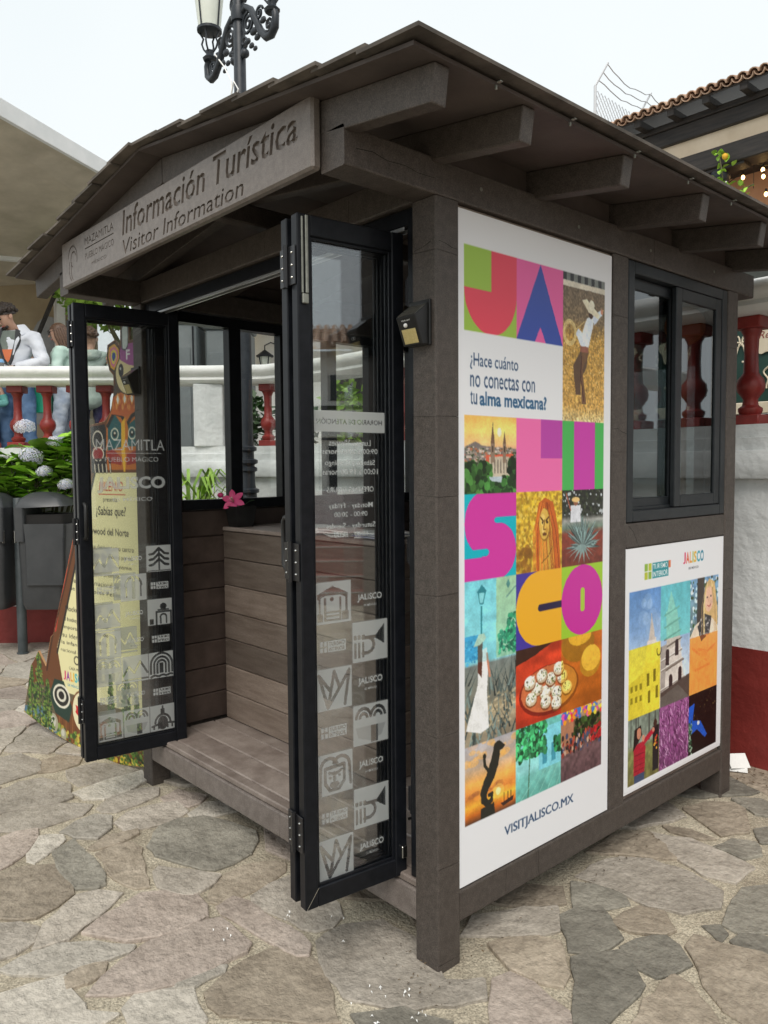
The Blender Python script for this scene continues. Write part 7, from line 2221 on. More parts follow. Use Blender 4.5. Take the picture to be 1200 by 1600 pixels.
# chain-link fence on a far roof
cf = thing('chain_link_fence', 'grey chain link fence topped with barbed wire on a far flat roof', 'fence', (-8.05, 15, 9.0))
fp = [Vector((-7.99, 13.08, 0)), Vector((-8.08, 15.01, 0)), Vector((-8.17, 16.94, 0)), Vector((-8.26, 18.87, 0))]
for p in fp:
    MB().tube([p + Vector((0, 0, 7.6)), p + Vector((0, 0, 9.62))], .03, 6).build('post', galv, cf)
    MB().tube([p + Vector((0, 0, 9.62)), p + Vector((.18, .2, 10.10))], .026, 6).build('barb_arm', galv, cf)
ms = MB()
for a, b in zip(fp[:-1], fp[1:]):
    d = (b - a); L = d.length; d.normalize(); H0, H1 = 7.6, 9.55
    st_ = .15
    q = -2.0
    while q < L:
        for sg in (1, -1):
            u0, u1 = (q, q + (H1 - H0)) if sg == 1 else (q + (H1 - H0), q)
            z0, z1 = H0, H1
            P0, P1 = [u0, z0], [u1, z1]
            # clip to 0..L
            def cl(P, Q):
                if P[0] < 0: t = (0 - P[0]) / (Q[0] - P[0]); return [0, P[1] + (Q[1] - P[1]) * t]
                if P[0] > L: t = (L - P[0]) / (Q[0] - P[0]); return [L, P[1] + (Q[1] - P[1]) * t]
                return P
            if max(u0, u1) <= 0 or min(u0, u1) >= L: continue
            A_, B_ = cl(P0, P1), cl(P1, P0)
            ms.tube([a + d * A_[0] + Vector((0, 0, A_[1])), a + d * B_[0] + Vector((0, 0, B_[1]))], .009, 3, False)
        q += st_
o = ms.build('wire_mesh', galv, cf); o['kind'] = 'stuff'
rw = random.Random(6)
for t in (.25, .6, .95):
    for a, b in zip(fp[:-1], fp[1:]):
        o0 = Vector((0, 0, 9.62)).lerp(Vector((.18, .2, 10.10)), t)
        pts = [a.lerp(b, k / 8) + o0 + Vector((0, 0, -.12 * math.sin(PI * k / 8) * (.4 + t) + rw.uniform(-.03, .03) * (0 < k < 8))) for k in range(9)]
        MB().tube(pts, .011, 3).build('barbed_wire', galv, cf)
fb = thing('far_flat_roof_building', 'plain white flat roofed building carrying the chain link fence', 'building', (-10, 16, 0))
MB().box(-13, -7.8, 12.6, 19.5, 1.5, 7.6, .01).build('walls', housew, fb)
MB().box(-13.1, -7.75, 12.5, 19.6, 7.6, 7.72, .01).build('roof_slab', terr, fb)
for k in range(3):
    MB().box(-7.8, -7.77, 13.5 + k * 2, 14.4 + k * 2, 4.5, 5.8, .004).build('window', winblack, fb)

# stall behind the right balustrade
gb = thing('ornament_stall', 'dark green stall front with cream ornaments behind the red balusters at right', 'stall', (-.6, 3.65, 1.5))
MB().box(-1.9, .6, 3.62, 3.66, 1.98, 2.62, .004).build('front_board', green_booth, gb)
MB().box(-1.9, .6, 3.60, 3.68, 1.90, 1.975, .004).build('counter_rail', cream_m, gb)
MB().box(-1.9, .6, 3.62, 3.9, 1.5, 1.895, .004).build('skirt', darkwood, gb)
MB().box(-1.95, -1.87, 3.58, 3.7, 1.5, 3.0, .004).build('corner_post', green_booth, gb)
MB().box(.57, .65, 3.58, 3.7, 1.5, 3.0, .004).build('corner_post', green_booth, gb)
MB().box(-2.0, .7, 3.4, 4.6, 3.0, 3.1, .01).build('roof', green_booth, gb)
for x in (-1.55, -1.18, -.86, -.52, -.16, .22):
    pts = [(x + .085 * math.cos(a) * (1 + .12 * math.cos(6 * a)), 2.40 + .115 * math.sin(a) * (1 + .12 * math.cos(6 * a))) for a in np.linspace(0, 2 * PI, 36, endpoint=False)]
    md = MB().prism(pts, lambda u, w, t: Vector((u, t, w)), 3.605, 3.619).build('medallion', cream_m, gb)
    v, f = text_mesh('Rec', .0, .3)
    a_, b_ = v[:, :2].min(0), v[:, :2].max(0); k = .1 / (b_[0] - a_[0])
    MB().add([(x - .05 + (p[0] - a_[0]) * k, 3.6035, 2.385 + (p[1] - a_[1]) * k) for p in v], f).build('lettering', wallred, md)
    MB().tube([Vector((x + .03 * math.cos(t * 9) * (1 - t) , 3.612, 2.22 - .16 * t)) for t in np.linspace(0, 1, 14)], .006, 4).build('scroll', cream_m, gb)
    for sg in (-1, 1):
        MB().tube([Vector((x + sg * (.15 + .05 * (1 - t) * math.cos(t * 8)), 3.612, 2.3 + .07 * (1 - t) * math.sin(t * 8) + .12 * t)) for t in np.linspace(0, 1, 14)], .006, 4).build('scroll', cream_m, gb)
dots = MB()
for j in range(90):
    dots.ball((rgd.uniform(-1.85, .55), 3.617, rgd.uniform(2.0, 2.6)), rgd.uniform(.005, .011), 5, 4)
o = dots.build('bead_ornaments', cream_m, gb); o['kind'] = 'stuff'

# ------------------------------------------------------------------ across the plaza, mirrored in the door glass
cr_ = thing('plaza_house', 'white house with clay tile roof across the plaza, mirrored in the door glass', 'house', (15.5, 7.2, 0))
rdir = Vector((.905, .425, 0)).normalized(); rs = Vector((-rdir.y, rdir.x, 0))
Mp = Matrix((rs, rdir, Vector((0, 0, 1)))).transposed().to_4x4(); Mp.translation = Vector((14.3, 6.5, 0))
MB().box(-7, 6, 0, 5, 0, 4.3, .01, Mp).build('wall', housew, cr_)
slab(MB(), [Mp @ Vector((-7.3, -.6, 4.25)), Mp @ Vector((6.3, -.6, 4.25)), Mp @ Vector((6.3, 2.6, 5.2)), Mp @ Vector((-7.3, 2.6, 5.2))], -.08).build('roof', tilem, cr_)
rr2 = MB()
for k in range(66):
    rr2.tube([Mp @ Vector((-7.2 + k * .205, -.65, 4.36)), Mp @ Vector((-7.2 + k * .205, 2.6, 5.32))], .075, 6)
o = rr2.build('roof_tiles', tilem, cr_); o['kind'] = 'stuff'
for x in (-5.4, -3.4, -1.4, .5, 2.4, 4.4):
    MB().box(x - .45, x + .45, -.02, .05, 3.15, 3.75, .004, Mp).build('window', winblack, cr_)
    MB().box(x - .5, x + .5, -.02, .05, .2, 2.1, .004, Mp).build('doorway', winblack, cr_)
MB().box(-7, 6, -.1, .0, 2.93, 3.03, .01, Mp).build('dark_band', darkwood, cr_)
MB().box(-7, 6, -.25, -.01, 2.3, 2.92, .01, Mp).build('parapet', housew, cr_)
sr = thing('red_steps', 'wide flight of red painted steps in front of the white house across the plaza', 'steps', (7, 3.3, 0))
Ms = Matrix((rs, rdir, Vector((0, 0, 1)))).transposed().to_4x4(); Ms.translation = Vector((5.2, 2.5, 0))
Ms.translation = Vector((5.9, 2.0, 0))
for k in range(5):
    MB().box(-3.2, 1.6, k * .34, 2.6, .0, .14 * (k + 1), .01, Ms).build('step', stairred, sr)
    MB().box(-3.2, 1.6, k * .34 - .012, k * .34 + .03, .14 * (k + 1) + .001, .14 * (k + 1) + .012, .002, Ms).build('nosing', terr, sr)
MB().box(-3.2, 1.6, 2.6, 2.8, 0, 1.25, .01, Ms).build('back_wall', housew, sr)
mb = MB()
for k in range(14):
    mb.tube([Ms @ Vector((-3.1 + k * .35, 2.7, 1.25)), Ms @ Vector((-3.1 + k * .35, 2.7, 2.0))], .012, 5)
mb.tube([Ms @ Vector((-3.2, 2.7, 2.0)), Ms @ Vector((1.6, 2.7, 2.0))], .02, 6)
mb.build('railing', iron, sr)
l2 = thing('plaza_lamp_post', 'dark twin lantern lamp post with a pink banner across the plaza', 'street lamp', (11.7, 6.5, 0))
q = Vector((11.7, 6.5, 0))
MB().lathe([(.12, 0), (.1, .8), (.06, .9), (.05, 3.4)], q, 10).build('pole', iron, l2, 40)
MB().tube([q + rs * -.25 + Vector((0, 0, 3.35)), q + Vector((0, 0, 3.1)), q + rs * .25 + Vector((0, 0, 3.35))], .03, 6).build('bracket', iron, l2)
for sg in (-1, 1):
    c = q + rs * sg * .25 - Vector((0, 0, .6))
    MB().lathe([(.08, 3.95), (.14, 4.3), (.13, 4.31)], c, 8).build('lantern_glass', lampglass, l2)
    MB().lathe([(.2, 4.3), (.18, 4.36), (.08, 4.5), (.03, 4.55), (.05, 4.6), (.005, 4.7)], c, 10).build('lantern_cap', iron, l2)
MB().box(-.25, .25, -.09, -.07, 2.3, 3.1, .002, Matrix.Translation(q + Vector((0, 0, 0))) @ Matrix.Rotation(math.atan2(rs.y, rs.x) + PI, 4, 'Z')).build('banner', bannerpink, l2)

# litter on the paving
tag(MB().box(-.06, .06, -.045, .045, 0, .003, 0, Matrix.Translation((-.10, 2.27, .035)) @ Matrix.Rotation(.5, 4, 'Z') @ Matrix.Rotation(.55, 4, 'X')).box(-.05, .05, -.04, .04, 0, .003, 0, Matrix.Translation((-.085, 2.28, .055)) @ Matrix.Rotation(.9, 4, 'Z') @ Matrix.Rotation(.75, 4, 'X')).build('crumpled_paper', railw),
    'folded white paper lying at the wall foot behind the right rear post', 'paper')
lt = MB()
rl = random.Random(12)
spots = [(-.05, -.20), (-.02, -.14), (.05, -.28), (.12, -.42), (-.08, -.30), (.1, -.2), (.22, -.46), (.27, -.5), (-.42, -.05), (-.62, -.38), (.3, -.58), (-.3, -.1), (.03, -.35), (.5, .05), (.75, -.1), (-.55, -.15)]
for (x, y) in spots:
    for k in range(rl.choice([1, 2, 4, 5])):
        a = rl.uniform(0, PI); s = rl.uniform(.003, .008)
        X, Y = x + rl.gauss(0, .02), y + rl.gauss(0, .02)
        c, d = math.cos(a) * s, math.sin(a) * s
        lt.add([(X - c, Y - d, .017), (X + d * .5, Y - c * .5, .022), (X + c, Y + d, .018), (X - d * .5, Y + c * .5, .024)], [(0, 1, 2, 3)])
tag(lt.build('paper_scraps', paperw), 'white confetti scraps scattered on the flagstones', None, None, 'stuff')

# dry leaf crumbs and twigs gathered at the wall foot, under the kiosk and in the joints
lb = MB()
rl2 = random.Random(31)
def crumbs(x0, x1, y0, y1, n, smin=.004, smax=.014):
    for _ in range(n):
        X, Y = rl2.uniform(x0, x1), rl2.uniform(y0, y1)
        a = rl2.uniform(0, PI); s_ = rl2.uniform(smin, smax); t_ = s_ * rl2.uniform(.15, .5)
        c, d = math.cos(a), math.sin(a)
        z = .0145 + rl2.uniform(0, .004)
        lb.add([(X - c * s_, Y - d * s_, z), (X + d * t_, Y - c * t_, z + .003), (X + c * s_, Y + d * s_, z + .001), (X - d * t_, Y + c * t_, z + .002)], [(0, 1, 2, 3)])
crumbs(-.25, .9, 2.12, 2.37, 260)
crumbs(-1.9, -.05, .08, .5, 130, .003, .009)
crumbs(-.06, .04, .1, 1.9, 70, .003, .008)
crumbs(-.2, .12, -.12, .02, 40, .003, .007)
crumbs(-6.2, -4.2, -.2, 1.2, 90, .005, .014)
crumbs(-1.8, 1.2, -1.1, .9, 60, .002, .006)
tag(lb.build('leaf_litter', mat('dry_leaf_crumbs', (.05, .035, .02), (.16, .11, .06), scale=30, rough=.9)), 'dry leaf crumbs and twigs scattered along the wall foot and under the kiosk', None, None, 'stuff')
# ------------------------------------------------------------------ people on the terrace
from mathutils import noise as mnoise
def skin_mesh(name, m, nodes, edges, parent, sub=2, folds=0.0):
    """nodes: list of (position, radius or (rx, ry)); grown into one smooth surface"""
    me = bpy.data.meshes.new(name)
    me.from_pydata([tuple(n[0]) for n in nodes], edges, [])
    bm = bmesh.new(); bm.from_mesh(me)
    ly = bm.verts.layers.skin.verify()
    bm.verts.ensure_lookup_table()
    for i, v in enumerate(bm.verts):
        r = nodes[i][1]
        v[ly].radius = (r, r) if not isinstance(r, tuple) else r
        v[ly].use_root = (i == 0)
    bm.to_mesh(me); bm.free()
    o = bpy.data.objects.new(name, me); COL.objects.link(o)
    sk = o.modifiers.new('s', 'SKIN'); sk.use_smooth_shade = True
    sb_ = o.modifiers.new('u', 'SUBSURF'); sb_.levels = sub; sb_.render_levels = sub
    dg = bpy.context.evaluated_depsgraph_get()
    nm = bpy.data.meshes.new_from_object(o.evaluated_get(dg))
    bpy.data.objects.remove(o)
    nm.materials.clear(); nm.materials.append(m)
    nm.polygons.foreach_set('use_smooth', [True] * len(nm.polygons))
    nm.polygons.foreach_set('material_index', [0] * len(nm.polygons))
    nm.name = name
    if folds:                                        # cloth folds: soft creases across the limb
        ns = [v.normal.copy() for v in nm.vertices]
        for v, n in zip(nm.vertices, ns):
            p = v.co
            q = mnoise.noise(Vector((p.x * 7, p.y * 7, p.z * 13))) + .6 * mnoise.noise(Vector((p.x * 16 + 9, p.y * 16, p.z * 30 + p.x * 20)))
            v.co = p + n * folds * (q - .15 * abs(q) + .2)
    o = bpy.data.objects.new(name, nm); COL.objects.link(o); o.parent = parent
    WORLD[o.name] = WORLD[parent.name].copy()
    return o
def chain(N, E, pts, start=None):
    p = start
    for q in pts:
        N.append(q); i = len(N) - 1
        if p is not None: E.append((p, i))
        p = i
    return p
class Person:
    def __init__(s, label, base, yaw, height=1.75, head_pitch=0.0, head_turn=0.0, female=False, tilt=0.0):
        s.k = height / 1.75
        s.t = thing('person', label, 'person', tuple(base))
        f = HF * math.cos(yaw) - HX * math.sin(yaw)
        l = HX * math.cos(yaw) + HF * math.sin(yaw)
        s.R = Matrix((l, f, Vector((0, 0, 1)))).transposed()
        s.base = Vector(base)
        s.hp, s.ht = head_pitch, head_turn
        s.neck = Vector((0, .02, 1.49))
        s.female = female
        s.Hm = Matrix.Rotation(head_turn, 3, 'Z') @ Matrix.Rotation(-head_pitch, 3, 'X')
    def loc(s, p):                 # thing-local coordinates
        return s.R @ (Vector(p) * s.k)
    def head(s, p):
        return s.loc(s.neck + s.Hm @ (Vector(p) - s.neck))
    def wmb(s, mb, name, m, smooth=60):
        mb.v = [tuple(s.base + Vector(p)) for p in mb.v]
        return mb.build(name, m, s.t, smooth)
    def hand(s, N, E, i, wrist, d, palm_n, curl=.5):
        """palm and five separate fingers of different length, thumb from the side of the palm"""
        d = Vector(d).normalized(); pn = Vector(palm_n).normalized(); sd_ = d.cross(pn).normalized()
        w = Vector(wrist)
        N.append((s.loc(w + d * .045), .024 * s.k)); E.append((i, len(N) - 1)); palm = len(N) - 1
        for k, (off, L) in enumerate(((-.028, .062), (-.010, .074), (.009, .070), (.027, .055))):
            b = w + d * .078 + sd_ * off
            m1 = b + (d * math.cos(curl * .6) + pn * math.sin(curl * .6)) * L * .5
            m2 = m1 + (d * math.cos(curl * 1.6) + pn * math.sin(curl * 1.6)) * L * .5
            chain(N, E, [(s.loc(b), .0105 * s.k), (s.loc(m1), .0092 * s.k), (s.loc(m2), .008 * s.k)], palm)
        b = w + d * .03 - sd_ * .03
        chain(N, E, [(s.loc(b), .0115 * s.k), (s.loc(b + d * .03 - sd_ * .018 + pn * .012), .01 * s.k), (s.loc(b + d * .055 - sd_ * .012 + pn * .026), .0085 * s.k)], palm)
    def build(s, arms, legs, skin=skin_m):
        """arms: two lists shoulder, elbow, wrist, hand direction, palm normal; legs: two lists hip, knee, ankle"""
        k = s.k
        N, E = [], []
        sw = .165 if s.female else .19
        N.append((s.loc((0, 0, .96)), (.13 * k, .105 * k)))
        i1 = chain(N, E, [(s.loc((0, 0, 1.12)), (.12 * k, .09 * k)), (s.loc((0, .01, 1.3)), (.145 * k, .105 * k)), (s.loc((0, 0, 1.41)), (.12 * k, .085 * k))], 0)
        nk = chain(N, E, [(s.loc((0, .01, 1.475)), .056 * k), (s.head((0, .025, 1.53)), .054 * k)], i1)
        h1 = chain(N, E, [(s.head((0, .04, 1.575)), .062 * k), (s.head((0, .025, 1.645)), (.074 * k, .088 * k)), (s.head((0, .01, 1.70)), .07 * k)], nk)
        for sg, A in zip((-1, 1), arms):
            sh, el, wr, hd, pn = A
            w = chain(N, E, [(s.loc(sh), .055 * k), (s.loc(Vector(sh).lerp(Vector(el), .5)), .048 * k), (s.loc(el), .04 * k), (s.loc(Vector(el).lerp(Vector(wr), .5)), .036 * k), (s.loc(wr), .026 * k)], i1)
            s.hand(N, E, w, wr, hd, pn)
        for L in legs:
            hp, kn, an = L
            chain(N, E, [(s.loc(hp), .085 * k), (s.loc(Vector(hp).lerp(Vector(kn), .5)), .07 * k), (s.loc(kn), .054 * k), (s.loc(Vector(kn).lerp(Vector(an), .4)), .052 * k), (s.loc(an), .038 * k),
                         (s.loc((an[0], an[1] + .1, .035)), .032 * k)], 0)
        s.body = skin_mesh('body', skin, N, E, s.t)
        # nose, eyes, lips, ears
        mb = MB()
        P = lambda p: s.head(p)
        mb.add([P((-.012, .108, 1.648)), P((.012, .108, 1.648)), P((.017, .112, 1.606)), P((-.017, .112, 1.606)), P((0, .136, 1.612))], [(0, 1, 4), (1, 2, 4), (2, 3, 4), (3, 0, 4)])
        s.wmb(mb, 'nose', skin)
        for sg in (-1, 1):
            s.wmb(MB().ball(s.head((sg * .032, .100, 1.652)), .010 * k, 8, 6), 'eye', EYE)
            s.wmb(MB().tube([s.head((sg * .015, .108, 1.672)), s.head((sg * .035, .106, 1.677)), s.head((sg * .05, .094, 1.67))], .0045 * k, 5), 'eyebrow', HAIRD)
            s.wmb(MB().ball(s.head((sg * .082, .01, 1.635)), .026 * k, 8, 6, (.4, .7, 1)), 'ear', skin)
        s.wmb(MB().tube([s.head((-.024, .098, 1.578)), s.head((0, .108, 1.576)), s.head((.024, .098, 1.578))], .006 * k, 5), 'lips', LIPS)
    def garment(s, name, m, nodes, edges, sub=2):
        return skin_mesh(name, m, [(s.loc(p), (r * s.k if not isinstance(r, tuple) else (r[0] * s.k, r[1] * s.k))) for p, r in nodes], edges, s.t, 3, .011)
    def top(s, name, m, arms, hem=.92, bulk=1.0, hood=False):
        nd = [((0, 0, hem), (.165 * bulk, .13 * bulk)), ((0, 0, 1.12), (.16 * bulk, .125 * bulk)), ((0, .005, 1.3), (.175 * bulk, .13 * bulk)), ((0, 0, 1.42), (.14 * bulk, .105 * bulk)), ((0, .005, 1.475), .08)]
        ed = [(0, 1), (1, 2), (2, 3), (3, 4)]
        for A in arms:
            i = len(nd)
            sh, el, wr = Vector(A[0]), Vector(A[1]), Vector(A[2])
            nd += [(sh, .078 * bulk), (sh.lerp(el, .5), .068 * bulk), (el, .068 * bulk), (el.lerp(wr, .55), .054 * bulk), (el.lerp(wr, .93), .044 * bulk)]
            ed += [(3, i), (i, i + 1), (i + 1, i + 2), (i + 2, i + 3), (i + 3, i + 4)]
        return s.garment(name, m, nd, ed)
    def trousers(s, m, legs, name='jeans'):
        nd = [((0, 0, 1.04), (.155, .12)), ((0, 0, .93), (.17, .135))]
        ed = [(0, 1)]
        for hp, kn, an in legs:
            i = len(nd); hp, kn, an = Vector(hp), Vector(kn), Vector(an)
            nd += [(hp, .098), (hp.lerp(kn, .5), .086), (kn, .073), (kn.lerp(an, .5), .068), (kn.lerp(an, .96), .062)]
            ed += [(1, i)] + [(i + j, i + j + 1) for j in range(4)]
        s.garment(name, m, nd, ed)
    def shoes(s, m, legs):
        for hp, kn, an in legs:
            s.garment('shoe', m, [((an[0], an[1] - .05, .045), .043), ((an[0], an[1] + .06, .04), .045), ((an[0], an[1] + .15, .034), .036)], [(0, 1), (1, 2)])
    def hair(s, m, curls=0, long=0.0, seed=1):
        rr = random.Random(seed)
        mb = MB()
        # skull cap
        for i in range(9):
            for j in range(14):
                pass
        cap = []
        nu, nv = 14, 8
        for j in range(nv + 1):
            th = (j / nv) * 1.75
            for i in range(nu):
                a = 2 * PI * i / nu
                back = .5 - .5 * math.sin(a)          # 1 at the back
                t = th * (.62 + .42 * back)
                p = Vector((.088 * math.sin(t) * math.cos(a), .005 + .102 * math.sin(t) * math.sin(a), 1.645 + .10 * math.cos(t)))
                cap.append(s.head(p))
        fs = [(j * nu + i, j * nu + (i + 1) % nu, (j + 1) * nu + (i + 1) % nu, (j + 1) * nu + i) for j in range(nv) for i in range(nu)]
        mb.add(cap, fs)
        for _ in range(curls):
            a = rr.uniform(0, 2 * PI); t = rr.uniform(0, 1.5) * (.6 + .45 * (.5 - .5 * math.sin(a)))
            p = Vector((.096 * math.sin(t) * math.cos(a), .002 + .108 * math.sin(t) * math.sin(a), 1.648 + .112 * math.cos(t)))
            mb.ball(s.head(p), rr.choice([.012, .018, .024, .03]) * s.k, 6, 4, (rr.uniform(.7, 1.2), rr.uniform(.7, 1.2), rr.uniform(.7, 1.2)))
        if long:
            for q in range(16):
                a = -PI / 2 + (q - 7.5) / 7.5 * 1.75
                p0 = Vector((.088 * math.cos(a), .102 * math.sin(a) + .005, 1.66))
                p1 = Vector((.098 * math.cos(a), .112 * math.sin(a), 1.57)); p2 = Vector((.10 * math.cos(a), .10 * math.sin(a) - .02, 1.57 - long))
                mb.tube([s.head(p0), s.head(p1), s.head(p2)], [.02, .026, .012], 6)
        return s.wmb(mb, 'hair', m)
EYE = mat('dark_eye', (.02, .015, .012), rough=.2)
LIPS = mat('lips', (.42, .14, .12), rough=.5)
HAIRD = mat('dark_brown_hair', (.02, .014, .011), (.06, .042, .032), scale=60, rough=.5)
HAIRB = mat('brown_hair', (.06, .03, .018), (.14, .075, .042), scale=60, rough=.5)
WHJ = mat('white_windbreaker', (.66, .69, .76), (.76, .78, .83), scale=6, rough=.6, bump=.6, bscale=14, bdist=.02)
GREYT = mat('grey_green_tshirt', (.16, .19, .17), (.22, .25, .22), scale=8, rough=.9)
ORP = mat('orange_print', (.75, .2, .08), rough=.7)
JEANS = mat('blue_denim', (.055, .12, .24), (.13, .22, .37), scale=7, rough=.9, bump=.3, bscale=25)
JEANL = mat('pale_ripped_denim', (.3, .36, .46), (.5, .55, .62), scale=9, rough=.9)
NAVYT = mat('navy_trousers', (.015, .014, .05), (.035, .03, .09), scale=7, rough=.9)
SAGE = mat('sage_hoodie', (.36, .45, .40), (.47, .55, .5), scale=6, rough=.95, bump=.5, bscale=16, bdist=.02)
MINT = mat('mint_top', (.5, .68, .6), (.62, .76, .7), scale=6, rough=.9)
TEAL = mat('teal_child_top', (.12, .42, .38), (.2, .5, .46), scale=6, rough=.9)
GREENB = mat('bright_green_bag', (.01, .36, .2), (.02, .44, .26), scale=6, rough=.5)
SHOE = mat('dark_shoe', (.03, .03, .03), rough=.6)
CUP = mat('clear_blue_cup', (.25, .5, .8), rough=.2)

# man in a white windbreaker looking down
A = [((-.2, .0, 1.41), (-.30, .02, 1.14), (-.27, .2, .99), (.3, 1, -.2), (.7, 0, -.5)), ((.2, 0, 1.41), (.33, .06, 1.15), (.10, .24, 1.08), (-1, .25, .05), (0, -.1, -1))]
L = [((-.095, 0, .9), (-.12, .03, .5), (-.13, .0, .09)), ((.095, 0, .9), (.14, .05, .5), (.17, .02, .09))]
pm = Person('man with curly dark hair in an open white windbreaker looking down over the balustrade', (-6.93, .95, 1.5), .12, 1.76, .62, .55)
pm.build(A, L)
pm.top('windbreaker', WHJ, A, .93, 1.06)
Pl = lambda p: pm.loc(p)
def patch(P_, name, m, pts, th=.006):
    """closed cloth patch lying on the chest"""
    n = len(pts)
    vs = [P_.loc(p) for p in pts] + [P_.loc((p[0], p[1] - .03, p[2])) for p in pts]
    mb = MB().add(vs, [tuple(range(n)), tuple(range(2 * n - 1, n - 1, -1))] + [(i, (i + 1) % n, n + (i + 1) % n, n + i) for i in range(n)])
    P_.wmb(mb, name, m)
patch(pm, 'tshirt_front', GREYT, [(-.07, .112, 1.475), (.07, .112, 1.475), (.085, .15, 1.38), (.05, .152, 1.22), (.0, .15, 1.12), (-.05, .152, 1.22), (-.085, .15, 1.38)])
patch(pm, 'shirt_print', ORP, [(-.055, .158, 1.28), (.055, .158, 1.28), (.04, .158, 1.2), (-.0, .157, 1.15), (-.04, .158, 1.2)])
for sg in (-1, 1):
    patch(pm, 'jacket_lapel', mat('dark_jacket_lining', (.05, .052, .056), rough=.8) if sg < 0 else MATS['dark_jacket_lining'], [(sg * .07, .118, 1.49), (sg * .12, .12, 1.47), (sg * .135, .145, 1.37), (sg * .03, .165, 1.13), (sg * .012, .162, 1.13), (sg * .08, .158, 1.36)])
    patch(pm, 'collar', WHJ, [(sg * .075, .10, 1.53), (sg * .10, .02, 1.55), (sg * .19, .06, 1.47), (sg * .14, .135, 1.42)])
pm.trousers(JEANS, L); pm.shoes(SHOE, L)
pm.hair(HAIRD, 320, 0, 3)
pm.wmb(MB().tube([pm.head((-.05, .085, 1.565)), pm.head((0, .10, 1.548)), pm.head((.05, .085, 1.565))], .014, 6), 'beard', HAIRD)
pm.wmb(MB().lathe([(.030, -.006), (.033, 0), (.030, .008)], pm.loc((.13, .235, 1.08)), 10, M=Matrix.Rotation(PI / 2, 3, 'Y')), 'wristband', HAIRD)
cup = thing('plastic_cup', 'clear plastic cup with blue lid held by the man in the white windbreaker', 'cup', tuple(pm.base + pm.loc((-.02, .27, 1.0))))
cc_ = pm.base + pm.loc((.0, .285, 1.0))
MB().lathe([(.028, 0), (.038, .13)], cc_, 12).build('cup', vinyl_win, cup, 40)
MB().lathe([(.04, .13), (.04, .145), (.03, .165), (.012, .17)], cc_, 12).build('lid', CUP, cup, 40)

# woman facing left with a phone
A = [((-.17, 0, 1.40), (-.22, .10, 1.18), (-.12, .40, 1.36), (.15, 1, .35), (.2, -.3, 1)), ((.17, 0, 1.40), (.24, .04, 1.14), (.15, .28, 1.12), (-.2, 1, .2), (-.4, -.2, 1))]
L = [((-.09, 0, .9), (-.1, .02, .5), (-.1, -.02, .09)), ((.09, 0, .9), (.1, .06, .5), (.11, .03, .09))]
pf = Person('woman with brown hair and glasses facing left and holding up a phone', (-6.86, 1.40, 1.5), PI / 2 - .15, 1.63, .25, 0, True)
pf.build(A, L)
pf.top('mint_top', MINT, A, .95, .95)
pf.trousers(JEANL, L); pf.shoes(SHOE, L)
pf.hair(HAIRB, 0, .16, 5)
for sg in (-1, 1):
    c = pf.head((sg * .034, .112, 1.65))
    ax = (pf.head((sg * .034, .2, 1.65)) - c).normalized()
    q_ = ax.to_track_quat('Z', 'Y').to_matrix()
    pf.wmb(MB().tube([c + q_ @ Vector((.024 * math.cos(a), .02 * math.sin(a), 0)) for a in np.linspace(0, 2 * PI, 13)], .0028, 4), 'spectacle_rim', SHOE)
    pf.wmb(MB().tube([pf.head((sg * .058, .105, 1.655)), pf.head((sg * .085, .0, 1.65))], .0025, 4), 'spectacle_arm', SHOE)
pf.wmb(MB().tube([pf.loc((-.155, .27, 1.28)), pf.loc((-.13, .36, 1.335))], [.05, .04], 8), 'patterned_cuff', SHOE)
ph = thing('phone', 'dark phone held up by the woman with glasses', 'phone', tuple(pf.base + pf.loc((-.10, .50, 1.45))))
Mq = Matrix.Translation(pf.base + pf.loc((-.10, .50, 1.45))) @ (pf.R @ Matrix.Rotation(-.9, 3, 'X')).to_4x4()
MB().box(-.036, .036, -.004, .004, -.075, .075, .003, Mq).build('case', SHOE, ph)
MB().box(-.032, .032, -.0055, -.0042, -.07, .07, 0, Mq).build('screen', winblack, ph)
bg = thing('green_bag', 'bright green shopping bag carried by the woman with glasses', 'bag', tuple(pf.base + pf.loc((.10, .22, .7))))
bb = pf.base
vs = [bb + pf.loc(p) for p in ((-.02, .12, .72), (.16, .12, .72), (.16, .32, .72), (-.02, .32, .72), (-.0, .10, 1.0), (.14, .10, 1.0), (.14, .34, 1.0), (.0, .34, 1.0))]
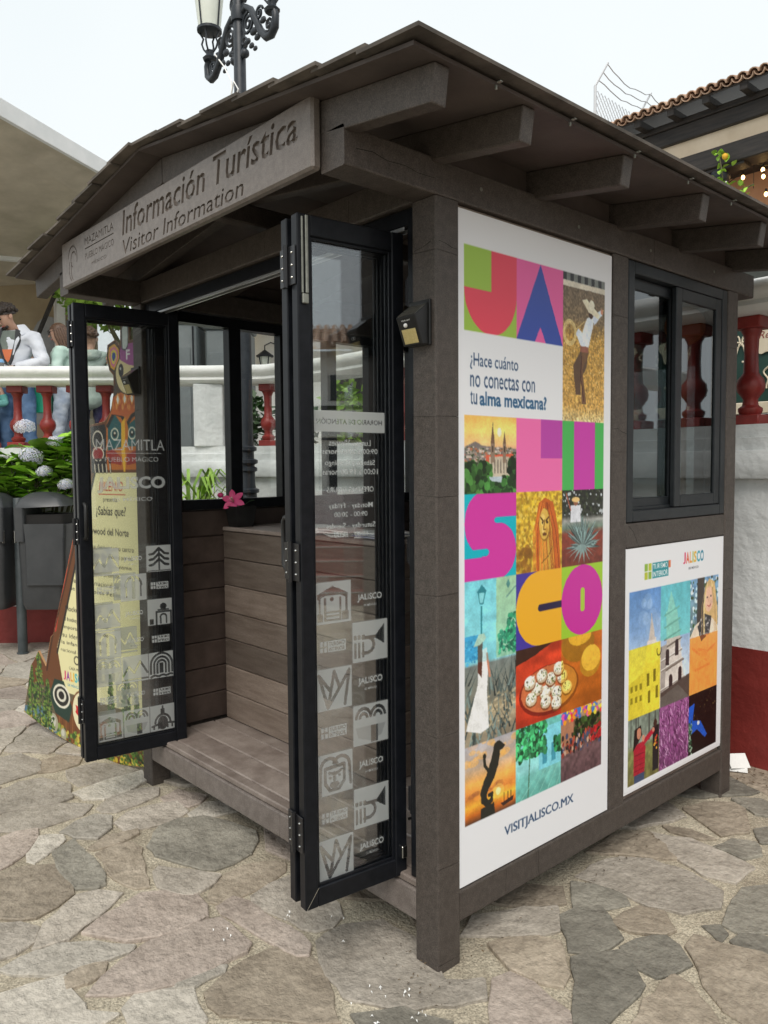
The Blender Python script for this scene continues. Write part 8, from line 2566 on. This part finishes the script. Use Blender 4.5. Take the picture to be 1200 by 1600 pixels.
MB().add(vs, [(0, 1, 2, 3), (0, 1, 5, 4), (1, 2, 6, 5), (2, 3, 7, 6), (3, 0, 4, 7)]).build('pouch', GREENB, bg)
for x in (.02, .12):
    MB().tube([bb + pf.loc((x, .12, 1.0)), bb + pf.loc((x, .2, 1.1)), bb + pf.loc((x, .32, 1.0))], .006, 5).build('strap', GREENB, bg)

# person in a sage hoodie seen from behind
A = [((-.2, .0, 1.41), (-.28, .06, 1.14), (-.2, .24, 1.06), (.3, 1, .1), (.5, 0, -1)), ((.2, 0, 1.41), (.29, .05, 1.14), (.2, .24, 1.06), (-.3, 1, .1), (-.5, 0, -1))]
L = [((-.095, 0, .9), (-.11, .03, .5), (-.12, .0, .09)), ((.095, 0, .9), (.12, .03, .5), (.13, .0, .09))]
pb = Person('person with brown hair in a sage green hoodie seen from behind through door glass', (-6.70, 1.62, 1.5), PI - .3, 1.56, .1, .2)
pb.build(A, L)
pb.top('hoodie', SAGE, A, .78, 1.12)
pb.garment('hood', SAGE, [((-.12, -.06, 1.46), .045), ((-.07, -.13, 1.44), .06), ((0, -.155, 1.41), .07), ((.07, -.13, 1.44), .06), ((.12, -.06, 1.46), .045)], [(0, 1), (1, 2), (2, 3), (3, 4)])
pb.trousers(NAVYT, L, 'trousers'); pb.shoes(SHOE, L)
pb.hair(HAIRB, 260, 0, 8)

# child at the left edge
A = [((-.2, .0, 1.41), (-.26, .08, 1.16), (-.06, .27, 1.18), (.9, .5, .1), (0, -.5, 1)), ((.2, 0, 1.41), (.27, .08, 1.16), (.08, .27, 1.16), (-.9, .5, .1), (0, -.5, 1))]
pk = Person('child in a teal top with hands together behind the balustrade at the left edge', (-6.99, .66, 1.5), -.5, 1.12, .2, 0)
L = [((-.095, 0, .9), (-.11, .03, .5), (-.12, .0, .09)), ((.095, 0, .9), (.12, .03, .5), (.13, .0, .09))]
pk.build(A, L)
pk.top('teal_top', TEAL, A, .9, 1.0); pk.trousers(NAVYT, L, 'trousers'); pk.shoes(SHOE, L); pk.hair(HAIRD, 0, .05, 4)
